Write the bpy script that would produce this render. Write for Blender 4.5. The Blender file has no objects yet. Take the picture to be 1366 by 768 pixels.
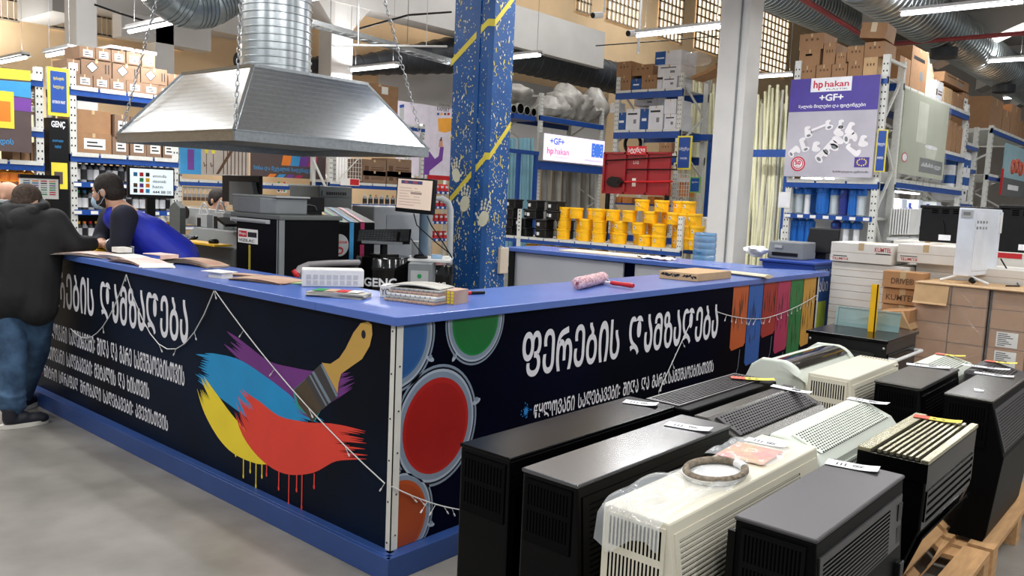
import bpy, bmesh, math, random
from mathutils import Vector, Matrix
random.seed(7)
S = bpy.context.scene
COL = S.collection
R = math.radians
# ------------------------------------------------------------------ camera
CX, CY, CZ, YAW, PITCH, ROLL, FPX = -2.11707, -2.40668, 1.53267, 0.71130, -0.10944, 0.04337, 1110.42651
def _axes():
    f = Vector((math.cos(PITCH)*math.cos(YAW), math.cos(PITCH)*math.sin(YAW), math.sin(PITCH)))
    r = Vector((math.sin(YAW), -math.cos(YAW), 0)); u = r.cross(f)
    c, s = math.cos(ROLL), math.sin(ROLL)
    return c*r + s*u, -s*r + c*u, f
AR, AU, AF = _axes()
cam_d = bpy.data.cameras.new('camera'); cam = bpy.data.objects.new('camera', cam_d); COL.objects.link(cam)
cam_d.sensor_width = 36; cam_d.lens = FPX/1366*36; cam_d.clip_end = 200
m4 = Matrix((AR, AU, -AF)).transposed().to_4x4(); m4.translation = (CX, CY, CZ); cam.matrix_world = m4
S.camera = cam
def at(px, py, **k):
    """the point of a plane X=, Y= or Z= that the photograph shows at a pixel: used to survey positions"""
    d = AR*((px-683)/FPX) - AU*((py-384)/FPX) + AF
    (a, v), = k.items()
    if a == 'd': t = v
    else:
        i = 'XYZ'.index(a); t = (v - (CX, CY, CZ)[i])/d[i]
    return Vector((CX, CY, CZ)) + d*t
# ------------------------------------------------------------------ light and exposure
S.view_settings.view_transform = 'Standard'; S.view_settings.look = 'None'
S.view_settings.gamma = 1; S.view_settings.use_curve_mapping = False
S.view_settings.exposure = -0.1
W = bpy.data.worlds.new('world'); S.world = W; W.use_nodes = True
W.node_tree.nodes['Background'].inputs[0].default_value = (0.90, 0.95, 1.0, 1)
W.node_tree.nodes['Background'].inputs[1].default_value = 0.42
def area(name, loc, sx, sy, power, color=(1, 1, 1), rot=(0, 0, 0)):
    l = bpy.data.lights.new(name, 'AREA'); l.shape = 'RECTANGLE'; l.size = sx; l.size_y = sy
    l.energy = power; l.color = color
    o = bpy.data.objects.new(name, l); COL.objects.link(o); o.location = loc; o.rotation_euler = rot
    return o
# ------------------------------------------------------------------ helpers
def lin(c):
    return tuple((x/12.92 if x <= .04045 else ((x+.055)/1.055)**2.4) for x in (v/255 for v in c))
MATS = {}
def mat(name, rgb, rough=.5, metal=0., noise=None, bump=None, emit=None, alpha=None, trans=None, coat=0, spec=None, rgb2=None, wave=None):
    if name in MATS: return MATS[name]
    m = bpy.data.materials.new(name); m.use_nodes = True; MATS[name] = m
    nt = m.node_tree; b = nt.nodes['Principled BSDF']; L = nt.links.new
    c = lin(rgb)+(1,)
    b.inputs['Base Color'].default_value = c; b.inputs['Roughness'].default_value = rough
    b.inputs['Metallic'].default_value = metal; b.inputs['Coat Weight'].default_value = coat
    if spec is not None: b.inputs['Specular IOR Level'].default_value = spec
    if emit: b.inputs['Emission Color'].default_value = lin(emit[0])+(1,); b.inputs['Emission Strength'].default_value = emit[1]
    if alpha is not None: b.inputs['Alpha'].default_value = alpha
    if trans: b.inputs['Transmission Weight'].default_value = trans
    n = noise or (6, .06)
    if not emit:
        tc = nt.nodes.new('ShaderNodeTexCoord'); nz = nt.nodes.new('ShaderNodeTexNoise'); nz.inputs['Scale'].default_value = n[0]
        nz.inputs['Detail'].default_value = 4
        if wave:
            mp = nt.nodes.new('ShaderNodeMapping'); mp.inputs['Scale'].default_value = wave
            L(tc.outputs['Object'], mp.inputs[0]); L(mp.outputs[0], nz.inputs[0])
        else: L(tc.outputs['Object'], nz.inputs[0])
        mx = nt.nodes.new('ShaderNodeMix'); mx.data_type = 'RGBA'
        a = tuple(x*(1-n[1]) for x in c[:3])+(1,); d = lin(rgb2)+(1,) if rgb2 else tuple(min(1, x*(1+n[1])) for x in c[:3])+(1,)
        mr = nt.nodes.new('ShaderNodeMapRange'); mr.inputs[1].default_value = .35; mr.inputs[2].default_value = .65
        L(nz.outputs[0], mr.inputs[0]); L(mr.outputs[0], mx.inputs[0]); mx.inputs[6].default_value = a; mx.inputs[7].default_value = d
        L(mx.outputs[2], b.inputs['Base Color'])
        if bump:
            bp = nt.nodes.new('ShaderNodeBump'); bp.inputs['Strength'].default_value = bump; bp.inputs['Distance'].default_value = .01
            L(nz.outputs[0], bp.inputs['Height']); L(bp.outputs[0], b.inputs['Normal'])
    return m
def V(*a): return Vector(a)
_TX = {}
def text_geo(s, bold=.012):
    k = (s, bold)
    if k not in _TX:
        c = bpy.data.curves.new('t', 'FONT'); c.body = s; c.resolution_u = 3; c.offset = bold; c.align_x = 'LEFT'
        o = bpy.data.objects.new('t', c); me = bpy.data.meshes.new_from_object(o)
        vs = [(v.co.x, v.co.y) for v in me.vertices]; fs = [tuple(p.vertices) for p in me.polygons]
        bpy.data.objects.remove(o); bpy.data.curves.remove(c); bpy.data.meshes.remove(me)
        _TX[k] = (vs, fs)
    return _TX[k]
class MB:
    def __init__(s, loc=(0, 0, 0)): s.v = []; s.f = []; s.m = []; s.o = Vector(loc)
    def add(s, vs, fs, m=0):
        n = len(s.v); s.v += [Vector(v) for v in vs]
        for f in fs: s.f.append(tuple(i+n for i in f)); s.m.append(m)
        return s
    def box(s, a, b, m=0):
        (x0, y0, z0), (x1, y1, z1) = a, b
        x0, x1 = min(x0, x1), max(x0, x1); y0, y1 = min(y0, y1), max(y0, y1); z0, z1 = min(z0, z1), max(z0, z1)
        return s.add([(x0,y0,z0),(x1,y0,z0),(x1,y1,z0),(x0,y1,z0),(x0,y0,z1),(x1,y0,z1),(x1,y1,z1),(x0,y1,z1)],
                     [(0,3,2,1),(4,5,6,7),(0,1,5,4),(1,2,6,5),(2,3,7,6),(3,0,4,7)], m)
    def obox(s, c, ax, h, m=0):
        """box at centre c, axes ax (3 vectors), half sizes h"""
        c = Vector(c); A = [Vector(a).normalized()*q for a, q in zip(ax, h)]
        P = [c + A[0]*i + A[1]*j + A[2]*k for k in (-1, 1) for i, j in ((-1,-1),(1,-1),(1,1),(-1,1))]
        return s.add(P, [(0,3,2,1),(4,5,6,7),(0,1,5,4),(1,2,6,5),(2,3,7,6),(3,0,4,7)], m)
    def bar(s, p, q, w, t=None, m=0, up=(0, 0, 1)):
        p = Vector(p); q = Vector(q); d = q-p; u = Vector(up)
        if abs(d.normalized().dot(u)) > .95: u = Vector((1, 0, 0))
        a = d.cross(u).normalized(); b = a.cross(d).normalized()
        return s.obox((p+q)/2, (d, a, b), (d.length/2, w/2, (t or w)/2), m)
    def poly(s, pts, m=0): return s.add(pts, [tuple(range(len(pts)))], m)
    def prism(s, pts, e, m=0):
        n = len(pts); e = Vector(e); P = [Vector(p) for p in pts]
        nr = Vector((0, 0, 0))
        for i in range(n): nr += P[i].cross(P[(i+1) % n])
        if nr.dot(e) > 0: P = P[::-1]
        return s.add(P+[p+e for p in P], [tuple(range(n)), tuple(range(2*n-1, n-1, -1))] + [(i, i+n, (i+1) % n+n, (i+1) % n) for i in range(n)], m)
    def tube(s, pts, r, seg=8, m=0, closed=False, cap=True):
        P = [Vector(p) for p in pts]; n = len(P); rs = r if isinstance(r, (list, tuple)) else [r]*n
        ref = None; rings = []; base = len(s.v)
        for i in range(n):
            if closed: d = P[(i+1) % n]-P[i-1]
            else: d = P[min(i+1, n-1)]-P[max(i-1, 0)]
            d.normalize()
            if ref is None:
                ref = Vector((0, 0, 1)) if abs(d.z) < .9 else Vector((1, 0, 0))
            a = (ref - d*ref.dot(d)).normalized(); b = d.cross(a); ref = a
            s.v += [P[i] + (a*math.cos(2*math.pi*k/seg) + b*math.sin(2*math.pi*k/seg))*rs[i] for k in range(seg)]
        for i in range(n if closed else n-1):
            j = (i+1) % n
            for k in range(seg):
                l = (k+1) % seg
                s.f.append((base+i*seg+k, base+i*seg+l, base+j*seg+l, base+j*seg+k)); s.m.append(m)
        if cap and not closed:
            s.f.append(tuple(base+k for k in range(seg-1, -1, -1))); s.m.append(m)
            s.f.append(tuple(base+(n-1)*seg+k for k in range(seg))); s.m.append(m)
        return s
    def cyl(s, p, q, r, r2=None, seg=20, m=0): return s.tube([p, q], [r, r if r2 is None else r2], seg, m)
    def lathe(s, prof, c, seg=24, m=0, axis=(0, 0, 1), ms=None):
        ax = Vector(axis).normalized(); a = ax.orthogonal().normalized(); b = ax.cross(a); c = Vector(c); base = len(s.v)
        for r, z in prof:
            s.v += [c + ax*z + (a*math.cos(2*math.pi*k/seg)+b*math.sin(2*math.pi*k/seg))*r for k in range(seg)]
        for i in range(len(prof)-1):
            for k in range(seg):
                l = (k+1) % seg
                s.f.append((base+i*seg+k, base+i*seg+l, base+(i+1)*seg+l, base+(i+1)*seg+k)); s.m.append(ms[i] if ms else m)
        s.f.append(tuple(base+k for k in range(seg-1, -1, -1))); s.m.append(ms[0] if ms else m)
        s.f.append(tuple(base+(len(prof)-1)*seg+k for k in range(seg))); s.m.append(ms[-1] if ms else m)
        return s
    def text(s, t, O, U, Vv, w, h, m=0, bold=.012, stretch=True):
        """lettering fitted into the box O, U*w, V*h (flat, on the surface)"""
        vs, fs = text_geo(t, bold)
        if not vs: return s
        x0 = min(v[0] for v in vs); x1 = max(v[0] for v in vs); y0 = min(v[1] for v in vs); y1 = max(v[1] for v in vs)
        sx = w/(x1-x0); sy = h/(y1-y0)
        if not stretch: sx = sy = min(sx, sy)
        O = Vector(O); U = Vector(U).normalized(); Vv = Vector(Vv).normalized()
        return s.add([O + U*((x-x0)*sx) + Vv*((y-y0)*sy) for x, y in vs], fs, m)
    def caps(s, t, O, U, Vv, w, h, m=0, bold=.02):
        """display lettering: every letter drawn to the full height of the line"""
        L_ = []; x = 0
        for ch in t:
            if ch == ' ': x += .42; continue
            vs, fs = text_geo(ch, bold); x0 = min(v[0] for v in vs); x1 = max(v[0] for v in vs); y0 = min(v[1] for v in vs); y1 = max(v[1] for v in vs)
            if ch == ':': y0 -= .15; y1 += .15
            L_.append([(v[0]-x0+x, (v[1]-y0)/(y1-y0)) for v in vs]); L_[-1] = (L_[-1], fs); x += x1-x0+.085
        x -= .085; O = Vector(O); U = Vector(U).normalized(); Vv = Vector(Vv).normalized()
        for vs, fs in L_: s.add([O + U*(a/x*w) + Vv*(b*h) for a, b in vs], fs, m)
        return s
    def grille(s, O, U, Vv, N, w, h, rows, m=0, md=1, depth=.008):
        """sheet w x h at O with real recessed holes. rows: list of (v0, v1, [(u0,u1),...]); N points outward"""
        O = Vector(O); U = Vector(U).normalized(); Vv = Vector(Vv).normalized(); N = Vector(N).normalized()
        P = lambda u, v, d=0: O + U*u + Vv*v - N*d
        flip = U.cross(Vv).dot(N) < 0
        def q(a, b, c, d, mm):
            s.add([a, b, c, d], [(3, 2, 1, 0) if flip else (0, 1, 2, 3)], mm)
        def rect(u0, v0, u1, v1, mm=m, d=0):
            if u1-u0 > 1e-6 and v1-v0 > 1e-6: q(P(u0,v0,d), P(u1,v0,d), P(u1,v1,d), P(u0,v1,d), mm)
        v = 0
        for v0, v1, hs in rows:
            rect(0, v, w, v0); u = 0
            for u0, u1 in hs:
                rect(u, v0, u0, v1); rect(u0, v0, u1, v1, md, depth)
                q(P(u0,v0,depth), P(u1,v0,depth), P(u1,v0), P(u0,v0), md); q(P(u0,v1), P(u1,v1), P(u1,v1,depth), P(u0,v1,depth), md)
                q(P(u0,v0), P(u0,v1), P(u0,v1,depth), P(u0,v0,depth), md); q(P(u1,v0,depth), P(u1,v1,depth), P(u1,v1), P(u1,v0), md)
                u = u1
            rect(u, v0, w, v1); v = v1
        rect(0, v, w, h)
        return s
    def build(s, name, mats, parent=None, world=False, smooth=None, bevel=None, label=None, seg=2, mods=None):
        me = bpy.data.meshes.new(name)
        off = parent_loc(parent) if (world and parent) else Vector((0, 0, 0))
        if world and not parent: off = s.o
        me.from_pydata([tuple(v-off) for v in s.v], [], s.f)
        mats = mats if isinstance(mats, (list, tuple)) else [mats]
        for m in mats: me.materials.append(m if not isinstance(m, str) else MATS[m])
        if any(s.m): me.polygons.foreach_set('material_index', s.m)
        if smooth: me.polygons.foreach_set('use_smooth', [True]*len(s.f)); me.set_sharp_from_angle(angle=R(smooth))
        me.update()
        o = bpy.data.objects.new(name, me); COL.objects.link(o)
        if world and not parent: o.location = s.o
        if parent: o.parent = parent
        if bevel:
            b = o.modifiers.new('bevel', 'BEVEL'); b.width = bevel; b.segments = seg; b.limit_method = 'ANGLE'; b.angle_limit = R(40)
            b.harden_normals = False
        if label: o['label'] = label
        return o
def parent_loc(p):
    v = Vector((0, 0, 0))
    while p: v += p.location; p = p.parent
    return v
def thing(name, label, cat, loc=(0, 0, 0), rz=0, group=None):
    o = bpy.data.objects.new(name, None); COL.objects.link(o); o.location = loc; o.rotation_euler = (0, 0, rz)
    o.empty_display_size = .1
    return tag(o, label, cat, group)
def tag(o, label, cat, group=None, kind=None):
    o['label'] = label; o['category'] = cat
    if group: o['group'] = group
    if kind: o['kind'] = kind
    return o
def struct(o): o['kind'] = 'structure'; return o
def dup(root, loc=None, rz=None, label=None, group=None):
    r = root.copy(); COL.objects.link(r)
    if loc is not None: r.location = loc
    if rz is not None: r.rotation_euler = (0, 0, rz)
    if label: r['label'] = label
    if group: r['group'] = group
    for ch in list(root.children):
        c = ch.copy(); COL.objects.link(c); c.parent = r
        for g in list(ch.children):
            d = g.copy(); COL.objects.link(d); d.parent = c
    return r
ORD = ['first', 'second', 'third', 'fourth', 'fifth', 'sixth', 'seventh', 'eighth', 'ninth', 'tenth', 'eleventh', 'twelfth', 'thirteenth', 'fourteenth', 'fifteenth', 'sixteenth', 'seventeenth', 'eighteenth', 'nineteenth', 'twentieth', 'twenty first', 'twenty second', 'twenty third', 'twenty fourth', 'twenty fifth', 'twenty sixth', 'twenty seventh', 'twenty eighth']
# materials used in many places
mat('white_paint', (226, 226, 224), .45); mat('rack_white', (214, 214, 208), .45, noise=(30, .06)); mat('rack_blue', (16, 70, 150), .4, noise=(20, .1))
mat('dark_hole', (9, 9, 10), .9, spec=.05); mat('black_plastic', (11, 11, 13), .4, spec=.35); mat('black_metal', (9, 9, 11), .34, noise=(30, .15), spec=.35)
mat('cardboard', (178, 138, 98), .85, noise=(14, .07)); mat('cardboard_dark', (150, 112, 78), .85, noise=(14, .08)); mat('cardboard_pale', (200, 165, 122), .85, noise=(14, .06))
mat('tape', (196, 170, 130), .3); mat('paper', (236, 234, 228), .7); mat('ink', (24, 24, 26), .6); mat('steel', (170, 172, 174), .35, .9)
mat('galv', (184, 188, 190), .25, .95, noise=(45, .08), bump=.02)
mat('blue_laminate', (84, 114, 190), .24, noise=(3, .05)); mat('blue_edge', (44, 74, 134), .4)
mat('grey_plastic', (120, 124, 126), .5); mat('light_grey', (178, 180, 180), .5); mat('red', (196, 28, 36), .45); mat('yellow', (246, 190, 20), .4)
mat('white_text', (235, 235, 238), .5); mat('shrink_film', (235, 238, 240), .12, alpha=.16)
# ------------------------------------------------------------------ the hall
mat('concrete', (128, 124, 117), .34, noise=(2.6, .09), rgb2=(148, 144, 137)); mat('wall_warm_light', (244, 212, 168), .85, noise=(.8, .08)); mat('wall_white', (224, 222, 220), .8, noise=(1, .04))  # back wall: cream paint with the warm light put into its colour
mat('ceiling_grey', (166, 163, 158), .85, noise=(.7, .06)); mat('column_white', (222, 220, 216), .5, noise=(2, .05)); mat('beam_grey', (205, 202, 198), .8, noise=(1, .06))
mat('window_glow', (255, 246, 225), emit=((255, 240, 215), 1.6)); mat('window_bar', (190, 172, 148), .7)
mat('tube_glow', (255, 255, 255), emit=((250, 252, 255), 9)); mat('lamp_body', (215, 215, 215), .4)
mat('duct_black', (52, 56, 62), .5, noise=(5, .12)); mat('duct_spiral', (150, 158, 160), .35, .8, noise=(9, .1)); mat('red_pipe', (150, 60, 62), .5)
def slab(name, a, b, m): return struct(MB().box(a, b).build(name, m))
slab('floor', (-9, -12, -.2), (40, 12, 0), 'concrete')
# floor scuffs are in the concrete: a few lighter, worn patches
slab('wall_back', (-9, 11, 0), (40, 11.3, 9.6), 'wall_warm_light')
slab('wall_right', (40, -12, 0), (40.3, 11.3, 9.6), 'wall_white')
slab('ceiling', (6, -12, 5.0), (40, 2.0, 5.2), 'ceiling_grey')
slab('ceiling', (-9, -12, 9.6), (40, 11.3, 9.8), 'ceiling_grey')
slab('trim_1', (9.0, 10.93, 2.6), (17, 10.995, 4.3), 'wall_white')
# longitudinal beams on the column rows, with haunches
def beam(x0, x1, y, z0, z1, w, name='trim_2', m='beam_grey'): slab(name, (x0, y-w/2, z0), (x1, y+w/2, z1), m)
beam(-9, 40, 2.35, 5.0, 5.7, .5)
beam(3.0, 15, 9.95, 4.74, 5.6, .5, 'trim_3'); beam(-9, 6.2, 10.72, 4.0, 4.8, .5, 'trim_4')
slab('trim_5', (2.2, 9.2, 3.62), (2.62, 10.4, 3.95), 'ceiling_grey')
def haunch(x, y, z, w, h, name):
    mb = MB()
    for s in (-1, 1): mb.prism([(x+s*.18, y-w/2, z), (x+s*.18, y-w/2, z-h), (x+s*(.18+h*.9), y-w/2, z)], (0, w, 0))
    struct(mb.build(name, 'beam_grey'))
a22 = (at(442, 60, Y=9.75).x+at(477, 60, Y=9.75).x-.1)/2
haunch(a22, 9.95, 4.75, .44, .45, 'trim_6')
for i, x in enumerate((10.5, 14, 17.5, 21, 25, 30)):     # cross beams of the aisle with sloped haunches
    mb = MB(); mb.prism([(x, 2.0, 5.0), (x, 2.0, 4.15), (x, .6, 4.75), (x, -3, 4.75), (x, -3, 5.0)], (.55, 0, 0))
    struct(mb.build('trim_%d' % (7+i), 'ceiling_grey'))
def square_column(x0, y0, x1, y1, h, name='trim_20'):
    c = MB().box((x0, y0, 0), (x1, y1, h)).build(name, 'column_white', bevel=.012); return struct(c)
wc = at(995, 100, Y=2.15); WX = wc.x; wy1 = at(956, 100, X=WX).y; wx1 = at(1013, 100, Y=2.15).x
square_column(WX, 2.15, wx1, wy1, 5.0, 'trim_20')
struct(MB().tube([(WX-.012, wy1-.28, 0.2), (WX-.012, wy1-.28, 4.9)], .011, 6).build('trim_21', 'grey_plastic'))
a = at(442, 60, Y=9.75); square_column(a.x, 9.75, at(477, 60, Y=9.75).x-.1, 10.12, 4.75, 'trim_22')
a = at(118, 50, Y=8.25); square_column(at(86, 50, Y=8.6).x, 8.25, at(130, 50, Y=8.25).x, 8.6, 9.0, 'trim_23')
a = at(203, 80, Y=10.2); square_column(a.x, 10.1, a.x+.3, 10.4, 3.95, 'trim_24')
slab('trim_26', (a.x-.5, 10.1, 3.6), (a.x+.9, 10.4, 3.95), 'beam_grey')
# windows: small strip under the beam on the left, tall glass-brick panels on the right
def window(n, x0, x1, z0, z1, nx, nz):
    y = 10.99; mb = MB().box((x0, y-.02, z0), (x1, y+.005, z1))
    w = struct(mb.build('window_%d' % n, 'window_glow'))
    f = MB(); t = .032 if x0 > 12 else .03
    for i in range(nx+1): xx = x0+(x1-x0)*i/nx; f.box((xx-t, y-.06, z0), (xx+t, y-.015, z1))
    for k in range(nz+1): zz = z0+(z1-z0)*k/nz; f.box((x0-t, y-.06, zz-t*.7), (x1+t, y-.015, zz+t*.7))
    f.build('window_bars', 'window_bar', w)
n = 1
for xa, xb, yb, yt in ((-4, 21, 24, 8), (66, 85, 35, 27), (130, 150, 48, 34), (222, 240, 65, 54)):
    p = at(xa, yb, Y=11); q = at(xb, yb, Y=11); window(n, p.x, q.x, 3.70, 3.98, 3, 1); n += 1
for xa, xb, zb, nx, nz in ((808, 851, 6.38, 8, 12), (878, 909, 6.38, 6, 12), (928, 960, 6.4, 6, 12), (1008, 1052, 6.4, 9, 12), (768, 785, 6.35, 4, 12)):
    p = at(xa, 20, Y=11); q = at(xb, 20, Y=11); window(n, p.x, q.x, zb, 9.4, nx, nz); n += 1
# lamps of the hall: pendant fluorescent battens
LN = 0
def batten(x, y, z, L, label, light=True, power=60):
    global LN
    t = thing('batten_lamp', label, 'lamp', (x, y, z), 0, 'fluorescent batten lamps of the hall')
    MB().box((-.045, -L/2, .03), (.045, L/2, .075)).prism([(-.09, -L/2, .03), (.09, -L/2, .03), (.045, -L/2, .045), (-.045, -L/2, .045)], (0, L, 0)).build('lamp_housing', 'lamp_body', t)
    MB().tube([(0, -L/2+.01, .008), (0, L/2-.01, .008)], .022, 10).build('lamp_tube', 'tube_glow', t)
    wl = (4.99 if (y < 2 and x > 6) else 4.98 if abs(y-2.35) < .3 else 9.59)-z
    for q in (-.4, .4): MB().tube([(0, L*q, .07), (0, L*q, wl)], .003, 5).build('suspension_wire', 'steel', t)
    if light:
        o = area('lamp_light', (0, 0, -.04), .12, L, power); o.parent = t; o = area('lamp_light', (0, 0, .11), .12, L, power*.45, rot=(math.pi, 0, 0)); o.parent = t
def mid(p, q, z): a = at(*p, Z=z); b = at(*q, Z=z); return ((a.x+b.x)/2, (a.y+b.y)/2, z, (a-b).length)
for p, q, z, lab, lt in (((182, 45), (240, 25), 3.15, 'lit fluorescent batten hanging above the metal hood left of its duct', 1),
        ((-6, 88), (26, 76), 3.0, 'lit fluorescent batten at the far left edge over the paint shelves', 1),
        ((476, 96), (523, 87), 3.6, 'lit fluorescent batten below the black duct beside the rear white column', 1),
        ((858, 51), (960, 33), 3.7, 'long lit fluorescent batten running behind the white column below glass windows', 1),
        ((1198, 16), (1366, 8), 4.0, 'longest lit fluorescent batten at the top right corner', 1),
        ((1294, 85), (1368, 79), 4.2, 'lit fluorescent batten at the right edge below the longest one', 1),
        ((684, 79), (710, 74), 3.6, 'lit fluorescent batten emerging from behind the blue splattered column', 0),
        ((1010, 104), (1056, 100), 4.1, 'lit fluorescent batten just right of the white column above leaning pipes', 1),
        ((1350, 131), (1372, 130), 4.3, 'farthest small lit batten at the right edge of the hall', 0),
        ((72, 74), (86, 70), 2.9, 'small lit batten left of the near rear column', 0),
        ((404, 4), (432, -6), 3.3, 'lit batten cut by the top edge right of the round duct', 0)):
    x, y, z, L = mid(p, q, z); batten(x, y, z, max(L, .7), lab, lt)
for x, y in ((-2.6, -3.6), (-2.6, -.6), (-2.6, 2.6), (.6, -3.4), (.6, .0), (3.6, -3.4), (3.6, 1.9), (5.4, .6), (-.2, 6.3), (-.9, 4.6), (10, -5.5), (14, -2.6), (9.5, -3), (6.6, -3), (1.2, 5.4), (4.4, 5.6)):  # out of view; some near the hood are added for its highlights
    batten(x, y, 3.9, 1.5, 'lit fluorescent batten out of view over the sales floor')
for x, y in ((10.5, 5.5), (13.5, 7.0), (17.5, 8.4), (10.5, 8.5)): batten(x, y, 7.9, 1.5, 'unseen fluorescent batten added high in the tall bay to brighten its wall', True, 95)  # unseen lamps added to brighten the upper wall
# ducts and pipes
def spiral(mb, pts, r, pitch=.11, m=0, seg=24, rib=.012):
    P = [Vector(p) for p in pts]; out = []; rs = []
    for a, b in zip(P[:-1], P[1:]):
        n = max(1, int((b-a).length/pitch))
        for k in range(n):
            for f, rr in ((0, 0), (.72, 0), (.8, 1), (.92, 1)): out.append(a+(b-a)*((k+f)/n)); rs.append(r+rib*rr)
    out.append(P[-1]); rs.append(r); mb.tube(out, rs, seg, m)
def ductify(pts, radii, name, label, m, pitch=.25, rib=.012, group=None):
    P = [Vector(p) for p in pts]; out = []; rs = []
    for i in range(len(P)-1):
        a, b = P[i], P[i+1]; n = max(1, int((b-a).length/pitch))
        for k in range(n):
            for f, g in ((0, 0), (.8, 0), (.85, 1), (.95, 1)):
                t = (k+f)/n; out.append(a+(b-a)*t); rs.append(radii[i]+(radii[i+1]-radii[i])*t+rib*g)
    out.append(P[-1]); rs.append(radii[-1]); c = P[0]
    mb = MB(c); mb.tube(out, rs, 24)
    return tag(mb.build(name, m, world=True, smooth=40), label, 'duct', group)
ductify([(5.4, 10.2, 3.55), (6.8, 10.3, 3.66), (8.0, 10.3, 3.85), (10.3, 10.3, 4.38), (12.4, 10.3, 4.73), (17.2, 10.3, 4.73)], [.13, .155, .18, .36, .39, .39], 'air_duct', 'long black insulated air duct along the back wall above the pipe racks', 'duct_black', .3, .014)
ductify([(8.3, 2.9, 4.62), (13.0, 2.9, 4.72)], [.33, .33], 'air_duct', 'galvanised spiral duct at top right of the white column', 'duct_spiral', .12, .012)
ductify([(8.6, 1.42, 4.45), (38, 1.42, 4.45)], [.36, .36], 'air_duct', 'long galvanised spiral duct receding under the aisle ceiling at top right', 'duct_spiral', .16, .014)
for i, x in enumerate((12.2, 16.6, 22)):
    tag(MB((x, 1.3, 4.1)).lathe([(.2, 0), (.2, -.14), (.17, -.15)], (x, 1.3, 4.1), 20).build('duct_spigot', 'duct_black', world=True), 'dark round outlet under the long spiral duct, %s from the near end' % ORD[i], 'duct outlet', 'outlets under the spiral duct')
tag(MB((6.5, 1.95, 4.07)).tube([(6.5, 1.95, 4.3), (8.2, 1.95, 4.12), (10.4, 1.95, 4.06)], .035, 8).build('sprinkler_pipe', 'red_pipe', world=True, smooth=40), 'red pipe slanting across the top right above the stacked cartons', 'pipe')
a = at(1172, 60, X=11.5); tag(MB((11.5, 0, a.z)).tube([(11.5, a.y, a.z), (11.5, -2.5, a.z)], .032, 8).bar((11.5, a.y-.1, a.z), (11.5, a.y-.1, 4.99), .01).bar((11.5, -.6, a.z), (11.5, -.6, 4.99), .01).build('sprinkler_pipe', 'red_pipe', world=True, smooth=40), 'straight red pipe crossing under the spiral duct at the right', 'pipe')
# cable tray, thin conduit and cables
p, q = at(408, 29, Y=6.6), at(606, 84, Y=6.6)
d = (q-p)/14; mb = MB(p)
for s in (-.09, .09): mb.bar(p+V(0, s, 0), q+V(0, s, 0), .015, .06)
for k in range(15): mb.bar(p+d*k+V(0, -.09, -.02), p+d*k+V(0, .09, -.02), .03, .01)
for k in (2, 9, 14): mb.bar(p+d*k, V((p+d*k).x, (p+d*k).y, 9.59), .008)
tag(mb.build('cable_tray', 'galv', world=True), 'galvanised cable tray slanting from the round duct to the blue column', 'cable tray')
p, q = at(444, 60, Y=6.2), at(596, 62, Y=6.2)
tag(MB(p).tube([p, q], .014, 6).bar(p.lerp(q, .2), V(p.lerp(q, .2).x, p.lerp(q, .2).y, 9.59), .006).bar(p.lerp(q, .8), V(p.lerp(q, .8).x, p.lerp(q, .8).y, 9.59), .006).build('conduit_rod', 'white_paint', world=True), 'thin white rod hanging below the cable tray', 'rod')
def wire(pts, r, label, name='overhead_cable', m='black_plastic', cat='cable'):
    P = [Vector(p) for p in pts]; return tag(MB(P[0]).tube(P, r, 6).build(name, m, world=True, smooth=60), label, cat)
wire([at(126, 6, Y=8.25), at(160, 18, Y=8.1), at(200, 30, Y=8.1), at(232, 33, Y=8.1)], .012, 'dark cable sagging between the near rear column and the flexible duct')
wire([at(480, 38, Y=7.9), at(545, 20, Y=7.9), at(602, 16, Y=7.9)], .016, 'dark pipe rising from the rear column towards the blue column')
wire([at(795, 61, Y=8), at(890, 54, Y=8), at(958, 48, Y=8)], .012, 'thin cable running under the glass windows to the white column')
# ---------------------------------------------------------- blue splattered column
mat('column_blue', (16, 80, 146), .5, noise=(5, .14)); mat('paint_yellow', (226, 206, 70), .55); mat('paint_cream', (226, 222, 196), .6); mat('switch_plate', (214, 198, 178), .5)
BX, BY = 2.85, 2.2
BY1 = at(601, 200, X=BX).y; BX1 = at(679.5, 200, Y=BY).x
# the column is chamfered between its two visible faces
bc = MB((BX, BY, 0)); CH = .03
bc.prism([(BX+CH, BY, 0), (BX1, BY, 0), (BX1, BY1, 0), (BX, BY1, 0), (BX, BY+CH, 0)], (0, 0, 5))
bcol = struct(bc.build('trim_30', 'column_blue', world=True))
rib = MB((BX, BY, 0)).box((BX-.008, BY+.12, 0), (BX, BY+.16, 4.9)).build('trim_31', 'column_blue', world=True); struct(rib)
# strip of yellow paint: two diagonals wrapping the corner
ys = MB()
def ribbon(mb, pts, w, off, m=0):
    for a, b in zip(pts[:-1], pts[1:]):
        a = Vector(a); b = Vector(b); mb.add([a+V(0, 0, -w)+off, b+V(0, 0, -w)+off, b+V(0, 0, w)+off, a+V(0, 0, w)+off], [(0, 1, 2, 3)], m)
E_ = .003
for (l, c, r) in (((602, 84), (651, 30), (686, -4)), ((600, 267), (649, 208), (681, 166))):
    L_ = at(*l, X=BX); Cc = at(*c, X=BX); Cr = at(*c, Y=BY); Rr = at(*r, Y=BY)
    ribbon(ys, [L_, Cc], .028, V(-E_, 0, 0)); ribbon(ys, [(BX+CH, BY, Cc.z), Rr], .028, V(0, -E_, 0))
    ys.add([(BX-E_, BY+CH, Cc.z-.028), (BX+CH, BY-E_, Cc.z-.028), (BX+CH, BY-E_, Cc.z+.028), (BX-E_, BY+CH, Cc.z+.028)], [(0, 1, 2, 3)])
    if Cc.y > BY+CH: ribbon(ys, [Cc, (BX, BY+CH, Cc.z)], .028, V(-E_, 0, 0))
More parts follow.
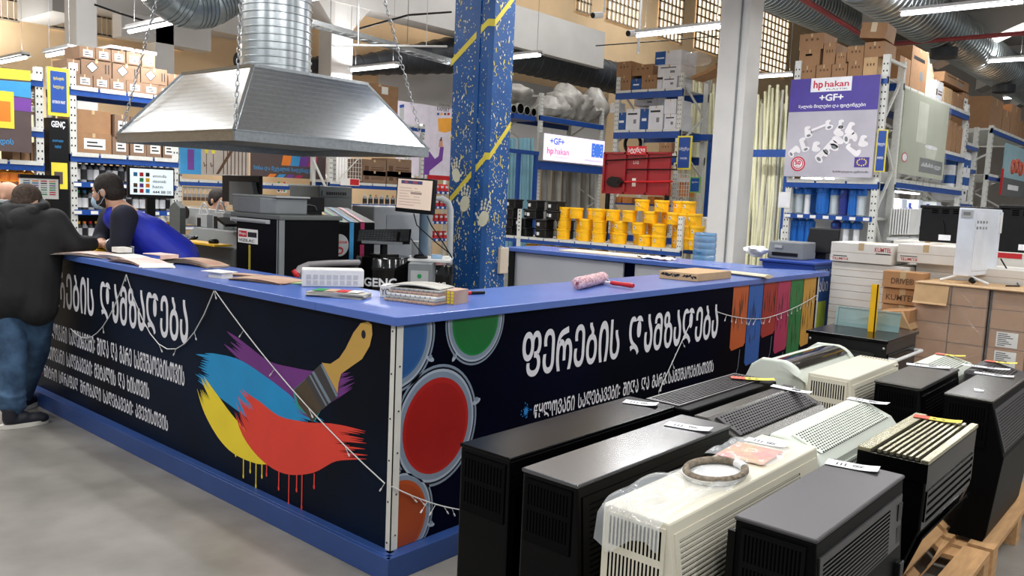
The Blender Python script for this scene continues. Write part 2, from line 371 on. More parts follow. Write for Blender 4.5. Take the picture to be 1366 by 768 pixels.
struct(ys.build('trim_32', 'paint_yellow', bcol, world=True))
sp = MB(); rr = random.Random(3)
def blob(mb, c, U, Vv, rx, ry, m, n=7, rot=0):
    U = Vector(U); Vv = Vector(Vv); c = Vector(c); cr, sr = math.cos(rot), math.sin(rot)
    P = []
    for k in range(n):
        a = 2*math.pi*k/n; x = rx*math.cos(a); y = ry*math.sin(a); P.append(c + U*(x*cr-y*sr) + Vv*(x*sr+y*cr))
    mb.poly(P, m)
for i in range(1500):
    left = rr.random() < .58; z = rr.uniform(.65, 3.2)
    if rr.random() < .25 and z > 2: z -= 1
    s = rr.choice([.0022, .003, .003, .0045, .007]); e = rr.choice([1, 1, 1.6, 3.2])
    if left: c = (BX-.0015-i*1e-6, rr.uniform(BY+CH, BY1), z); blob(sp, c, (0, -1, 0), (0, 0, 1), s, s*e, rr.choice([0, 1, 1]), 6, rr.uniform(-.6, .6))
    else: c = (rr.uniform(BX+CH, BX1), BY-.0015-i*1e-6, z); blob(sp, c, (1, 0, 0), (0, 0, 1), s, s*e, rr.choice([0, 1, 1]), 6, rr.uniform(-.6, .6))
for i in range(16):      # longer runs and squiggles
    z = rr.uniform(1.1, 2.6); P = []
    left = rr.random() < .5; u = rr.uniform(.05, .3)
    for k in range(6): P.append((u+rr.uniform(-.02, .02), z+k*.018))
    for (a, za), (b, zb) in zip(P[:-1], P[1:]):
        w = .004
        if left: sp.add([(BX-.002, BY1-a-w, za), (BX-.002, BY1-a+w, za), (BX-.002, BY1-b+w, zb), (BX-.002, BY1-b-w, zb)], [(0, 1, 2, 3)], 0)
        else: sp.add([(BX+a-w, BY-.002, za), (BX+a+w, BY-.002, za), (BX+b+w, BY-.002, zb), (BX+b-w, BY-.002, zb)], [(0, 1, 2, 3)], 0)
struct(sp.build('trim_33', ['paint_yellow', 'paint_cream'], bcol, world=True))
def handprint(mb, c, U, Vv, s, mirror, rot):
    c = Vector(c); U = Vector(U)*mirror; Vv = Vector(Vv); cr, sr = math.cos(rot), math.sin(rot)
    u = U*cr + Vv*sr; v = Vv*cr - U*sr
    def F(x, y, L, w, a, parts):
        d = Vector((math.sin(a), math.cos(a))); o = 0
        for l in parts:
            q = c + u*(x+d.x*(o+l/2))*s + v*(y+d.y*(o+l/2))*s
            uu = u*math.cos(a)-v*math.sin(a); vv = u*math.sin(a)+v*math.cos(a)
            blob(mb, q, uu, vv, w*s, l*.52*s, 0, 12); o += l*1.08
    nn = Vector((-.0006, 0, 0)); blob(mb, c, u, v, .042*s, .046*s, 0, 14); blob(mb, c+v*.02*s+u*.006*s+nn, u, v, .04*s, .036*s, 0, 12); blob(mb, c-v*.022*s-u*.004*s+nn*2, u, v, .034*s, .03*s, 0, 12)
    c = c+nn*3
    F(-.031, .05, 0, .0085, -.22, (.024, .02, .018)); F(-.01, .058, 0, .009, -.06, (.028, .024, .02)); F(.011, .057, 0, .009, .08, (.026, .022, .018)); F(.031, .046, 0, .0075, .25, (.02, .016, .015))
    F(-.04, -.012, 0, .0095, -.85, (.026, .022))
hp = MB()
handprint(hp, at(620, 272, X=BX)+V(-.003, 0, 0), (0, -1, 0), (0, 0, 1), 1.25, 1, -.1)
handprint(hp, at(645, 292, X=BX)+V(-.0035, 0, 0), (0, -1, 0), (0, 0, 1), 1.25, 1, -.25)
handprint(hp, at(609, 234, X=BX)+V(-.003, 0, 0), (0, -1, 0), (0, 0, 1), 1.1, -1, -.1)
struct(hp.build('trim_34', 'paint_cream', bcol, world=True))
p = at(664.5, 330, Y=BY); q = at(674, 364, Y=BY)
tag(MB((p.x, BY, q.z)).box((p.x, BY-.03, q.z), (q.x, BY, p.z)).build('junction_box', 'switch_plate', world=True, bevel=.004), 'beige oblong cover mounted low on the blue splattered column', 'cover')
# ---------------------------------------------------------- hood over the mixing area
hx0, hy0, hx1, hy1, hz = .65, 2.27, 2.27, 3.87, 1.80
h = thing('extractor_hood', 'galvanised sheet metal hood with round duct hanging over the paint counter', 'extractor hood', (hx0, hy0, hz))
T = .33; ht = 2.32
hb = MB()
b4 = [(hx0, hy0), (hx1, hy0), (hx1, hy1), (hx0, hy1)]; t4 = [(hx0+T, hy0+T), (hx1-T, hy0+T), (hx1-T, hy1-T), (hx0+T, hy1-T)]
zr = hz+.065
N_ = 14      # the four sloping sides carry pressed horizontal steps
for i in range(4):
    j = (i+1) % 4
    for k in range(N_):
        f0, f1 = k/N_, (k+1)/N_
        def P(q, f, o=0): return (b4[q][0]+(t4[q][0]-b4[q][0])*f, b4[q][1]+(t4[q][1]-b4[q][1])*f, zr+(ht-zr)*f)
        hb.add([P(i, f0), P(j, f0), P(j, f1), P(i, f1)], [(0, 1, 2, 3)])
hb.add([(x, y, ht) for x, y in t4], [(0, 1, 2, 3)])
for i in range(4):
    j = (i+1) % 4
    for k in range(1, N_, 1):
        f = k/N_; g = lambda q: V(b4[q][0]+(t4[q][0]-b4[q][0])*f, b4[q][1]+(t4[q][1]-b4[q][1])*f, zr+(ht-zr)*f)
        hb.bar(g(i), g(j), .0016, .0012)
hb.build('hood_canopy', 'galv', h, world=True)
hr = MB()
for i in range(4):
    j = (i+1) % 4; (xa, ya), (xb, yb) = b4[i], b4[j]; cx, cy = (hx0+hx1)/2, (hy0+hy1)/2
    n_ = V((ya+yb)/2-(ya+yb)/2, 0, 0)
    hr.bar((xa, ya, hz+.0325), (xb, yb, hz+.0325), .012, .065)
    hr.bar((xa, ya, zr), (xb, yb, zr), .03, .01)
hr.build('hood_rim', 'galv', h, world=True)
hs = MB()
for i in range(4): hs.bar((b4[i][0], b4[i][1], zr), (t4[i][0], t4[i][1], ht), .022, .012)
for i in range(4): hs.bar((t4[i][0], t4[i][1], ht), (t4[(i+1) % 4][0], t4[(i+1) % 4][1], ht), .02, .02)
hs.build('hood_seam', 'galv', h, world=True)
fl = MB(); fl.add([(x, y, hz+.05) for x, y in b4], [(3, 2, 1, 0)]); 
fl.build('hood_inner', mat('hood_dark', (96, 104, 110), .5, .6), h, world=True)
dc = ((hx0+hx1)/2, (hy0+hy1)/2)
dm = MB(); spiral(dm, [(dc[0], dc[1], ht-.02), (dc[0], dc[1], 4.6)], .25, .052, 0, 36, .009)
dm.build('duct_pipe', mat('galv_duct', (196, 202, 204), .28, .92, noise=(7, .1)), h, world=True, smooth=25)
ductify([at(212, -22, Y=4.3), at(228, -6, Y=4.3), at(250, 6, Y=4.3), at(276, 4, Y=4.3), at(300, -10, Y=4.3), at(318, -46, Y=4.3)], [.195]*6, 'flexible_duct', 'grey ribbed flexible duct bending in at the top left of the hood', 'duct_spiral', .03, .008)
def chain(p, q, label, link=.042):
    p = Vector(p); q = Vector(q); d = q-p; n = int(d.length/(link*.78)); mb = MB(p); dn = d.normalized(); s0 = dn.orthogonal().normalized(); s1 = dn.cross(s0)
    for k in range(n):
        c = p+d*((k+.5)/n); s = s0 if k % 2 else s1
        pts = [c + dn*(math.sin(a)*link*.5) + s*(math.cos(a)*link*.27) for a in [2*math.pi*j/8 for j in range(8)]]
        mb.tube(pts, .0036, 5, closed=True)
    return tag(mb.build('suspension_chain', 'steel', world=True, smooth=60), label, 'chain', 'chains carrying the hood')
chain((hx0+.02, hy1-.02, zr), at(210, -4, Y=hy1-.3), 'chain rising from the left corner of the metal hood')
chain((hx0+.02, hy0+.02, zr), at(322, -10, Y=hy0+.05), 'chain rising from the front corner of the metal hood')
chain((hx1-.02, hy0+.02, zr), at(512, -4, Y=hy0+.2), 'chain rising from the right corner of the metal hood')
# ------------------------------------------------------------------ paint counter (three wings)
H, TK = 1.05, .036; JY = .52; LA = 3.74; LB = 4.54; KZ = .0994; KI = -.04; PF = .02
mat('panel_print', (4, 9, 36), .45, noise=(1.1, .3), rgb2=(3, 5, 14), spec=.03); mat('panel_print_left', (15, 17, 25), .4, noise=(1.0, .2), rgb2=(8, 24, 46), spec=.08)
mat('panel_grey', (196, 196, 198), .5, noise=(2, .04)); mat('trim_white', (222, 220, 212), .45)
PC = {}
for n_, c in dict(purple=(112, 46, 128), cyan=(10, 146, 206), yellow=(246, 218, 44), red=(232, 62, 46), ochre=(200, 158, 78), ferrule=(58, 56, 58), bristle=(76, 62, 46), teal=(30, 150, 150), white=(232, 230, 236),
        can_blue=(44, 96, 156), can_green=(6, 120, 52), can_red=(176, 30, 26), can_orange=(176, 76, 30), can_rim=(128, 142, 160), can_rim2=(168, 180, 196), can_dark=(12, 16, 30),
        st_orange=(196, 92, 46), st_blue=(28, 96, 178), st_red=(166, 48, 44), st_pink=(176, 46, 92), st_green=(18, 120, 66), st_gold=(200, 152, 66), grain=(40, 30, 28), splat_blue=(36, 128, 206), splat_red=(206, 60, 96), line_silver=(120, 134, 150)).items():
    PC[n_] = mat('print_'+n_, c, .4, noise=(5, .04))
PN = list(PC); PM = [PC[k] for k in PN]; PI = {k: i for i, k in enumerate(PN)}
lw = thing('service_counter', 'left counter wing with blue worktop, paintbrush artwork and white Georgian lettering', 'counter', (0, JY, 0))
def worktop(parent, a, b): return MB().box(a, b).build('worktop', 'blue_laminate', parent, world=True, bevel=.003)
worktop(lw, (0, JY+.001, H-TK), (.5, LA, H))
fp = MB().box((PF, .02, KZ-.02), (PF+.03, LA-.03, H-TK)).build('front_panel', 'panel_print_left', lw, world=True)
MB().box((KI, KI+.002, 0), (KI+.02, LA-.03, KZ)).box((KI+.02, .0, KZ-.016), (PF+.01, LA-.03, KZ)).build('kickboard', 'blue_edge', lw, world=True, bevel=.002)
MB().box((PF+.03, LA-.06, KZ), (.48, LA-.03, H-TK)).build('side_panel', 'panel_grey', lw, world=True)
MB().box((.44, JY, 0), (.46, LA-.06, H-TK)).build('back_panel', 'panel_grey', lw, world=True)
rw = thing('service_counter', 'right counter wing with blue worktop, printed paint cans and colored plank stripes', 'counter', (0, 0, 0))
MB().prism([(.012, 0, H-TK), (LB, 0, H-TK), (LB-.42, .52, H-TK), (.5, .52, H-TK), (.5, JY, H-TK), (0, JY, H-TK), (0, .012, H-TK)], (0, 0, TK)).build('worktop', 'blue_laminate', rw, world=True, bevel=.003)
fpb = MB().box((.02, PF, KZ-.02), (4.36, PF+.03, H-TK)).build('front_panel', 'panel_print', rw, world=True)
MB().box((KI+.001, KI, 0), (4.4, KI+.02, KZ)).box((.0, KI+.02, KZ-.016), (4.38, PF+.01, KZ)).build('kickboard', 'blue_edge', rw, world=True, bevel=.002)
MB().box((4.36, PF, KZ), (4.39, .48, H-TK)).build('side_panel', 'panel_grey', rw, world=True)
MB().box((.1, .46, 0), (3.88, .48, H-TK)).build('back_panel', 'panel_grey', rw, world=True)
tr = MB().box((PF-.004, PF-.004, KZ), (PF+.0, PF+.026, H-TK)).box((PF-.004, PF-.004, KZ), (PF+.034, PF, H-TK))
tr.build('corner_trim', 'trim_white', rw, world=True)
sc = MB()
for k, z in enumerate((.13, .3, .47, .64, .82, .99)):
    sc.lathe([(.004, 0), (.004, .0015)], (PF-.0045, PF+.016, z), 8, axis=(-1, 0, 0)); sc.lathe([(.004, 0), (.004, .0015)], (PF+.02, PF-.0045, z+.03), 8, axis=(0, -1, 0))
sc.build('screw', 'ink', rw, world=True)
tw = thing('service_counter', 'rear counter wing with blue worktop and plain pale grey inner panels', 'counter', (3.9, .5, 0))
MB().box((3.88, .521, H-TK), (4.46, 2.88, H)).build('worktop', 'blue_laminate', tw, world=True, bevel=.003)
MB().box((3.93, 1.55, .1), (3.95, 2.8, H-TK-.01)).build('inner_panel', 'panel_grey', tw, world=True)
MB().box((3.93, .55, .1), (3.95, 1.43, H-TK-.01)).build('inner_panel', 'panel_grey', tw, world=True)
MB().box((4.42, .55, 0), (4.44, 2.82, H-TK)).build('back_panel', 'blue_edge', tw, world=True)
MB().box((3.96, 2.8, 0), (4.42, 2.83, H-TK)).build('end_panel', 'black_plastic', tw, world=True)
MB().box((3.905, 2.78, 0), (3.935, 2.84, H-TK)).build('post', 'black_metal', tw, world=True)
# lettering and artwork of the left wing (u runs to the right: -y)
XA = PF-.0012
UA, UZ = (0, -1, 0), (0, 0, 1)
art = MB()
def TA(t, y0, y1, z0, z1, b=.018): art.caps(t, (XA, y0, z0), UA, UZ, y0-y1, z1-z0, PI['white'], b)
TA('ფერების დამზადება', 3.60, 1.635, .695, .925, .02)
TA('წყლოვანი საღებავები: შიდა და გარე სამუშაოებისთვის', 3.52, 1.674, .468, .575)
TA('ზეთოვანი საღებავები: მეტალის და ხისთვის', 3.56, 2.067, .318, .412)
TA('ნიტრო სწრაფად შრობადი საღებავები: ავეჯისთვის', 3.58, 1.853, .185, .268)
def splash(mb, c, U, r, m, n=26, seed=1):
    rg = random.Random(seed); c = Vector(c); U = Vector(U); P = []
    for k in range(n):
        a = 2*math.pi*k/n; q = r*(.55 if k % 2 else rg.uniform(.75, 1.25)); P.append(c+U*(q*math.cos(a))+V(0, 0, q*1.1*math.sin(a)))
    mb.poly(P, m)
    for k in range(9):
        a = rg.uniform(0, 6.28); q = r*rg.uniform(1.3, 1.9); blob(mb, c+U*(q*math.cos(a))+V(0, 0, q*math.sin(a)), U, (0, 0, 1), r*.14, r*.2, m, 7)
splash(art, (XA, 3.66, .22), (0, -1, 0), .03, PI['splat_red'])
def stroke(mb, pts, m, x, fray0, fray1, seed, nb=13):
    """a brush stroke: bundle of bristle marks along a path, frayed at both ends. pts: (y, z, half width)"""
    rg = random.Random(seed); n = len(pts)
    def C(t):
        t = max(0, min(n-1.0001, t*(n-1))); i = int(t); f = t-i
        def cr(a, b, c_, d): return .5*((2*b)+(-a+c_)*f+(2*a-5*b+4*c_-d)*f*f+(-a+3*b-3*c_+d)*f**3)
        g = lambda j: pts[max(0, min(n-1, j))]
        return [cr(g(i-1)[q], g(i)[q], g(i+1)[q], g(i+2)[q]) for q in range(3)]
    for b in range(nb):
        s = -1+2*(b+.5)/nb; hw = 1.15/nb
        t0 = rg.uniform(0, fray0); t1 = 1-rg.uniform(0, fray1); N2 = 26; L_, R_ = [], []
        for k in range(N2+1):
            t = t0+(t1-t0)*k/N2; y, z, w = C(t); y2, z2, _ = C(min(1, t+.01)); y1_, z1_, _ = C(max(0, t-.01))
            d = Vector((y2-y1_, z2-z1_)); d.normalize(); nn = Vector((-d.y, d.x))
            th = min(1, min(k, N2-k)/3+.12); c_ = Vector((y, z))+nn*(s*w)
            L_.append(c_-nn*w*hw*th); R_.append(c_+nn*w*hw*th)
        xx = x-b*1e-6
        for k in range(N2):
            mb.add([(xx, L_[k].x, L_[k].y), (xx, L_[k+1].x, L_[k+1].y), (xx, R_[k+1].x, R_[k+1].y), (xx, R_[k].x, R_[k].y)], [(0, 1, 2, 3)], m)
stroke(art, [(1.30, .72, .115), (1.12, .665, .12), (.9, .61, .12), (.66, .62, .115), (.42, .70, .06), (.27, .76, .035)], PI['purple'], XA, .16, .12, 1)
stroke(art, [(1.56, .60, .075), (1.38, .59, .10), (1.15, .57, .125), (.9, .52, .125), (.68, .48, .11), (.45, .50, .05)], PI['cyan'], XA-.0002, .12, .2, 2)
stroke(art, [(1.52, .53, .05), (1.40, .42, .085), (1.22, .32, .09), (1.0, .28, .06), (.84, .30, .04)], PI['yellow'], XA-.0004, .16, .2, 3)
stroke(art, [(1.17, .52, .06), (1.03, .42, .12), (.82, .36, .13), (.6, .39, .115), (.4, .46, .08), (.17, .50, .06)], PI['red'], XA-.0006, .14, .14, 4, 15)
for i, (y, z, l) in enumerate(((1.10, .29, .16), (1.04, .27, .1), (.99, .25, .14), (.94, .26, .09), (1.17, .29, .07))): art.box((XA-.0004, y-.004, z-l), (XA-.0002, y+.004, z), PI['yellow']); blob(art, (XA-.0005, y, z-l), (0, -1, 0), (0, 0, 1), .007, .012, PI['yellow'], 9)
for i, (y, z, l) in enumerate(((.90, .26, .07), (.80, .25, .1), (.72, .25, .15), (.62, .27, .16), (.66, .26, .08), (.53, .29, .06))): art.box((XA-.0008, y-.004, z-l), (XA-.0006, y+.004, z), PI['red']); blob(art, (XA-.0009, y, z-l), (0, -1, 0), (0, 0, 1), .007, .012, PI['red'], 9)
def pg(pts, m, dx=0): art.poly([(XA-.0010-dx, y, z) for y, z in pts], PI[m])
pg([(.595, .705), (.70, .63), (.67, .56), (.60, .54), (.53, .525), (.485, .59)], 'teal'); pg([(.60, .70), (.69, .635), (.655, .575), (.60, .545), (.55, .515), (.475, .60)], 'bristle', .0002)
pg([(.495, .785), (.605, .70), (.48, .585), (.375, .665)], 'ferrule', .0004)
pg([(.545, .745), (.56, .735), (.435, .622), (.42, .632)], 'line_silver', .0006); pg([(.57, .725), (.578, .718), (.455, .606), (.447, .612)], 'line_silver', .0006)
pg([(.485, .787), (.497, .778), (.385, .66), (.373, .668)], 'line_silver', .0006)
hd = [(.49, .79), (.43, .795), (.37, .83), (.33, .875), (.28, .95), (.235, .995), (.19, 1.008), (.166, 1.0), (.16, .96), (.175, .91), (.22, .85), (.30, .80), (.355, .765), (.372, .72), (.375, .675)]
pg(hd, 'ochre', .0005); blob(art, (XA-.0018, .215, .952), (0, -1, 0), (0, 0, 1), .014, .018, PI['ink'] if 'ink' in PI else PI['can_dark'], 14)
art.build('printed_artwork', PM, fp, world=True)
# artwork of the right wing (u runs along +x)
YB = PF-.0012; art2 = MB()
def TB(t, x0, x1, z0, z1, b=.018): art2.caps(t, (x0, YB, z0), (1, 0, 0), UZ, x1-x0, z1-z0, PI['white'], b)
TB('ფერების დამზადება', .79, 2.72, .695, .912, .02); TB('წყლოვანი საღებავები: შიდა და გარე სამუშაოებისთვის', .895, 2.70, .478, .555)
TB('ზეთოვანი საღებავები: მეტალის და ხისთვის', .895, 2.40, .33, .41)
splash(art2, (.836, YB, .535), (1, 0, 0), .022, PI['splat_blue'], 24, 5); splash(art2, (.836, YB, .37), (1, 0, 0), .022, PI['st_gold'], 24, 6)
def disc(cx, cz, rx, rz, m, d, x0=.056, z1=H-TK-.002, z0=KZ+.002):
    P = []
    for k in range(48):
        a = 2*math.pi*k/48; P.append((max(x0, cx+rx*math.cos(a)), YB-d, min(z1, max(z0, cz+rz*math.sin(a)))))
    art2.poly(P, PI[m])
def can(cx, cz, r, col, lug=0.5):
    k = 1.08
    disc(cx, cz, r*1.17, r*1.17*k, 'can_rim', .0001); disc(cx, cz, r*1.12, r*1.12*k, 'can_dark', .0002); disc(cx, cz, r*1.08, r*1.08*k, 'can_rim2', .0003)
    disc(cx, cz, r*1.03, r*1.03*k, 'can_rim', .0004); disc(cx, cz, r*.97, r*.97*k, 'can_dark' if 0 else 'can_rim', .0005); disc(cx, cz, r*.92, r*.92*k, col, .0006)
    disc(cx, cz-r*.02, r*.84, r*.84*k, col+'2', .0007)
    a = lug
    lx, lz = cx+r*1.19*math.cos(a), cz+r*1.19*k*math.sin(a)
    if lz < H-TK-.05: blob(art2, (lx, YB-.0008, lz), (1, 0, 0), (0, 0, 1), r*.06, r*.13, PI['can_rim2'], 12, a-1.5); blob(art2, (lx, YB-.0009, lz+r*.05), (1, 0, 0), (0, 0, 1), r*.06, r*.05, PI['can_rim'], 12)
for c_, rgb in (('can_blue2', (36, 84, 144)), ('can_green2', (4, 104, 44)), ('can_red2', (160, 24, 22)), ('can_orange2', (160, 66, 26))):
    PC[c_] = mat('print_'+c_, rgb, .4); PN.append(c_); PM.append(PC[c_]); PI[c_] = len(PN)-1
can(.255, .572, .205, 'can_red', .25); can(.47, 1.0, .157, 'can_green', -2.3); can(.02, .97, .178, 'can_blue', -.5); can(.06, .22, .162, 'can_orange', -.35)
def plank(x0, x1, z0, m, sx=.0):
    P = [(x0, YB-.0002, H-TK), (x1, YB-.0002, H-TK), (x1, YB-.0002, z0+.02), (x1-.03, YB-.0002, z0), (x0+.03, YB-.0002, z0-.015), (x0, YB-.0002, z0+.01)]
    art2.poly(P[::-1], PI[m]); rg = random.Random(int(x0*100))
    for k in range(16):
        x = rg.uniform(x0+.02, x1-.02); z = rg.uniform(z0+.1, .9); l = rg.uniform(.05, .2); P = [(x, YB-.0005, z), (x+.006, YB-.0005, z+l/2), (x+.001, YB-.0005, z+l), (x-.004, YB-.0005, z+l/2)]
        art2.poly(P[::-1], PI['grain'])
    art2.poly([(x1, YB-.0006, z0+.07), (x0, YB-.0006, z0+.06), (x0+.02, YB-.0006, z0-.012), (x1-.02, YB-.0006, z0)], PI[m])
for a_ in ((2.905, 3.13, .60, 'st_orange'), (3.14, 3.36, .47, 'st_blue'), (3.37, 3.60, .64, 'st_red'), (3.605, 3.83, .50, 'st_pink'), (3.835, 4.07, .36, 'st_green'), (4.08, 4.32, .50, 'st_gold')): plank(*a_)
for x, z in ((3.0, .58), (3.35, .45), (3.5, .62), (3.72, .48), (3.95, .34)):      # silver brush handle outlines below the strokes
    pts = [(x+.06, z), (x+.05, z-.12), (x+.0, z-.2), (x-.02, z-.34)]
    for (xa, za), (xb, zb) in zip(pts[:-1], pts[1:]): art2.add([(xa-.004, YB-.0003, za), (xb-.004, YB-.0003, zb), (xb+.004, YB-.0003, zb), (xa+.004, YB-.0003, za)], [(0, 1, 2, 3)], PI['line_silver'])
art2.build('printed_artwork', PM, fpb, world=True)
# fairy light strings pinned on the counter fronts
def fairy(pts, drops, label, side):
    P = [Vector(p) for p in pts]; mb = MB(P[0]); sm = []
    for i in range(len(P)-1):
        a, b = P[i], P[i+1]; n = 10
        for k in range(n): t = k/n; q = a.lerp(b, t); q.z -= drops[i]*4*t*(1-t); sm.append(q)
    sm.append(P[-1]); mb.tube(sm, .0028, 5)
    rg = random.Random(len(pts))
    o = mb.build('light_string', 'white_paint', world=True); tag(o, label, 'fairy lights', 'fairy light strings on the counter')
    bl = MB()
    for k in range(2, len(sm), 2 if drops[0] > .03 else 1):
        q = sm[k]; e = q + (V(0, rg.uniform(-.03, .03), -.028) if side == 'A' else V(rg.uniform(-.03, .03), 0, -.028)); bl.tube([q, e], .0015, 4); bl.tube([e, e+(e-q)*.4], .0036, 6)
    bl.build('bulb', 'white_paint', o, world=True)
X_ = PF-.012
fairy([(X_, 3.10, .58), (X_, 2.315, .998), (X_, 1.36, 1.008)], [.18, .36], 'white fairy lights looped across the lettering of the left wing', 'A')
fairy([(X_, 1.35, 1.008), (X_, .05, .375)], [.05], 'white fairy lights slanting down over the paintbrush to the corner', 'A')
fairy([(.01, X_, .372), (.5, X_, .14)], [.02], 'short white fairy lights across the orange paint can at the corner', 'B')
fairy([(2.66, X_, .87), (3.4, X_, .765), (4.32, X_, .87)], [.02, .02], 'white fairy lights sagging over the colored plank stripes', 'B')
fairy([(2.35, X_, .84), (2.02, X_, .45)], [.0], 'loose string of fairy lights hanging down by the lettering end', 'B')
# ------------------------------------------------------------------ pallets with heaters
mat('pallet_wood', (196, 152, 104), .85, noise=(3, .12), wave=(2, 14, 14)); mat('heater_black', (6, 6, 7), .2, noise=(4, .1), spec=.14); mat('heater_matt', (9, 9, 10), .42, spec=.06); mat('heater_silver_top', (112, 112, 114), .22, .8, noise=(2, .06))
mat('heater_grey_top', (92, 90, 86), .26, .75, noise=(2, .08)); mat('heater_graphite', (84, 82, 84), .36, .6, noise=(2, .05)); mat('heater_cream', (226, 220, 200), .42, noise=(3, .03)); mat('heater_pale', (216, 222, 210), .4, noise=(3, .03)); mat('heater_bronze', (196, 190, 160), .25, .85, noise=(3, .06))
mat('heater_glass', (24, 22, 18), .06, coat=.5); mat('tag_white', (240, 240, 244), .6); mat('tag_red', (226, 96, 72), .6); mat('tag_yellow', (244, 222, 80), .6)
TZ = .75; PZ = .14
def make_pallet(loc, w, d, label):
    t = thing('pallet', label, 'pallet', loc, 0, 'wooden pallets under the heaters')
    n = max(4, int(d/.13)); bw = .1
    for k in range(n):
        y = -d + bw/2 + (d-bw)*k/(n-1); MB().box((0, y-bw/2, .118), (w, y+bw/2, .14)).build('deck_board', 'pallet_wood', t)
    for x in (0, w/2-.05, w-.1):
        MB().box((x, -d, .098), (x+.1, 0, .1175)).build('stringer_board', 'pallet_wood', t)
        for y in (-d, -d/2-.05, -.1): MB().box((x, y, 0), (x+.1, y+.1, .0975)).build('block', 'pallet_wood', t)
    return t
make_pallet((-.24, -.64, 0), 1.04, .54, 'wooden pallet under the black heaters nearest the counter corner')
make_pallet((-.24, -1.2, 0), 1.04, .55, 'wooden pallet under the cream heater and graphite heater in front')
make_pallet((.84, -.64, 0), .92, .54, 'wooden pallet under the louvered and perforated heaters beside the counter')
make_pallet((.84, -1.2, 0), .92, .57, 'wooden pallet under the striped black heater')
make_pallet((1.8, -.54, 0), 1.15, .62, 'wooden pallet under the drum shaped and slotted cream heaters')
make_pallet((1.8, -1.19, 0), 1.15, .585, 'wooden pallet with a protruding corner under the tall dark heater at right')
def slots(w, n, frac=.5, m=.0):
    p = (w-2*m)/n; return [(m+p*(k+.5-frac/2), m+p*(k+.5+frac/2)) for k in range(n)]
def panel(mb, O, U, Vv, N, w, h, rows, m=0, md=1, depth=.004):
    """raised sheet with holes and closed edges"""
    O = Vector(O); U = Vector(U).normalized(); Vv = Vector(Vv).normalized(); N = Vector(N).normalized()
    mb.grille(O, U, Vv, N, w, h, rows, m, md, depth)
    c = [O, O+U*w, O+U*w+Vv*h, O+Vv*h]
    for a, b in zip(c, c[1:]+c[:1]): mb.add([a, b, b-N*.006, a-N*.006], [(0, 1, 2, 3)], m)
def end_grille(x, y0, y1, z0, z1, n, rows, m, frac=.5):
    """slotted sheet on the end that faces the camera (-x)"""
    mb = MB(); w = y0-y1; h = z1-z0; rr_ = []
    for a, b in rows: rr_.append((a, b, slots(w, n, frac, .008)))
    panel(mb, (x-.005, y0, z0), (0, -1, 0), (0, 0, 1), (-1, 0, 0), w, h, rr_)
    return mb
def heater(name, label, x0, x1, yb, prof, mats, end=None, front=None, top=None, round_=.006, extra=None, zt=TZ, seg=2):
    """room heater: prof = [(y, z)...] of the front from the top edge downwards; the back is at yb"""
    t = thing(name, label, 'heater', (x0, (yb+prof[0][0])/2, PZ))
    P = [(x0, yb, PZ), (x0, yb, zt)] + [(x0, y, z) for y, z in prof]
    MB().prism(P, (x1-x0, 0, 0)).build('body', mats['body'], t, world=True, bevel=round_, seg=seg)
    if mats.get('top'):
        tp = MB().box((x0-.004, prof[0][0]-.004, zt-.002), (x1+.004, yb+.003, zt+.010)); tp.build('top_plate', mats['top'], t, world=True, bevel=mats.get('tb', .004), seg=mats.get('ts', 2))
    if end: end.build('end_grille', [mats.get('end', mats['body']), 'dark_hole'], t, world=True)
    if front: front.build('front_grille', [mats.get('front', mats['body']), 'dark_hole'], t, world=True)
    if top: top.build('top_grille', [mats.get('topgrille', mats['body']), 'dark_hole'], t, world=True)
    for x in (x0+.06, x1-.06):
        for y in (yb-.02, prof[-1][0]+.03): MB().box((x-.02, y-.012, PZ), (x+.02, y+.012, PZ+.02)).build('foot', 'black_plastic', t, world=True)
    return t
def front_panel(p, q, x0, x1, rows_fn, m=0, inset=.02, depth=.005, off=.005):
    """sheet on the sloping front between profile points p (upper) and q (lower)"""
    (y0, z0), (y1, z1) = p, q; Vd = V(0, y1-y0, z1-z0); h = Vd.length; Vd.normalize(); N = V(0, 0, 0); N = Vector((1, 0, 0)).cross(Vd)
    if N.y > 0 and abs(N.y) > .3: N = -N
    if N.z < 0 and abs(N.y) <= .3: N = -N
    mb = MB(); w = x1-x0-2*inset
    panel(mb, Vector((x0+inset, y0, z0))+Vd*.012+N*off, (1, 0, 0), Vd, N, w, h-.024, rows_fn(w, h-.024), m, 1, depth)
    return mb
def lines(n, a, b, m0=.02, m1=.02, frac=.5):
    def f(w, h):
        p = (b-a)/n; return [(a+p*k, a+p*(k+frac), [(m0, w-m1)]) for k in range(n)]
    return f
def perf(nu, nv, a, b, m0=.02, frac=.55, stag=True):
    def f(w, h):
        p = (b-a)/nv; q = (w-2*m0)/nu; out = []
        for k in range(nv):
            s = .5 if (k % 2 and stag) else 0
            out.append((a+p*k, a+p*(k+frac), [(m0+q*(j+s*.99), m0+q*(j+s*.99+frac)) for j in range(nu-(1 if s else 0))]))
        return out
    return f
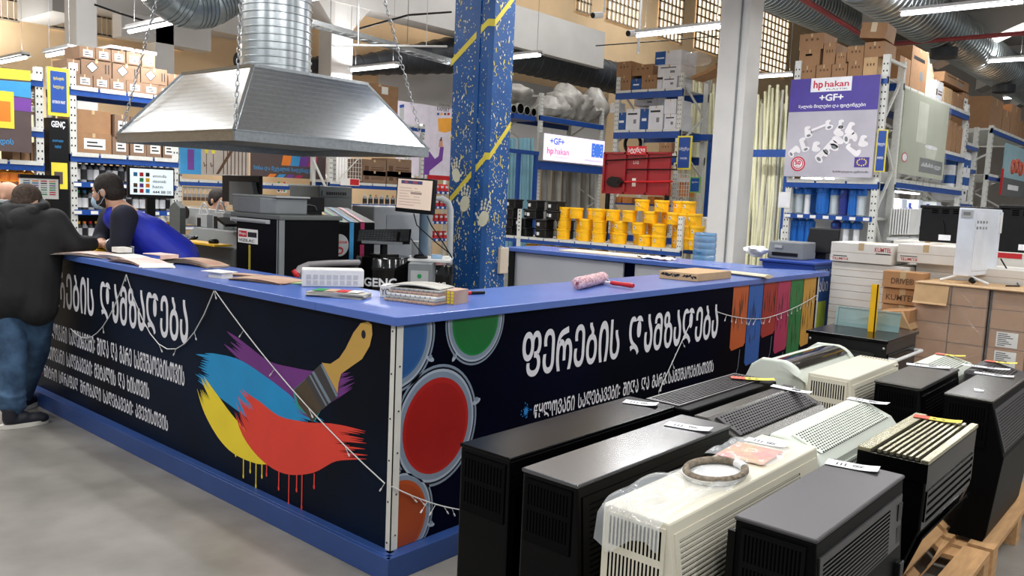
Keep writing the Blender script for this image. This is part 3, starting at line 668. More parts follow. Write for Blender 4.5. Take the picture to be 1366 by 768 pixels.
def price_tag(c, ang, L, Wd, label, kind='white', z=TZ+.012, tilt=0):
    """paper price card lying on a heater; one end slightly lifted"""
    t = thing('price_tag', label, 'price tag', (c[0], c[1], z), R(ang), 'price cards lying on the heaters')
    n = 6; lift = lambda u: .0015*max(0, u-.55)**2*20 + tilt*u
    mb = MB(); v = []
    for k in range(n+1):
        u = k/n; x = (u-.5)*L
        v += [(x, -Wd/2, .0006+lift(u)), (x, Wd/2, .0006+lift(u)), (x, -Wd/2, .0016+lift(u)), (x, Wd/2, .0016+lift(u))]
    f = []
    for k in range(n):
        a = 4*k; b = a+4; f += [(a, a+1, b+1, b), (a+2, b+2, b+3, a+3), (a, b, b+2, a+2), (a+1, a+3, b+3, b+1)]
    f += [(0, 2, 3, 1), (4*n, 4*n+1, 4*n+3, 4*n+2)]
    ms = [0]*len(f)
    mb.add(v, f, 0)
    if kind == 'energy':
        for i in range(len(f)):
            if i < 8: mb.m[i] = 1
    mb.build('card', ['tag_white' if kind == 'white' else 'tag_yellow', 'tag_red'], t)
    pr_ = MB(); rg = random.Random(int(c[0]*1000))
    if kind == 'white':
        d = L*.05; zz = .0022+lift(.5)
        for k in range(3): pr_.box((-L*.3+k*.012, -Wd*.3, zz-.0002), (-L*.3+k*.012+.004, Wd*(.1+.2*rg.random()), zz), 0)
        for k in range(3): pr_.tube([(L*.05+k*.012+.006*math.cos(a), .0+.008*math.sin(a), zz) for a in [j*.785 for j in range(8)]], .0012, 4, closed=True)
    else:
        for k in range(4): pr_.box((-L*.1+k*.03, -Wd*.2, .002+lift(.4)), (-L*.1+k*.03+.012, Wd*.1, .0022+lift(.4)), 0)
    pr_.build('printed_text', 'ink', t)
    return t
b_ = 'heater_black'
R2 = [(.03, .095), (.11, .17)]
# H1
heater('gas_heater', 'glossy black slotted heater standing against the counter beside the red paint can', -.285, .675, -.645, [(-.85, TZ), (-.855, PZ)], dict(body=b_, top='heater_black', end='heater_matt'),
       end_grille(-.285, -.66, -.835, .55, .735, 12, R2, 0, .45), front_panel((-.85, TZ-.03), (-.852, PZ+.1), -.285, .675, lines(10, .03, .25)))
# H2
heater('gas_heater', 'black heater with shiny silver top, second from the counter corner', -.32, .585, -.93, [(-1.125, TZ), (-1.15, .4), (-1.14, PZ)], dict(body=b_, top='heater_silver_top', end='heater_matt'),
       end_grille(-.32, -.945, -1.11, .55, .735, 13, R2, 0, .45), front_panel((-1.125, TZ-.02), (-1.148, .42), -.32, .585, lines(16, .02, .28, .03, .09)))
# H3
t3 = MB(); panel(t3, (.71, -.70, TZ+.006), (1, 0, 0), (0, -1, 0), (0, 0, 1), .775, .15, [(.012+.0148*k, .012+.0148*k+.0085, [(.02, .755)]) for k in range(9)])
heater('gas_heater', 'black heater with long louvers across its top, behind the glossy one', .695, 1.505, -.695, [(-.90, TZ), (-.905, PZ)], dict(body='heater_matt', front='heater_graphite', topgrille='heater_graphite'), None, None, t3)
# H4 : flat strip at the back, perforated slope, rounded front
tp4 = front_panel((-1.005, TZ+.001), (-1.125, TZ-.055), .66, 1.47, perf(34, 9, .006, .118), inset=.03, depth=.004)
heater('gas_heater', 'dark grey heater with perforated sloping top, beside the louvered one', .65, 1.47, -.945, [(-1.0, TZ), (-1.125, TZ-.055), (-1.15, TZ-.08), (-1.15, PZ)], dict(body='heater_grey_top', topgrille='heater_graphite', front='heater_matt'),
       MB().box((.645, -.955, .2), (.65, -1.12, .66)), front_panel((-1.15, TZ-.095), (-1.15, .35), .66, 1.47, perf(34, 14, .01, .27), inset=.03), tp4)
# H5 cream
h5 = heater('gas_heater', 'ivory slotted heater with crumpled plastic film and a rope ring on top', -.355, .605, -1.235, [(-1.43, TZ), (-1.475, .45), (-1.46, PZ)], dict(body='heater_cream'),
       end_grille(-.355, -1.25, -1.425, .535, .735, 14, [(.015, .095), (.115, .19)], 0, .5), front_panel((-1.43, TZ-.02), (-1.473, .47), -.355, .605, lines(17, .02, .25, .02, .14)))
mb = MB(); panel(mb, (.50, -1.4405, TZ-.08), (1, 0, 0), (0, 0, -1), (0, -1, 0), .07, .12, [(.01+.026*k, .01+.026*k+.014, [(.008, .03), (.04, .062)]) for k in range(4)]); mb.build('side_vent', ['heater_cream', 'dark_hole'], h5, world=True)
MB().box((-.362, -1.33, .44), (-.3605, -1.385, .57)).build('sticker', 'tag_white', h5, world=True)
# H6
tp6 = front_panel((-1.30, TZ+.0), (-1.415, TZ-.045), .64, 1.465, perf(36, 11, .004, .119), inset=.04, depth=.004)
heater('gas_heater', 'pale greenish white heater with rounded perforated top between the ivory and striped heaters', .64, 1.465, -1.245, [(-1.295, TZ), (-1.415, TZ-.045), (-1.44, TZ-.075), (-1.44, PZ)], dict(body='heater_pale'),
       MB().box((.636, -1.27, .22), (.64, -1.42, .64)), front_panel((-1.44, TZ-.09), (-1.44, .4), .64, 1.465, perf(36, 12, .01, .22), inset=.05), tp6, round_=.014, seg=3)
# H7
h7 = heater('gas_heater', 'graphite heater with rounded corners, foremost at the bottom of the picture', -.2, .485, -1.53, [(-1.735, TZ), (-1.75, .5), (-1.75, PZ)], dict(body='heater_matt', top='heater_graphite', end='heater_black', front='heater_graphite', tb=.0055, ts=3),
       end_grille(-.2, -1.55, -1.715, .545, .735, 15, [(.02, .09), (.105, .175)], 0, .5), front_panel((-1.737, TZ-.03), (-1.752, .2), -.2, .485, lines(42, .02, .50, .02, .11, .55)))
MB().box((-.205, -1.535, .2), (-.19, -1.515, TZ-.03)).build('back_frame', 'heater_black', h7, world=True)
for z in (.66, .59): MB().box((.425, -1.7465, z-.025), (.462, -1.742, z+.025)).build('control_window', 'black_plastic', h7, world=True)
MB().box((.428, -1.765, .28), (.465, -1.745, .51)).build('control_panel', 'black_plastic', h7, world=True, bevel=.003)
fb = MB()
for dx, zz, s in ((.434, .42, 1), (.446, .44, 1.4), (.457, .425, 1.1)): fb.poly([(dx-.008, -1.7655, zz-.03), (dx+.008, -1.7655, zz-.03), (dx+.006, -1.7655, zz), (dx, -1.7655, zz+.03*s), (dx-.007, -1.7655, zz)])
fb.build('emblem', 'red', h7, world=True, label='red flame emblem')
for y, z in ((-1.62, .60), (-1.66, .625)): MB().lathe([(.005, 0), (.006, .004), (0.001, .006)], (-.206, y, z), 10, axis=(-1, 0, 0)).build('screw', 'steel', h7, world=True)
# H8 : slats across the top, glossy front leaning inwards
t8 = MB(); L8 = .635; ys = -1.575; n8 = 8
MB_ = MB().box((.725, -1.53, TZ), (.725+L8+.02, -1.575, TZ+.008))
h8 = heater('gas_heater', 'black heater with pale metal slats on top and inward leaning glass front', .715, 1.38, -1.525, [(-1.745, TZ-.01), (-1.74, .52), (-1.62, PZ)], dict(body=b_), None, front_panel((-1.742, TZ-.09), (-1.74, .54), .715, 1.38, lines(4, .01, .12, .01, .01, .5)), zt=TZ-.01)
MB().box((.73, -1.57, TZ-.0095), (1.365, -1.72, TZ-.0085)).build('slat_gap_shade', 'dark_hole', h8, world=True)  # dark sheet that stands in for the shade between the slats
MB().box((.713, -1.525, TZ-.010), (1.382, -1.568, TZ+.004)).build('top_plate', 'heater_bronze', h8, world=True, bevel=.002)
MB().box((.713, -1.722, TZ-.010), (1.382, -1.747, TZ+.004)).build('top_plate', 'heater_bronze', h8, world=True, bevel=.002)
for k in range(7): MB().box((.73, -1.584-.0195*k, TZ-.008), (1.365, -1.593-.0195*k, TZ+.003)).build('slat', 'heater_bronze', h8, world=True)
MB().box((.709, -1.527, TZ-.07), (.714, -1.747, TZ-.008)).build('end_cap', 'heater_black', h8, world=True)
mb = MB(); p, q = V(.73, -1.7405, .49), V(.73, -1.632, .18); mb.add([p+V(0, -.006, 0), p+V(.63, -.006, 0), q+V(.63, -.006, 0), q+V(0, -.006, 0), p, p+V(.63, 0, 0), q+V(.63, 0, 0), q], [(0, 3, 2, 1), (4, 5, 6, 7), (0, 1, 5, 4), (2, 3, 7, 6), (1, 2, 6, 5), (3, 0, 4, 7)]); mb.build('glass_front', 'heater_glass', h8, world=True)
# H9
h9 = heater('gas_heater', 'tall dark heater with grey top standing on the pallet corner at the right edge', 1.855, 2.58, -1.515, [(-1.70, TZ), (-1.765, .52), (-1.73, .17), (-1.72, PZ)], dict(body='heater_matt', top='heater_grey_top', front='heater_graphite'),
       end_grille(1.855, -1.53, -1.69, .55, .735, 13, R2, 0, .4), front_panel((-1.702, TZ-.02), (-1.763, .53), 1.855, 2.58, perf(60, 14, .02, .19, frac=.5), depth=.003))
# H10
heater('gas_heater', 'black slotted heater with grey top between the slotted cream one and tall dark one', 1.87, 2.535, -1.215, [(-1.415, TZ), (-1.45, .45), (-1.44, PZ)], dict(body=b_, top='heater_grey_top', end='heater_matt'),
       end_grille(1.87, -1.23, -1.40, .55, .735, 14, R2, 0, .5), front_panel((-1.417, TZ-.02), (-1.448, .47), 1.87, 2.535, lines(14, .02, .24, .03, .03)))
# H11
h11 = heater('gas_heater', 'cream heater with two rows of black slots on its end, beside the drum heater', 1.835, 2.565, -.915, [(-1.115, TZ), (-1.16, .45), (-1.15, PZ)], dict(body='heater_cream'),
       end_grille(1.835, -.925, -1.105, .535, .735, 14, [(.01, .085), (.11, .18)], 0, .5), front_panel((-1.117, TZ-.02), (-1.158, .47), 1.835, 2.565, lines(16, .02, .24, .02, .1)))
mb = MB(); panel(mb, (2.50, -.93, TZ+.003), (0, -1, 0), (1, 0, 0), (0, 0, 1), .16, .04, [(.01, .03, slots(.16, 10, .5, .008))]); mb.build('top_vent', ['heater_cream', 'dark_hole'], h11, world=True)
mb = MB(); panel(mb, (2.49, -1.123, TZ-.09), (1, 0, 0), (0, 0, 1), (0, -1, 0), .06, .075, [(.01+.024*k, .022+.024*k, [(.01, .05)]) for k in range(3)]); mb.build('side_vent', ['heater_cream', 'dark_hole'], h11, world=True)
# H12 drum heater
h12 = thing('gas_heater', 'round backed white heater with dark glass strip, leaning beside the counter end', 'heater', (2.0, -.68, PZ))
def arc_prof(cy, cz, r, a0, a1, n): return [(cy+r*math.cos(R(a0+(a1-a0)*k/n)), cz+r*math.sin(R(a0+(a1-a0)*k/n))) for k in range(n+1)]
pf = [(-.50, PZ), (-.50, .60), (-.545, .71), (-.60, .75), (-.66, .752)] + arc_prof(-.70, .62, .135, 100, 200, 7) + [(-.80, .40), (-.80, PZ)]
MB().prism([(2.0, y, z) for y, z in pf], (.045, 0, 0)).build('end_cheek', 'heater_pale', h12, world=True, bevel=.012, seg=3)
MB().prism([(2.76, y, z) for y, z in pf], (.045, 0, 0)).build('end_cheek', 'heater_pale', h12, world=True, bevel=.012, seg=3)
pi = [(y+(.012 if y < -.65 else -.012), z-.012 if z > .2 else z) for y, z in pf]
MB().prism([(2.046, y, z) for y, z in pi], (.713, 0, 0)).build('body', 'heater_pale', h12, world=True, smooth=35)
gl = arc_prof(-.70, .609, .138, 92, 130, 5); gl = [(-.655, .742)] + gl
mb = MB(); v = []
for y, z in gl: v += [(2.05, y, z+.003), (2.755, y, z+.003)]
mb.add(v, [(2*k, 2*k+1, 2*k+3, 2*k+2) for k in range(len(gl)-1)]); mb.build('glass_strip', 'heater_glass', h12, world=True, smooth=60)
MB().box((2.06, -.845, .55), (2.78, -.815, .60)).build('front_rail', 'steel', h12, world=True, bevel=.004)
MB().box((1.99, -.79, .47), (2.06, -.845, .60)).build('control_box', 'grey_plastic', h12, world=True, bevel=.004)
MB().lathe([(.02, 0), (.02, .02), (.014, .025)], (1.99, -.82, .55), 14, axis=(-1, 0, 0)).build('knob', 'black_plastic', h12, world=True)
# H13, H14 : the two behind
tp = front_panel((-1.235, TZ), (-1.36, TZ-.03), 2.56, 3.05, perf(24, 9, .006, .12), inset=.03, depth=.004)
heater('gas_heater', 'cream perforated heater with energy label, behind the black slotted one', 2.56, 3.06, -1.185, [(-1.235, TZ), (-1.365, TZ-.03), (-1.385, TZ-.055), (-1.385, PZ)], dict(body='heater_pale'), None, None, tp, round_=.012, seg=3)
tp = front_panel((-1.475, TZ+.0), (-1.61, TZ-.035), 2.61, 3.04, perf(24, 9, .006, .125), inset=.03, depth=.004)
heater('gas_heater', 'dark perforated heater with rounded corner, behind the tall one at the right edge', 2.61, 3.06, -1.42, [(-1.47, TZ), (-1.615, TZ-.035), (-1.65, TZ-.07), (-1.65, PZ)], dict(body='heater_graphite', topgrille='heater_graphite'), None, None, tp, round_=.02, seg=3)
# price cards
price_tag((.60, -.745), -72, .13, .055, 'white price card on the glossy black heater near the lettering')
price_tag((.44, -1.04), -78, .16, .06, 'white price card on the silver topped heater')
price_tag((1.40, -.83), -60, .19, .05, 'red and yellow price strip on the louvered black heater', 'energy')
price_tag((1.38, -1.02), -82, .17, .05, 'white price card on the dark perforated heater', tilt=-.01, z=TZ+.006)
price_tag((.50, -1.30), -85, .14, .05, 'white price card at the far end of the ivory heater', z=TZ+.003)
price_tag((1.42, -1.33), -88, .16, .05, 'white price card on the pale greenish perforated heater', z=TZ+.003)
price_tag((.44, -1.60), -80, .15, .062, 'white price card on the foremost graphite heater')
price_tag((1.32, -1.62), -83, .165, .05, 'red and yellow price strip on the slatted heater', 'energy', z=TZ+.006)
price_tag((2.46, -1.29), -75, .2, .06, 'white price card on the black heater with grey top')
price_tag((2.50, -1.58), -85, .17, .05, 'white price card at the far end of the tall dark heater')
price_tag((2.99, -1.27), -80, .15, .045, 'red and yellow price strip on the cream perforated heater', 'energy', z=TZ+.004)
price_tag((2.99, -1.52), -80, .15, .045, 'red and yellow price strip on the rounded dark heater at the right edge', 'energy', z=TZ+.004)
price_tag((2.72, -1.50), -85, .22, .05, 'long white price card across the rounded dark heater', z=TZ+.008)
t = thing('paper_scrap', 'torn white paper scrap on the tall dark heater', 'paper', (2.0, -1.60, TZ+.0105)); MB().prism([(0, 0, 0), (.05, .012, 0), (.045, -.03, 0), (.02, -.036, 0), (.002, -.02, 0)], (0, 0, .004)).build('sheet', 'tag_white', t)
t = price_tag((2.02, -.83), 40, .22, .05, 'white price card leaning on the drum shaped heater', z=.665); t.rotation_euler = (R(0), R(32), R(-48)); t.location = (1.985, -.80, .685)
# things on the ivory heater
mat('rope', (128, 116, 100), .95, noise=(60, .4), bump=.8); mat('packet_print', (246, 206, 110), .5, noise=(9, .3), rgb2=(236, 120, 110))
t = thing('rope_ring', 'rope gasket ring lying in a white dish on the ivory heater', 'ring', (.07, -1.335, TZ+.003))
RX, RY = .115, .082
MB().lathe([(.80, 0), (.95, .0), (1.05, .12), (1.08, .12), (1.0, -.02), (.8, -.02)], (0, 0, 0), 40).build('tmp', 'white_paint', t)
dish = t.children[0]; dish.name = 'dish'; dish.scale = (RX, RY, .1); dish.location = (0, 0, .002)
MB().tube([(RX*.94*math.cos(a), RY*.94*math.sin(a), .015) for a in [2*math.pi*k/48 for k in range(48)]], .0105, 10, closed=True).build('rope', 'rope', t, smooth=60)
MB().tube([(RX*.94*math.cos(a), RY*.94*math.sin(a), .0155) for a in [-.75, -.6, -.45, -.3, -.15]], .013, 10).build('foil_wrap', 'white_paint', t, smooth=60, label='white tape joint')
def crumple(loc, w, d, amp, seed, m, name, label, cat, n=22, drape=None, rz=0, h0=.004, parent=None):
    rg = random.Random(seed); from_ = [(rg.uniform(-4, 4), rg.uniform(-4, 4), rg.uniform(0, 6.3)) for _ in range(9)]
    mb = MB(); v = []
    for j in range(n+1):
        for i in range(n+1):
            u, q = i/n, j/n; x = (u-.5)*w; y = (q-.5)*d; z = h0
            z += amp*abs(sum(math.sin(a*u*4+b*q*4+c) for a, b, c in from_))/4 * (1 if 0 < i < n and 0 < j < n else .6)
            x += amp*.5*math.sin(q*9+seed+u*4); y += amp*.5*math.sin(u*8+seed+q*5)
            if drape: x, y, z = drape(x, y, z)
            v.append((x, y, z))
    mb.add(v, [(j*(n+1)+i, j*(n+1)+i+1, (j+1)*(n+1)+i+1, (j+1)*(n+1)+i) for j in range(n) for i in range(n)])
    o = mb.build(name, m, parent, smooth=180)
    if not parent: o.location = loc; o.rotation_euler = (0, 0, rz); tag(o, label, cat)
    return o
mat('plastic_bag', (232, 236, 238), .14, alpha=.34, spec=.9)
def dr(x, y, z):     # the film hangs down over the end of the heater
    X = x-.17
    if X < -.355+.0: k = -.355-X; return (-.374-.022*abs(math.sin(y*23+k*9))*min(1, k*7)-.012*abs(math.sin(y*51)), y+.02*k, TZ+.004 - k*(1.1+.3*math.sin(y*19)))
    return (X, y, z+TZ)
o = crumple((0, -1.325, 0), .52, .19, .02, 5, 'plastic_bag', 'plastic_film', 'crumpled clear plastic film hanging over the end of the ivory heater', 'plastic film', 30, dr)
t = thing('leaflet_packet', 'orange and yellow printed leaflet in a clear bag on the ivory heater', 'packet', (.345, -1.315, TZ+.004), R(4))
MB().box((-.095, -.075, .001), (.085, .075, .004)).build('leaflet', 'packet_print', t); crumple((0, 0, 0), .24, .2, .008, 8, 'plastic_bag', 'bag', '', '', 16, parent=t, h0=.006)
# ------------------------------------------------------------------ cooker with a glass lid, at the counter end
ck = thing('gas_cooker', 'black cooker with raised glass lid and yellow corner strip behind the heaters', 'cooker', (3.0, -.69, 0)); SZ = .785
MB().box((3.0, -.455, 0), (3.60, -.925, SZ-.02)).build('body', 'black_metal', ck, world=True, bevel=.004)
MB().box((2.985, -.445, SZ-.02), (3.62, -.935, SZ)).build('top_plate', 'heater_black', ck, world=True, bevel=.003)
MB().box((2.992, -.53, .55), (2.999, -.86, .70)).build('oven_door', 'heater_glass', ck, world=True, bevel=.003); MB().box((2.988, -.56, .6), (2.9915, -.83, .685)).build('oven_window', mat('oven_glass', (50, 52, 54), .1), ck, world=True)
for y in (-.47, -.91): MB().lathe([(.007, 0), (.008, .004), (.002, .007)], (3.0, y, .735), 10, axis=(-1, 0, 0)).build('screw', 'steel', ck, world=True)
MB().box((3.02, -.925, .2), (3.58, -.932, .70)).build('side_door', 'heater_black', ck, world=True, bevel=.002)
MB().tube([(3.04, -.93, .67), (3.04, -.975, .67), (3.56, -.975, .67), (3.56, -.93, .67)], .011, 8).build('handle', 'white_paint', ck, world=True, smooth=60)
mat('glass_lid', (150, 190, 190), .06, alpha=.5, spec=.8)
MB().obox((3.40, -.68, SZ+.062), ((0, 1, 0), (.16, 0, 1), (1, 0, -.16)), (.195, .062, .004)).build('glass_lid', 'glass_lid', ck, world=True, bevel=.002)
mb = MB()
mb.obox((3.395, -.485, SZ+.062), ((0, 1, 0), (.16, 0, 1), (1, 0, -.16)), (.006, .062, .007)).obox((3.405, -.68, SZ+.123), ((0, 1, 0), (.16, 0, 1), (1, 0, -.16)), (.195, .004, .007))
mb.build('lid_frame', mat('lid_edge', (150, 178, 178), .2), ck, world=True)
ys_ = thing('corner_strip', 'upright yellow edge strip standing on the black cooker', 'strip', (3.3, -.735, SZ)); MB().box((-.004, -.022, 0), (.004, .018, .30)).box((-.004, -.022, 0), (.03, -.016, .30)).build('strip', 'yellow', ys_)
# ------------------------------------------------------------------ cartons behind the heaters
def carton(name, label, a, b, m='cardboard', group=None, rz=0, tape='x', text=None, tcol='ink', sticker=None, flap=True, cat='box', texts=None):
    """closed cardboard box from corner a to corner b (world), with flap seam, tape and optional printing on the -x face"""
    (x0, y0, z0), (x1, y1, z1) = [min(p, q) for p, q in zip(a, b)], [max(p, q) for p, q in zip(a, b)]
    cx, cy = (x0+x1)/2, (y0+y1)/2; w, d, h = x1-x0, y1-y0, z1-z0
    t = thing(name, label, cat, (cx, cy, z0), rz, group)
    MB().box((-w/2, -d/2, 0), (w/2, d/2, h)).build('body', m, t, bevel=min(.006, h*.04))
    s = MB(); e = .0012
    if flap:
        if tape == 'x': s.box((-w/2-e, -.022, h-.06), (w/2+e, .022, h+e)); s.box((-w/2-e, -d/2+.002, h*.5-.001), (-w/2+.001, d/2-.002, h*.5+.001), 1)
        else: s.box((-.022, -d/2-e, h-.06), (.022, d/2+e, h+e)); s.box((-w/2+.002, -d/2-e, h*.5-.001), (w/2-.002, -d/2+.001, h*.5+.001), 1)
        s.build('tape', ['tape', 'cardboard_dark'], t)
    return t, w, d, h
def print_x(t, w, d, h, txt, u0, u1, v0, v1, m='ink', up=1):
    """print on the -x face: u from the left (+y) edge, as fractions; up=-1 prints it upside down"""
    y0 = d/2-u0*d
    mb = MB()
    if up > 0: mb.text(txt, (-w/2-.002, y0, v0*h), (0, -1, 0), (0, 0, 1), (u1-u0)*d, (v1-v0)*h)
    else: mb.text(txt, (-w/2-.002, d/2-u1*d, v1*h), (0, 1, 0), (0, 0, -1), (u1-u0)*d, (v1-v0)*h)
    mb.build('printed_text', m, t)
def mark_x(t, w, d, h, rects, name='printed_marks', m='ink'):
    mb = MB()
    for u0, u1, v0, v1 in rects: mb.box((-w/2-.0022, d/2-u0*d, v0*h), (-w/2-.001, d/2-u1*d, v1*h))
    mb.build(name, m, t)
mat('carton_white', (222, 218, 210), .7, noise=(6, .04)); mat('carton_brown', (176, 132, 90), .8, noise=(7, .07)); mat('red_print', (190, 52, 56), .6); mat('brown_print', (92, 66, 46), .7)
# white stack with two lettered boxes on it
WXF = 5.2; zs = [.14, .29, .44, .59, .71, .84, .965, 1.09]
pp_ = MB().box((0, 0, .1), (.85, .72, .14)).box((0, 0, 0), (.1, .72, .1)).box((.4, 0, 0), (.5, .72, .1)).box((.75, 0, 0), (.85, .72, .1)).build('pallet', 'pallet_wood'); pp_.location = (5.21, -.44, 0); tag(pp_, 'wooden pallet under the white carton stack', 'pallet')
for k in range(7):
    g = 'white cartons in the stack behind the cooker'
    off = .04 if k < 2 else 0
    t, w, d, h = carton('carton', 'flat white carton, %s from the bottom of the stack behind the cooker' % ORD[k], (WXF+.05-off, .245+off, zs[k]+.001), (WXF+.6, -.40, zs[k+1]-.001), 'carton_white', g, tape='n', flap=False)
    MB().box((-w/2-.001, -d/2, h*.48), (-w/2+.001, d/2, h*.5)).build('flap_seam', 'cardboard_dark', t)
t, w, d, h = carton('carton', 'white carton with red lettering at the left end of the stack top', (WXF+.02, .255, 1.095), (WXF+.55, -.26, 1.262), 'carton_white', tape='x')
print_x(t, w, d, h, 'KUMTEL', .72, .98, .62, .84, 'red_print'); print_x(t, w, d, h, 'KUMTEL', .03, .3, .1, .22, 'red_print', -1); mark_x(t, w, d, h, [(.74, .97, .5, .55), (.05, .28, .28, .32)])
t, w, d, h = carton('carton', 'white carton with red lettering behind the white panel heater', (WXF+.06, -.285, 1.13), (WXF+.6, -.725, 1.282), 'carton_white', tape='x')
print_x(t, w, d, h, 'KUMTEL', .06, .36, .1, .26, 'red_print', -1); mark_x(t, w, d, h, [(.06, .36, .32, .36)])
t, w, d, h = carton('carton', 'wide white carton under the right lettered box', (WXF+.18, -.41, 1.0), (WXF+.75, -1.2, 1.127), 'carton_white', tape='x')
t, w, d, h = carton('carton', 'low white carton below the wide one on the pallet', (WXF+.18, -.45, 0), (WXF+.75, -1.2, .998), 'carton_white', tape='x')
# brown lettered cartons
for k, (z0, z1, x) in enumerate(((.45, .62, 5.04), (.625, .79, 5.04), (.795, .925, 5.03), (.93, 1.065, 5.0))):
    t, w, d, h = carton('carton', 'brown lettered carton before the white stack, %s from the bottom' % ORD[k], (x, -.265, z0), (x+.19, -.575, z1), 'carton_brown', 'brown lettered cartons before the white stack', tape='x')
    if k >= 2: print_x(t, w, d, h, 'KUMTEL' if k == 2 else 'DRIVE®', .1 if k == 2 else .22, .82 if k == 2 else .78, .25, .62, 'brown_print')
t, w, d, h = carton('carton', 'brown carton at the base of the lettered brown pile', (5.03, -.2, 0), (5.2, -.56, .448), 'carton_brown', tape='x')
# opened long box leaning out towards the cooker
ob = thing('carton', 'brown carton with raised lid sticking out behind the glass lid', 'box', (4.6, -.45, .35)); 
MB().prism([(4.62, -.60, .45), (4.62, -.27, .45), (4.62, -.34, .76), (4.62, -.60, .80)], (.4, 0, 0)).build('body', 'carton_brown', ob, world=True)
MB().prism([(4.55, -.235, .70), (4.55, -.555, .79), (4.60, -.62, .66), (4.60, -.62, .655), (4.555, -.56, .782), (4.555, -.235, .692)], (.42, 0, 0)).build('lid', 'cardboard_pale', ob, world=True)
MB().text('KUMTEL', (4.5985, -.475, .66), (0, -1, .05), (0, 0, 1), .09, .045).build('printed_text', 'brown_print', ob, world=True)
MB().box((4.62, -.555, 0), (5.0, -.28, .449)).build('lower_box', 'carton_brown', ob, world=True)
# wrapped stacks of brown cartons: rows x columns
def brown_stack(X, ya, yb, zs, where, cols=2, doc=None, depth=.5):
    w = (ya-yb)/cols
    for k in range(len(zs)-1):
        for c in range(cols):
            lab = '%s brown carton in %s row from top of the %s' % (('left', 'right')[c] if cols == 2 else 'single', ORD[len(zs)-2-k], where)
            t, W_, d, h = carton('carton', lab.rstrip(', '), (X+.004*((k+c) % 2), ya-w*c-.003, zs[k]+.001), (X+depth, ya-w*(c+1)+.003, zs[k+1]-.001), 'carton_brown', 'film wrapped brown cartons', tape='n', flap=False)
            MB().box((-W_/2-.001, -d/2+.002, h*.96), (-W_/2+.001, d/2-.002, h*.97)).build('flap_seam', 'cardboard_dark', t)
            if doc and (k, c) in doc:
                MB().box((-W_/2-.003, d/2-.05, h*.1), (-W_/2-.0015, d/2-.19, h*.9)).build('label_sheet', 'paper', t)
                mb = MB()
                for j in range(7): mb.box((-W_/2-.0042, d/2-.06, h*(.18+.1*j)), (-W_/2-.0032, d/2-.06-.05-.06*((j*37) % 10)/10, h*(.22+.1*j)))
                mb.build('printed_text', 'ink', t)
    mb = MB(); n = 14; rg = random.Random(int(ya*100)); x = X-.006     # shrink film with taut creases
    v = []
    for j in range(n+1):
        for i in range(n+1): v.append((x-.006*abs(math.sin(i*1.3+j*.8))*rg.random(), ya+.01-(ya-yb+.02)*i/n, zs[0]+.02+(zs[-1]-zs[0])*j/n))
    mb.add(v, [(j*(n+1)+i, j*(n+1)+i+1, (j+1)*(n+1)+i+1, (j+1)*(n+1)+i) for j in range(n) for i in range(n)])
    for q in range(16):
        y = rg.uniform(yb, ya); z = rg.uniform(zs[0]+.2, zs[-1]); mb.tube([(x-.008, y, z), (x-.012, y-rg.uniform(.05, .16), z-rg.uniform(-.1, .12))], .0012, 4)
    o = mb.build('shrink_film', 'shrink_film'); tag(o, 'clear shrink film stretched over the %s' % where, 'shrink film')
BX0 = 4.8
zs_b = [.14, .29, .43, .575, .715, .86, 1.005]
brown_stack(BX0, -.585, -1.075, zs_b, 'wrapped stack under the panel heater')
brown_stack(BX0+.02, -1.10, -1.59, zs_b, 'wrapped stack at right edge', doc={(1, 0), (2, 0), (3, 0)})
brown_stack(BX0+.04, -1.61, -2.1, zs_b, 'wrapped stack beyond right edge', cols=1)
for y, l in ((-1.6, 'second'), ):
    pp2 = MB().box((4.75, -2.12, .1), (5.34, -.575, .139)).box((4.75, -2.12, 0), (4.85, -.575, .1)).box((5.2, -2.12, 0), (5.3, -.575, .1)).build('pallet', 'pallet_wood'); tag(pp2, 'wooden pallet under the wrapped brown cartons', 'pallet')
t = thing('cardboard_sheet', 'bent cardboard flap under film on the upper left brown carton', 'cardboard', (BX0-.02, -.7, .9)); MB().prism([(BX0-.012, -.575, 1.0), (BX0-.045, -.575, .87), (BX0-.06, -.575, .855), (BX0-.042, -.575, .872), (BX0-.008, -.575, 1.0)], (0, -.24, 0)).build('flap', 'cardboard_pale', t, world=True)
# top sheet, white panel heater with feet and cable
ts = MB().box((BX0-.02, -.57, 1.006), (BX0+.56, -1.6, 1.014)).build('cardboard_sheet', 'cardboard_pale'); tag(ts, 'pale cardboard sheet covering the wrapped brown stacks', 'cardboard')
mat('panel_heater_white', (226, 232, 242), .3)
phx = 4.98; a = at(1272, 355, X=phx); b = at(1330, 355, X=phx+.35); zt_ = at(1285, 277, X=phx).z; 
ph = thing('panel_heater', 'white electric panel heater on legs standing on the wrapped brown cartons', 'heater', (phx, a.y, 1.014), R(-5))
hh = zt_-1.014
MB().box((0, -.115, .06), (.66, 0, hh)).build('body', 'panel_heater_white', ph, bevel=.006)
mb = MB(); panel(mb, (.03, -.119, .1), (1, 0, 0), (0, 0, 1), (0, -1, 0), .58, hh-.14, [(hh-.26+.045*k, hh-.24+.045*k, [(.02+.07*j, .06+.07*j) for j in range(4)]) for k in range(2)]); mb.build('front_panel', ['panel_heater_white', 'light_grey'], ph)
MB().box((-.006, -.10, hh-.075), (0.0, -.02, hh-.015)).build('grip_plate', 'light_grey', ph); MB().box((-.009, -.085, hh-.055), (-.006, -.035, hh-.03)).build('grip_recess', 'grey_plastic', ph, bevel=.002)
MB().box((.60, -.125, hh-.19), (.655, -.118, hh-.02)).build('control_panel', 'white_paint', ph, bevel=.003)
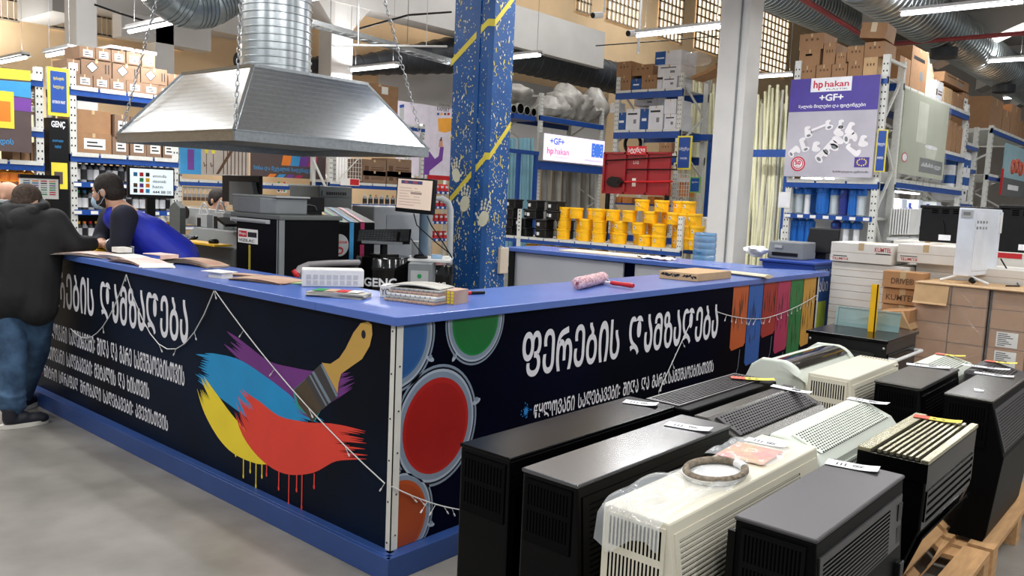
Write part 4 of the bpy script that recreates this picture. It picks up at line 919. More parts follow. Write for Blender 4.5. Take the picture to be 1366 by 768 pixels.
for x in (.06, .52): MB().tube([(x-.02, .1, .012), (x, .0, .05), (x+.02, -.06, .062), (x+.02, -.12, .05), (x, -.24, .012)], .011, 8).build('foot', 'white_paint', ph, smooth=60)
wire([(phx+.62, a.y-.2, 1.2), (phx+.55, a.y-.28, 1.10), (phx+.45, a.y-.36, 1.03), (phx+.2, a.y-.42, 1.022), (phx+.1, a.y-.35, 1.022)], .006, 'black power cable curling beside the white panel heater', 'power_cable')
pg_ = MB((phx+.08, a.y-.14, 1.02)).lathe([(.012, 0), (.02, .01), (.022, .04), (.012, .05), (.004, .06)], (phx+.02, a.y-.15, 1.035), 12, axis=(.6, .7, .3)).build('power_plug', 'black_plastic', world=True, smooth=40); tag(pg_, 'black plug lying under the white panel heater', 'plug')
# black cabinet heaters behind, seen from the back
def cabinet(X, ya, yb, z0, z1, label):
    t = thing('cabinet_heater', label, 'heater', (X, (ya+yb)/2, z0), 0, 'black cabinet heaters behind the cartons'); d = ya-yb; h = z1-z0; w = .32
    MB().box((0, -d/2+.01, 0), (w, d/2-.01, h-.03)).build('body', 'black_metal', t, bevel=.01); MB().box((-.012, -d/2, h-.03), (w+.012, d/2, h)).build('top_lid', 'black_plastic', t, bevel=.008)
    mb = MB(); panel(mb, (-.006, d/2-.09, h*.76), (0, -1, 0), (0, 0, 1), (-1, 0, 0), .27, .065, [(.008+.018*k, .02+.018*k, [(.015, .07), (.1, .16), (.19, .25)]) for k in range(3)]); mb.build('vent', ['black_metal', 'dark_hole'], t)
    MB().box((-.006, d/2-.18, .02), (-.0005, d/2-.28, .07)).build('sticker', 'tag_white', t); MB().tube([(-.01, d/2-.2, .2), (-.012, d/2-.22, .15), (-.011, d/2-.23, .08)], .004, 5).build('cable', 'black_plastic', t)
a = at(1228, 273, X=6.2); b = at(1328, 275, X=6.2); cabinet(6.2, a.y, b.y, 1.285, a.z, 'black cabinet heater with vents behind the lettered white carton')
a = at(1333, 273, X=6.2); cabinet(6.2, a.y, a.y-.62, 1.24, a.z, 'black cabinet heater at the right edge behind the white panel heater')
t, w, d, h = carton('carton', 'white carton with a red band under the right cabinet heater', (6.1, -.60, .0), (6.7, -1.7, 1.238), 'carton_white', tape='x'); MB().box((-w/2-.003, d/2-.1, h-.05), (-w/2-.001, d/2-.45, h-.005)).build('printed_band', 'red', t)
t, w, d, h = carton('carton', 'tall white carton under the left cabinet heater', (6.1, .0, .0), (6.65, -.59, 1.283), 'carton_white', tape='x')
# blue kiosk with printer and monitor at the counter end
mat('kiosk_blue', (32, 66, 156), .45); mat('poster_blue', (18, 76, 150), .5)
kx = 5.05; a = at(1017, 345, X=kx); b = at(1085, 348, X=kx)
kk = thing('kiosk_desk', 'blue kiosk desk with printed advert side, behind the right counter end', 'desk', (kx, (a.y+b.y)/2, 0))
kz = a.z
MB().box((kx, a.y, 0), (kx+.9, b.y, kz-.02)).build('cabinet', 'kiosk_blue', kk, world=True, bevel=.004); MB().box((kx-.02, a.y+.02, kz-.02), (kx+.92, b.y-.02, kz)).build('top', 'kiosk_blue', kk, world=True, bevel=.003)
mb = MB(); y = b.y-.003
mb.box((kx+.02, y-.003, .3), (kx+.88, y, kz-.03), 0); mb.text('ფასი 1098', (kx+.06, y-.0045, kz-.3), (1, 0, 0), (0, 0, 1), .6, .16, 1); mb.text('იყიდე აქ', (kx+.06, y-.0045, kz-.12), (1, 0, 0), (0, 0, 1), .4, .07, 1)
mb.box((kx+.1, y-.0045, .35), (kx+.36, y-.0035, .72), 2); mb.box((kx+.5, y-.0045, .35), (kx+.8, y-.0035, .6), 3)
mb.build('advert', ['poster_blue', 'white_text', mat('lime', (168, 190, 60), .5), mat('sky_print', (120, 180, 200), .5)], kk, world=True)
pr_ = thing('label_printer', 'grey label printer on the blue kiosk', 'printer', (kx+.2, .68, kz), 0); MB().prism([(0, -.17, 0), (0, .17, 0), (.02, .16, .16), (.02, -.16, .16)], (.3, 0, 0)).build('body', 'grey_plastic', pr_, bevel=.012); MB().box((-.004, -.12, .03), (.012, .12, .06)).build('paper_slot', 'black_plastic', pr_); MB().box((.0, .03, .1), (.014, .1, .125)).build('badge', 'light_grey', pr_)
mo = thing('monitor', 'small black monitor behind the label printer on the kiosk', 'monitor', (kx+.62, .52, kz)); MB().prism([(0, -.16, .06), (0, .14, .06), (.04, .13, .29), (.04, -.15, .29)], (.05, 0, 0)).build('screen', 'black_plastic', mo, bevel=.01); MB().box((.03, -.05, 0), (.12, .05, .07)).build('stand', 'black_plastic', mo)
mat('bag_white', (236, 236, 236), .5, noise=(20, .1))
def lump(loc, rx, ry, rz, name, m, label, cat, seed=1, amp=.25, group=None, seg=20):
    rg = random.Random(seed); fr = [(rg.uniform(2, 5), rg.uniform(0, 6)) for _ in range(6)]; mb = MB(); prof = []; v = []; f = []; n = 10
    for j in range(n+1):
        th = math.pi*j/n
        for i in range(seg):
            ph_ = 2*math.pi*i/seg; q = 1+amp*sum(math.sin(a*ph_*(1 if k % 2 else 0)+a*th+b) for k, (a, b) in enumerate(fr) if True)/4*math.sin(th)
            v.append((rx*q*math.sin(th)*math.cos(round(ph_*1e6)/1e6), ry*q*math.sin(th)*math.sin(ph_), max(0, rz*(1-math.cos(th))*(.5*q+.5)/2*2/2)))
    for j in range(n):
        for i in range(seg): l = (i+1) % seg; f.append((j*seg+i, j*seg+l, (j+1)*seg+l, (j+1)*seg+i))
    mb.add(v, f); o = mb.build(name, m, smooth=60); o.location = loc; return tag(o, label, cat, group)
lump((kx+.15, .93, kz), .08, .1, .1, 'plastic_bag', 'bag_white', 'crumpled white bag beside the label printer on the kiosk', 'bag', 7, .9, None, 40)
# ------------------------------------------------------------------ storage racks
HOLE = 'dark_hole'
def frame_axes(face):
    """local u (left to right seen from the front), v (inwards) for a rack whose front faces -y or -x"""
    return (V(1, 0, 0), V(0, 1, 0)) if face == 'Y' else (V(0, -1, 0), V(1, 0, 0))
def rack(label, face, p0, w, d, h, levels, group=None, post=.07, braces=True, shelf='rack_white', beam='rack_blue', tabs=True, h_r=None, posts=(1, 1), name='storage_rack', beamh=.09):
    """p0: front left foot (x, y); levels: heights of the shelf tops, each (z, kind)"""
    U, D = frame_axes(face); O = V(p0[0], p0[1], 0)
    t = thing(name, label, 'rack', O, 0, group)
    def B(mb, u0, u1, v0, v1, z0, z1, m=0):
        a = U*u0+D*v0+V(0, 0, z0); b = U*u1+D*v1+V(0, 0, z1); mb.box(a, b, m)
    for ui, u in enumerate((0, w)):
        if not posts[ui]: continue
        hh = h if ui == 0 or h_r is None else h_r
        for v in (0, d):
            mb = MB(); s = post
            ux = u if ui == 0 else u-s; vx = v if v == 0 else v-.06
            B(mb, ux, ux+s, vx, vx+.06, 0, hh)
            if v == 0:
                n = int(hh/.075)
                for k in range(n):
                    z = .05+k*.075
                    if z < .9: continue
                    for uu in (ux+s*.25, ux+s*.75): B(mb, uu-.006, uu+.006, -.0012, 0, z-.009, z+.009, 1)
            mb.build('post', ['rack_white', HOLE], t)
        if braces:
            z = .5; k = 0
            while z+.55 < hh:
                a = U*(u if ui == 0 else u-post*.5)+D*.05; b = U*(u if ui == 0 else u-post*.5)+D*(d-.05)
                if k % 2: a, b = b, a
                MB().bar(a+V(0, 0, z), b+V(0, 0, z+.5), .025, .03).build('brace', 'rack_white', t); z += .5; k += 1
            MB().bar(U*u+D*.03+V(0, 0, hh-.06), U*u+D*(d-.03)+V(0, 0, hh-.06), .03, .03).build('tie', 'rack_white', t)
    for z, kind in levels:
        if kind == 'beam':
            for v in (0, d-.04):
                mb = MB(); B(mb, 0, w, v-.005, v+.04, z-beamh, z-.012)
                if tabs and v == 0:
                    n = max(3, int(w/.28))
                    for k in range(n): B(mb, w*k/n+.012, w*(k+1)/n-.012, -.014, -.006, z-.035, z+.006, 1)
                mb.build('beam', [beam, 'rack_white'], t)
            mb = MB(); B(mb, post, w-post, .041, d-.041, z-.012, z); mb.build('shelf', shelf, t)
        elif kind == 'strip':
            mb = MB(); B(mb, post*.5, w-post*.5, .0, d-.02, z-.03, z); mb.build('shelf', shelf, t)
            mb = MB(); B(mb, post*.5, w-post*.5, -.014, -.001, z-.05, z+.004)
            n = 7
            for k in range(n): B(mb, w*(k+.15)/n, w*(k+.6)/n, -.0155, -.0145, z-.042, z-.008, 1)
            mb.build('price_strip', ['rack_white' if beam == 'rack_white' else beam, 'paper'], t)
    return t
def cbox(face, pl, r, depth, label, m='cardboard', name='carton', z0=None, group=None, deco=None, off=0, cat='box'):
    """carton whose front face is seen at pixel rectangle r = (x0, y0, x1, y1) on the plane face=pl"""
    k = {face: pl}; x0, y0, x1, y1 = r; ym = (y0+y1)/2; xm = (x0+x1)/2
    L_, R_ = at(x0, ym, **k), at(x1, ym, **k); zb = at(xm, y1, **k).z if z0 is None else z0; zt = at(xm, y0, **k).z
    zb += .0015; zt = max(zt-.0015, zb+.03); g = .0025
    if face == 'X': a, b = (pl+off, L_.y-g, zb), (pl+off+depth, R_.y+g, zt)
    else: a, b = (L_.x+g, pl+off, zb), (R_.x-g, pl+off+depth, zt)
    t = thing(name, label, cat, ((a[0]+b[0])/2, (a[1]+b[1])/2, zb), 0, group)
    MB().box(a, b).build('body', m, t, world=True)
    # local frame on the front: U to the right, up z
    U, D = frame_axes(face); O = V(*(a if face == 'Y' else (a[0], a[1], zb))); W_ = (R_-L_).length-2*g; h = zt-zb
    def F(u0, u1, v0, v1, mm, nm, e=.0015, lab=None):
        mb = MB(); p = O+U*(u0*W_)+V(0, 0, v0*h)-D*e; q = O+U*(u1*W_)+V(0, 0, v1*h)-D*.0002; mb.box(p, q); mb.build(nm, mm, t, world=True, label=lab)
    tp = MB(); c0 = O+U*(W_*.46)+V(0, 0, h-.04)-D*.001; tp.box(c0, O+U*(W_*.54)+V(0, 0, h+.001)+D*(depth+.001)); tp.build('tape', 'tape', t, world=True)
    if deco == 'label': F(.22, .82, .22, .75, 'paper', 'label_sheet'); F(.3, .74, .34, .42, 'ink', 'printed_text', .002); F(.3, .6, .52, .6, 'ink', 'printed_text', .002)
    elif deco == 'hazard':
        for (cx, cy, s, mm) in ((.35, .52, .36, 'ink'), (.35, .52, .30, 'paper')):
            mb = MB(); c = O+U*(cx*W_)+V(0, 0, cy*h)-D*(.002 if mm == 'ink' else .003); s_ = h*s; mb.poly([c+U*s_, c+V(0, 0, s_), c-U*s_, c-V(0, 0, s_)][::1 if face == 'Y' else 1], 0); mb.build('hazard_diamond', mm, t, world=True)
        for u in (.78, .88): F(u, u+.03, .2, .75, 'ink', 'arrow_mark')
    elif deco == 'icons':
        for u in (.25, .48, .7): F(u, u+.09, .55, .68, 'brown_print', 'printed_icon')
    elif deco == 'handle': F(.3, .62, .62, .74, HOLE, 'hand_hole')
    elif deco == 'blueend': F(.0, .4, .02, .98, 'box_blue', 'printed_panel'); F(.05, .35, .45, .55, 'white_text', 'printed_text', .002)
    elif deco == 'bluetext': F(.2, .8, .42, .55, 'white_text', 'printed_text')
    elif deco == 'darktext': F(.12, .8, .72, .8, 'ink', 'printed_text'); F(.55, .75, .3, .5, 'grey_plastic', 'printed_text')
    elif deco == 'lines': F(.35, .9, .35, .42, 'brown_print', 'printed_text'); F(.35, .9, .5, .55, 'brown_print', 'printed_text'); F(.08, .25, .3, .6, 'brown_print', 'printed_icon')
    elif deco == 'sticker': F(.55, .72, .75, .95, 'paper', 'label_sheet')
    return t
mat('box_blue', (24, 78, 146), .6); mat('box_white', (224, 224, 228), .7); mat('carton_grey', (136, 108, 86), .85, noise=(12, .06)); mat('carton_tan', (158, 120, 86), .85, noise=(12, .06))
mat('sign_blue', (30, 74, 156), .5); mat('sign_yellow', (232, 216, 66), .5); mat('banner_dark', (86, 72, 70), .5); mat('banner_purple', (112, 62, 150), .5); mat('banner_blue', (60, 150, 208), .5); mat('orange', (240, 130, 40), .5); mat('jar_orange', (246, 156, 36), .45)
# ---------------------------------------------------------------- left rack behind the counter
LY = 6.5; x0 = at(93, 150, Y=LY).x; x1 = at(238, 260, Y=LY).x; LW = x1-x0
ztop = at(160, 122, Y=LY).z; zmid = at(160, 207.5, Y=LY).z; zs1 = at(110, 243, Y=LY).z; zs2 = at(115, 280, Y=LY).z; zs3 = at(110, 318, Y=LY).z
rack('white and blue storage rack with paint cartons behind the employee', 'Y', (x0, LY), LW, .6, at(97, 84, Y=LY).z, [(ztop, 'beam'), (zmid, 'beam'), (zs1, 'strip'), (zs2, 'strip'), (zs3, 'strip'), (.5, 'strip')], post=.065, h_r=2.5)
mat('can_black', (30, 30, 34), .35)
g_ = 'cartons on the left storage rack'
MB().box((x0+.07, LY+.56, .1), (x1-.07, LY+.58, zmid-.1)).build('back_panel', 'can_black', [o for o in S.objects if o.get('category') == 'rack'][0], world=True)
ys_off = .02
for i, x in enumerate((102, 124.5, 146.5, 168.5, 190, 211)):
    cbox('Y', LY+.02, (x, 99+i*3.2, x+22, 120+i*2.9), .38, 'small labelled carton, %s from left in the bottom row on the left rack top' % ORD[i], 'carton_grey', z0=ztop+.001, group=g_, deco='label')
zb2 = at(112, 99.5, Y=LY).z
for i, (xa, xb) in enumerate(((108, 149), (150, 187), (188, 223))):
    cbox('Y', LY+.02, (xa, 79+i*6, xb, 99+i*6), .38, 'carton with hazard diamond, %s from left in the middle row on the left rack' % ORD[i], 'carton_grey', z0=zb2, group=g_, deco='hazard')
cbox('Y', LY+.02, (225, 99, 241, 117), .36, 'carton at the right end of the middle row on the left rack', 'carton_grey', z0=zb2, group=g_)
cbox('Y', LY+.02, (89, 79, 107, 99), .36, 'narrow carton at the left end of the middle row on the left rack', 'carton_grey', z0=zb2, group=g_, deco='label')
zb3 = at(128, 80.5, Y=LY).z
for i, (xa, xb) in enumerate(((106, 127), (127.5, 148), (148.5, 167.5), (168.5, 188), (189, 207))):
    cbox('Y', LY+.02, (xa, 62+i*2.7, xb, 81+i*2.6), .38, 'small labelled carton, %s from left in the top row on the left rack' % ORD[i], 'carton_grey', z0=zb3, group=g_, deco='label')
cbox('Y', LY+.45, (73, 79, 88, 90), .1, 'pale carton peeking out left of the rack top', 'cardboard_pale', group=g_, z0=zb3-.2)
cbox('Y', LY+.03, (147, 63, 178, 70), .35, 'flat opened white carton lying on top of the left rack boxes', 'box_white', z0=zb3+.152, group=g_)
cbox('Y', LY+.05, (181, 69, 209, 77), .3, 'white box lying on the right end of the left rack boxes', 'box_white', z0=zb3+.152, group=g_)
cbox('Y', LY+.05, (100, 147, 148, 177), .45, 'big brown carton, upper of two on the left rack middle shelf', 'carton_tan', z0=at(120, 177.5, Y=LY).z, group=g_)
cbox('Y', LY+.03, (101, 178, 149, 205), .45, 'big brown carton, lower of two on the left rack middle shelf', 'carton_tan', z0=zmid+.001, group=g_, deco='label')
zr2 = at(162, 180.5, Y=LY).z
for i, x in enumerate((150, 173.5, 195.5, 215)):
    cbox('Y', LY+.02, (x, 183+i*1.6, x+22, 206+i*1.5), .4, 'labelled carton, %s from left on the middle shelf below the hood edge' % ORD[i], 'carton_grey', z0=zmid+.001, group=g_, deco='label')
for i, x in enumerate((153, 174)): cbox('Y', LY+.02, (x, 153+i*3, x+20, 177+i*3), .4, 'labelled carton, %s of two in the upper layer of the middle shelf' % ORD[i], 'carton_grey', z0=zmid+.17, group=g_, deco='label')
def bottle(mb_body, r, h, m_body, cap_h=.02, cap_r=None):
    return MB().lathe([(r*.9, 0), (r, .006), (r, h*.68), (r*.55, h*.8), (r*.45, h*.86)], (0, 0, 0), 14)
def make_bottle(name, label, cat, r, h, body, lab, cap, group, loc):
    t = thing(name, label, cat, loc, 0, group)
    bottle(None, r, h, body).build('body', body, t, smooth=40)
    MB().lathe([(r*1.012, h*.12), (r*1.012, h*.6)], (0, 0, 0), 14).build('label_band', lab, t, smooth=40)
    MB().cyl((0, 0, h*.86), (0, 0, h), r*.48, seg=12).build('cap', cap, t, smooth=40)
    return t
mat('can_black', (30, 30, 34), .35); mat('can_grey', (150, 152, 158), .35); mat('label_white', (224, 224, 226), .5); mat('green', (30, 140, 80), .45); mat('teal_blue', (40, 120, 170), .45)
can_cols = [('can_black', 'label_white', 'can_black'), ('can_grey', 'can_black', 'can_black'), ('can_black', 'can_grey', 'can_black')]
def row(xs, plane, zz, protos, lab, name, cat, group, dx=0, face='Y', jig=.0, sc=None):
    out = []
    for i, x in enumerate(xs):
        p = at(x, 250, **{face: plane}); pos = (p.x, plane+dx, zz) if face == 'Y' else (plane+dx, p.y, zz)
        k = i % len(protos); l = lab % ORD[i] if '%s' in lab else lab
        o = dup(protos[k], pos, 0, l, group) if protos[k].get('used') else protos[k]
        if o is protos[k]: o['used'] = 1; o.location = pos; o['label'] = l; o['group'] = group
        out.append(o)
    return out
def fin(protos):
    for p in protos:
        if 'used' in p: del p['used']
def cleanup():
    for o in S.objects:
        if 'used' in o: del o['used']
def protos(name, cat, r, h, cols): return [make_bottle(name, '', cat, r, h, *c, '', (0, 0, -5)) for c in cols]
p = protos('spray_can', 'can', .032, .22, can_cols); row([103+k*8.3 for k in range(17)], LY+.1, zs1+.001, p, 'dark paint bottle, %s from left on the upper left rack shelf', 'spray_can', 'can', 'dark paint bottles on the left rack')
p = protos('spray_can', 'can', .036, .2, [('can_black', 'label_white', 'green'), ('can_black', 'label_white', 'teal_blue'), ('can_grey', 'can_black', 'can_black')]); row([104, 112.5, 120.5, 129, 137, 146, 155, 163, 171, 180, 189, 198, 207, 216, 225], LY+.1, zs2+.001, p, 'bottle with colored cap, %s from left on the second shelf of the left rack', 'spray_can', 'can', 'capped bottles on the left rack')
p = protos('paint_tube', 'bottle', .034, .17, [('can_black', 'label_white', 'yellow'), ('can_grey', 'can_black', 'orange'), ('can_black', 'label_white', 'red')]); row([104, 112, 120, 128, 136, 144, 152, 160, 168, 176, 184, 192, 200, 208, 216, 224], LY+.1, zs3+.001, p, 'small pot with bright cap, %s from left on the low shelf of the left rack', 'paint_tube', 'bottle', 'bright capped pots on the left rack')
# end display between the racks
ex0, ex1 = at(66, 200, Y=LY-.02).x, at(91.5, 200, Y=LY-.02).x
t = thing('display_tower', 'black narrow display tower with white lettering beside the left rack post', 'display', ((ex0+ex1)/2, LY, 0))
zt_ = at(78, 158, Y=LY).z; MB().box((ex0, LY-.02, .0), (ex1, LY+.25, zt_)).build('body', 'black_plastic', t, world=True)
MB().text('GENÇ', (ex0+.02, LY-.022, at(78, 172, Y=LY).z), (1, 0, 0), (0, 0, 1), ex1-ex0-.05, .075, 0, .03).build('lettering', 'white_text', t, world=True)
mb = MB(); cx = (ex0+ex1)/2; zz = at(78, 252, Y=LY).z; mb.box((cx-.075, LY-.0215, zz), (cx+.075, LY-.0202, zz+.26), 0); mb.box((cx-.05, LY-.0228, zz+.05), (cx+.03, LY-.0216, zz+.17), 1); mb.build('printed_can', ['sign_yellow', 'banner_dark'], t, world=True)
mb = MB(); zz = at(78, 186, Y=LY).z; mb.text('ფასადის საღებავი', (ex0+.03, LY-.022, zz-.03), (1, 0, 0), (0, 0, 1), ex1-ex0-.08, .03); mb.text('საღებავი', (ex0+.05, LY-.022, zz-.09), (1, 0, 0), (0, 0, 1), ex1-ex0-.12, .035); mb.build('small_lettering', 'banner_blue', t, world=True)
t = thing('hanging_sign', 'blue sign with yellow border reading EXTERIOR PAINT above the black tower', 'sign', (cx, LY-.03, zt_))
za, zb = at(78, 91, Y=LY).z, at(78, 155, Y=LY).z
MB().box((ex0-.01, LY-.03, zb), (ex1+.01, LY-.015, za)).build('border', 'sign_yellow', t, world=True); MB().box((ex0+.015, LY-.033, zb+.035), (ex1-.015, LY-.0305, za-.035)).build('panel', 'sign_blue', t, world=True)
mb = MB(); w = ex1-ex0-.08; mb.text('ფასადის', (ex0+.04, LY-.0345, zb+.34), (1, 0, 0), (0, 0, 1), w, .04, 0); mb.text('საღებავი', (ex0+.04, LY-.0345, zb+.26), (1, 0, 0), (0, 0, 1), w, .04, 0); mb.text('EXTERIOR PAINT', (ex0+.03, LY-.0345, zb+.12), (1, 0, 0), (0, 0, 1), w+.02, .028, 1); mb.build('lettering', ['sign_yellow', 'white_text'], t, world=True)
# far left rack with banner and orange jars
fx1 = at(58, 150, Y=LY).x; fzs = at(20, 214, Y=LY).z
rack('white and blue rack with orange jars at the left edge of the picture', 'Y', (fx1-1.6, LY), 1.6, .6, at(55, 90, Y=LY).z, [(at(45, 102, Y=LY).z, 'beam'), (at(45, 170, Y=LY).z, 'beam'), (fzs, 'beam'), (1.33, 'strip'), (.9, 'strip')], h_r=2.58)
bx0, bx1 = fx1-1.45, at(38, 150, Y=LY).x; z0, z1 = at(20, 203, Y=LY).z, at(36, 95, Y=LY).z
t = thing('banner', 'dark banner with rainbow top and painted yellow can at the left edge', 'banner', (bx1-.5, LY-.06, z0))
MB().box((bx0, LY-.07, z0), (bx1, LY-.05, z1)).build('panel', 'banner_dark', t, world=True)
mb = MB(); hh = z1-z0
for k, (c, f0, f1, g0, g1) in enumerate(((0, 1, 1, .74, .87), (1, .74, .87, .70, .78), (2, .70, .78, .62, .66), (3, .62, .66, .5, .52))): pass
mb.poly([(bx0, LY-.0715, z0+hh*.8), (bx1, LY-.0715, z0+hh*.88), (bx1, LY-.0715, z1), (bx0, LY-.0715, z0+hh*.95)], 0)
mb.poly([(bx0, LY-.0715, z0+hh*.7), (bx1, LY-.0715, z0+hh*.67), (bx1, LY-.0715, z0+hh*.86), (bx0, LY-.0715, z0+hh*.78)], 1)
mb.poly([(bx0, LY-.0715, z0+hh*.55), (bx1, LY-.0715, z0+hh*.5), (bx1, LY-.0715, z0+hh*.66), (bx0, LY-.0715, z0+hh*.69)], 2)
mb.box((bx1-.3, LY-.0735, z0+hh*.28), (bx1-.15, LY-.0725, z0+hh*.72), 0); mb.box((bx1-.28, LY-.0745, z0+hh*.36), (bx1-.18, LY-.0736, z0+hh*.6), 3)
mb.build('printed_artwork', ['sign_yellow', 'banner_blue', 'banner_purple', 'orange'], t, world=True)
MB().text('ფასადის', (bx1-.42, LY-.072, z0+.05), (1, 0, 0), (0, 0, 1), .26, .075).build('lettering', 'banner_blue', t, world=True)
for i, r in enumerate(((39, 118, 50, 136), (39, 138, 50, 152), (39, 105, 51, 117))): cbox('Y', LY+.03, r, .35, 'carton between banner and post at the far left, %s' % ('middle one', 'lowest one', 'topmost one')[i], 'carton_grey', group='cartons at the far left', deco='label' if i < 2 else 'hazard')
for i, r in enumerate(((28, 188, 40, 212), (41, 190, 52, 212), (16, 186, 27, 212))): cbox('Y', LY+.06, r, .3, 'carton standing on the jar shelf at the far left, %s' % ('middle one', 'right one', 'left one')[i], 'carton_tan', group='cartons at the far left', z0=fzs+.001)
pj = make_bottle('paint_jar', '', 'jar', .055, .13, 'jar_orange', 'orange', 'jar_orange', '', (0, 0, -5)); g = 'orange jars at the left edge'
jz = 1.333
for r_ in range(2):
    row([-6, 5, 16, 27, 38][:5], LY+.1, jz+r_*.132, [pj], 'orange paint jar, %s from left in the ' + ('lower', 'upper')[r_] + ' row at the left edge', 'paint_jar', 'jar', g)
# color chart board on a stand and the TV with the hotline
t = thing('color_chart_board', 'white color chart board with black top edge behind the customer', 'board', (.36, 4.6, 0)); p, q = at(27, 233, Y=4.6), at(79, 264, Y=4.6)
MB().box((p.x, 4.6, q.z-.01), (q.x, 4.63, p.z)).build('board', 'paper', t, world=True); MB().box((p.x-.004, 4.594, p.z-.022), (q.x+.004, 4.634, p.z+.006)).build('top_edge', 'black_plastic', t, world=True); MB().box((q.x-.004, 4.594, q.z-.012), (q.x+.004, 4.634, p.z)).build('side_edge', 'black_plastic', t, world=True)
mb = MB(); cols = ['red', 'orange', 'green', 'ink', 'grey_plastic', 'teal_blue', 'light_grey', 'banner_purple']; rg = random.Random(5)
for c in range(4):
    for r_ in range(7):
        xx = p.x+.02+c*(q.x-p.x-.03)/4; zz = p.z-.045-r_*.017
        if zz > q.z: mb.box((xx, 4.5985, zz), (xx+.045, 4.5998, zz+.008), rg.randrange(8))
mb.build('color_swatches', cols, t, world=True); MB().box(((p.x+q.x)/2-.03, 4.605, 0), ((p.x+q.x)/2+.03, 4.635, q.z-.011)).build('stand', 'black_plastic', t, world=True)
p, q = at(171, 221, Y=5.2), at(233, 265, Y=5.2)
t = thing('television', 'wall of color squares advert screen with hotline number behind the employee', 'screen', ((p.x+q.x)/2, 5.2, 0)); t['label'] = 'black framed screen showing color squares and a phone number behind the employee'
MB().box((p.x, 5.2, q.z), (q.x, 5.24, p.z)).build('frame', 'black_plastic', t, world=True, bevel=.004)
mat('screen_white', (220, 232, 236), .3, emit=((220, 232, 236), .75)); SX0, SX1, SZ0, SZ1 = p.x+.015, q.x-.015, q.z+.03, p.z-.02
MB().box((SX0, 5.197, SZ0), (SX1, 5.1995, SZ1)).build('screen', 'screen_white', t, world=True)
mb = MB(); cs = ['teal_blue', 'red', 'ink', 'green', 'yellow', 'brown_print', 'banner_purple', 'orange', 'banner_blue']; s = (SZ1-SZ0)/5.2
for i, (c, r_) in enumerate(((0, 0), (1, 0), (2, 0), (1, 1), (2, 1), (0, 2), (1, 2), (2, 2), (0, 3), (1, 3), (2, 3))):
    xx = SX0+.03+c*s*1.25; zz = SZ1-.02-(r_+1)*s*1.1; mb.box((xx, 5.1955, zz), (xx+s*.8, 5.1965, zz+s*.8), [0, 1, 2, 3, 4, 5, 6, 7, 2, 1, 8][i])
xx = SX0+.045+3.6*s; ww = SX1-xx-.02
for k, (txt, m_) in enumerate((('anında', 9), ('destek', 9), ('hattı', 9), ('444 88 00', 2))): mb.text(txt, (xx, 5.196, SZ1-.04-(k+.55)*s*1.1-.006), (1, 0, 0), (0, 0, 1), ww*(.75 if k < 2 else .55 if k == 2 else 1), s*.62, m_)
mb.build('screen_content', cs+['grey_plastic'], t, world=True); MB().box(((p.x+q.x)/2-.04, 5.215, 0), ((p.x+q.x)/2+.04, 5.25, q.z)).build('stand', 'black_metal', t, world=True)
# ---------------------------------------------------------------- racks under and behind the hood
BY_ = 9.0
def px(x, y, Y): return at(x, y, Y=Y)
bz0, bz1 = px(400, 238, BY_).z, px(400, 205, BY_).z
x0, x1 = px(236, 260, BY_+.05).x, px(446, 260, BY_+.05).x
rack('long rack with orange bottles behind the mixing machines under the hood', 'Y', (x0, BY_+.015), x1-x0, .5, 2.3, [(px(400, 246, BY_).z, 'beam'), (px(400, 291, BY_).z, 'strip'), (.9, 'strip')], post=.06, tabs=True)
t = thing('banner', 'dark banner with Georgian lettering and rainbow stripes under the hood', 'banner', (5.5, BY_, bz0)); bx0, bx1 = px(334, 225, BY_).x, px(433, 225, BY_).x
MB().box((bx0, BY_-.03, bz0), (bx1, BY_, bz1)).build('panel', 'banner_dark', t, world=True)
MB().text('ხისა და მეტალის საღებავები', (bx0+.04, BY_-.0315, px(400, 231, BY_).z), (1, 0, 0), (0, 0, 1), (bx1-bx0)*.8, .085, 0, .02).build('lettering', 'banner_blue', t, world=True)
mb = MB(); zt2 = px(400, 222, BY_).z
for k, m_ in enumerate((1, 0, 2, 3)): xx = bx0+(bx1-bx0)*(.2+.12*k); mb.poly([(xx, BY_-.031, bz0), (xx+.12, BY_-.031, bz0), (xx+.17, BY_-.031, bz0+.05), (xx+.05, BY_-.031, bz0+.05)], m_); xx += .25; mb.poly([(xx, BY_-.031, zt2), (xx+.16, BY_-.031, zt2), (xx+.2, BY_-.031, bz1), (xx+.04, BY_-.031, bz1)], m_)
mb.build('printed_artwork', ['banner_blue', 'orange', 'banner_purple', 'print_st_pink'], t, world=True)
t = thing('banner', 'banner picturing iron lamps and a trellis on blue and grey under the hood', 'banner', (4.4, BY_, bz0)); bx0, bx1, bxm = px(239, 225, BY_).x, px(330, 225, BY_).x, px(267, 225, BY_).x
MB().box((bx0, BY_-.03, bz0-.02), (bxm, BY_, bz1)).build('blue_panel', 'banner_blue', t, world=True); MB().box((bxm, BY_-.03, bz0-.02), (bx1, BY_, bz1)).build('grey_panel', mat('banner_grey', (188, 178, 168), .6), t, world=True)
mb = MB(); L_ = bx1-bxm; z_ = bz0; hb = bz1-bz0
for k in range(7): mb.box((bxm+L_*(.45+.08*k), BY_-.032, z_), (bxm+L_*(.47+.08*k), BY_-.031, bz1), 0)
mb.poly([(bxm+L_*.3, BY_-.0325, z_), (bxm+L_*.36, BY_-.0325, z_), (bxm+L_*.7, BY_-.0325, bz1), (bxm+L_*.62, BY_-.0325, bz1)], 0)
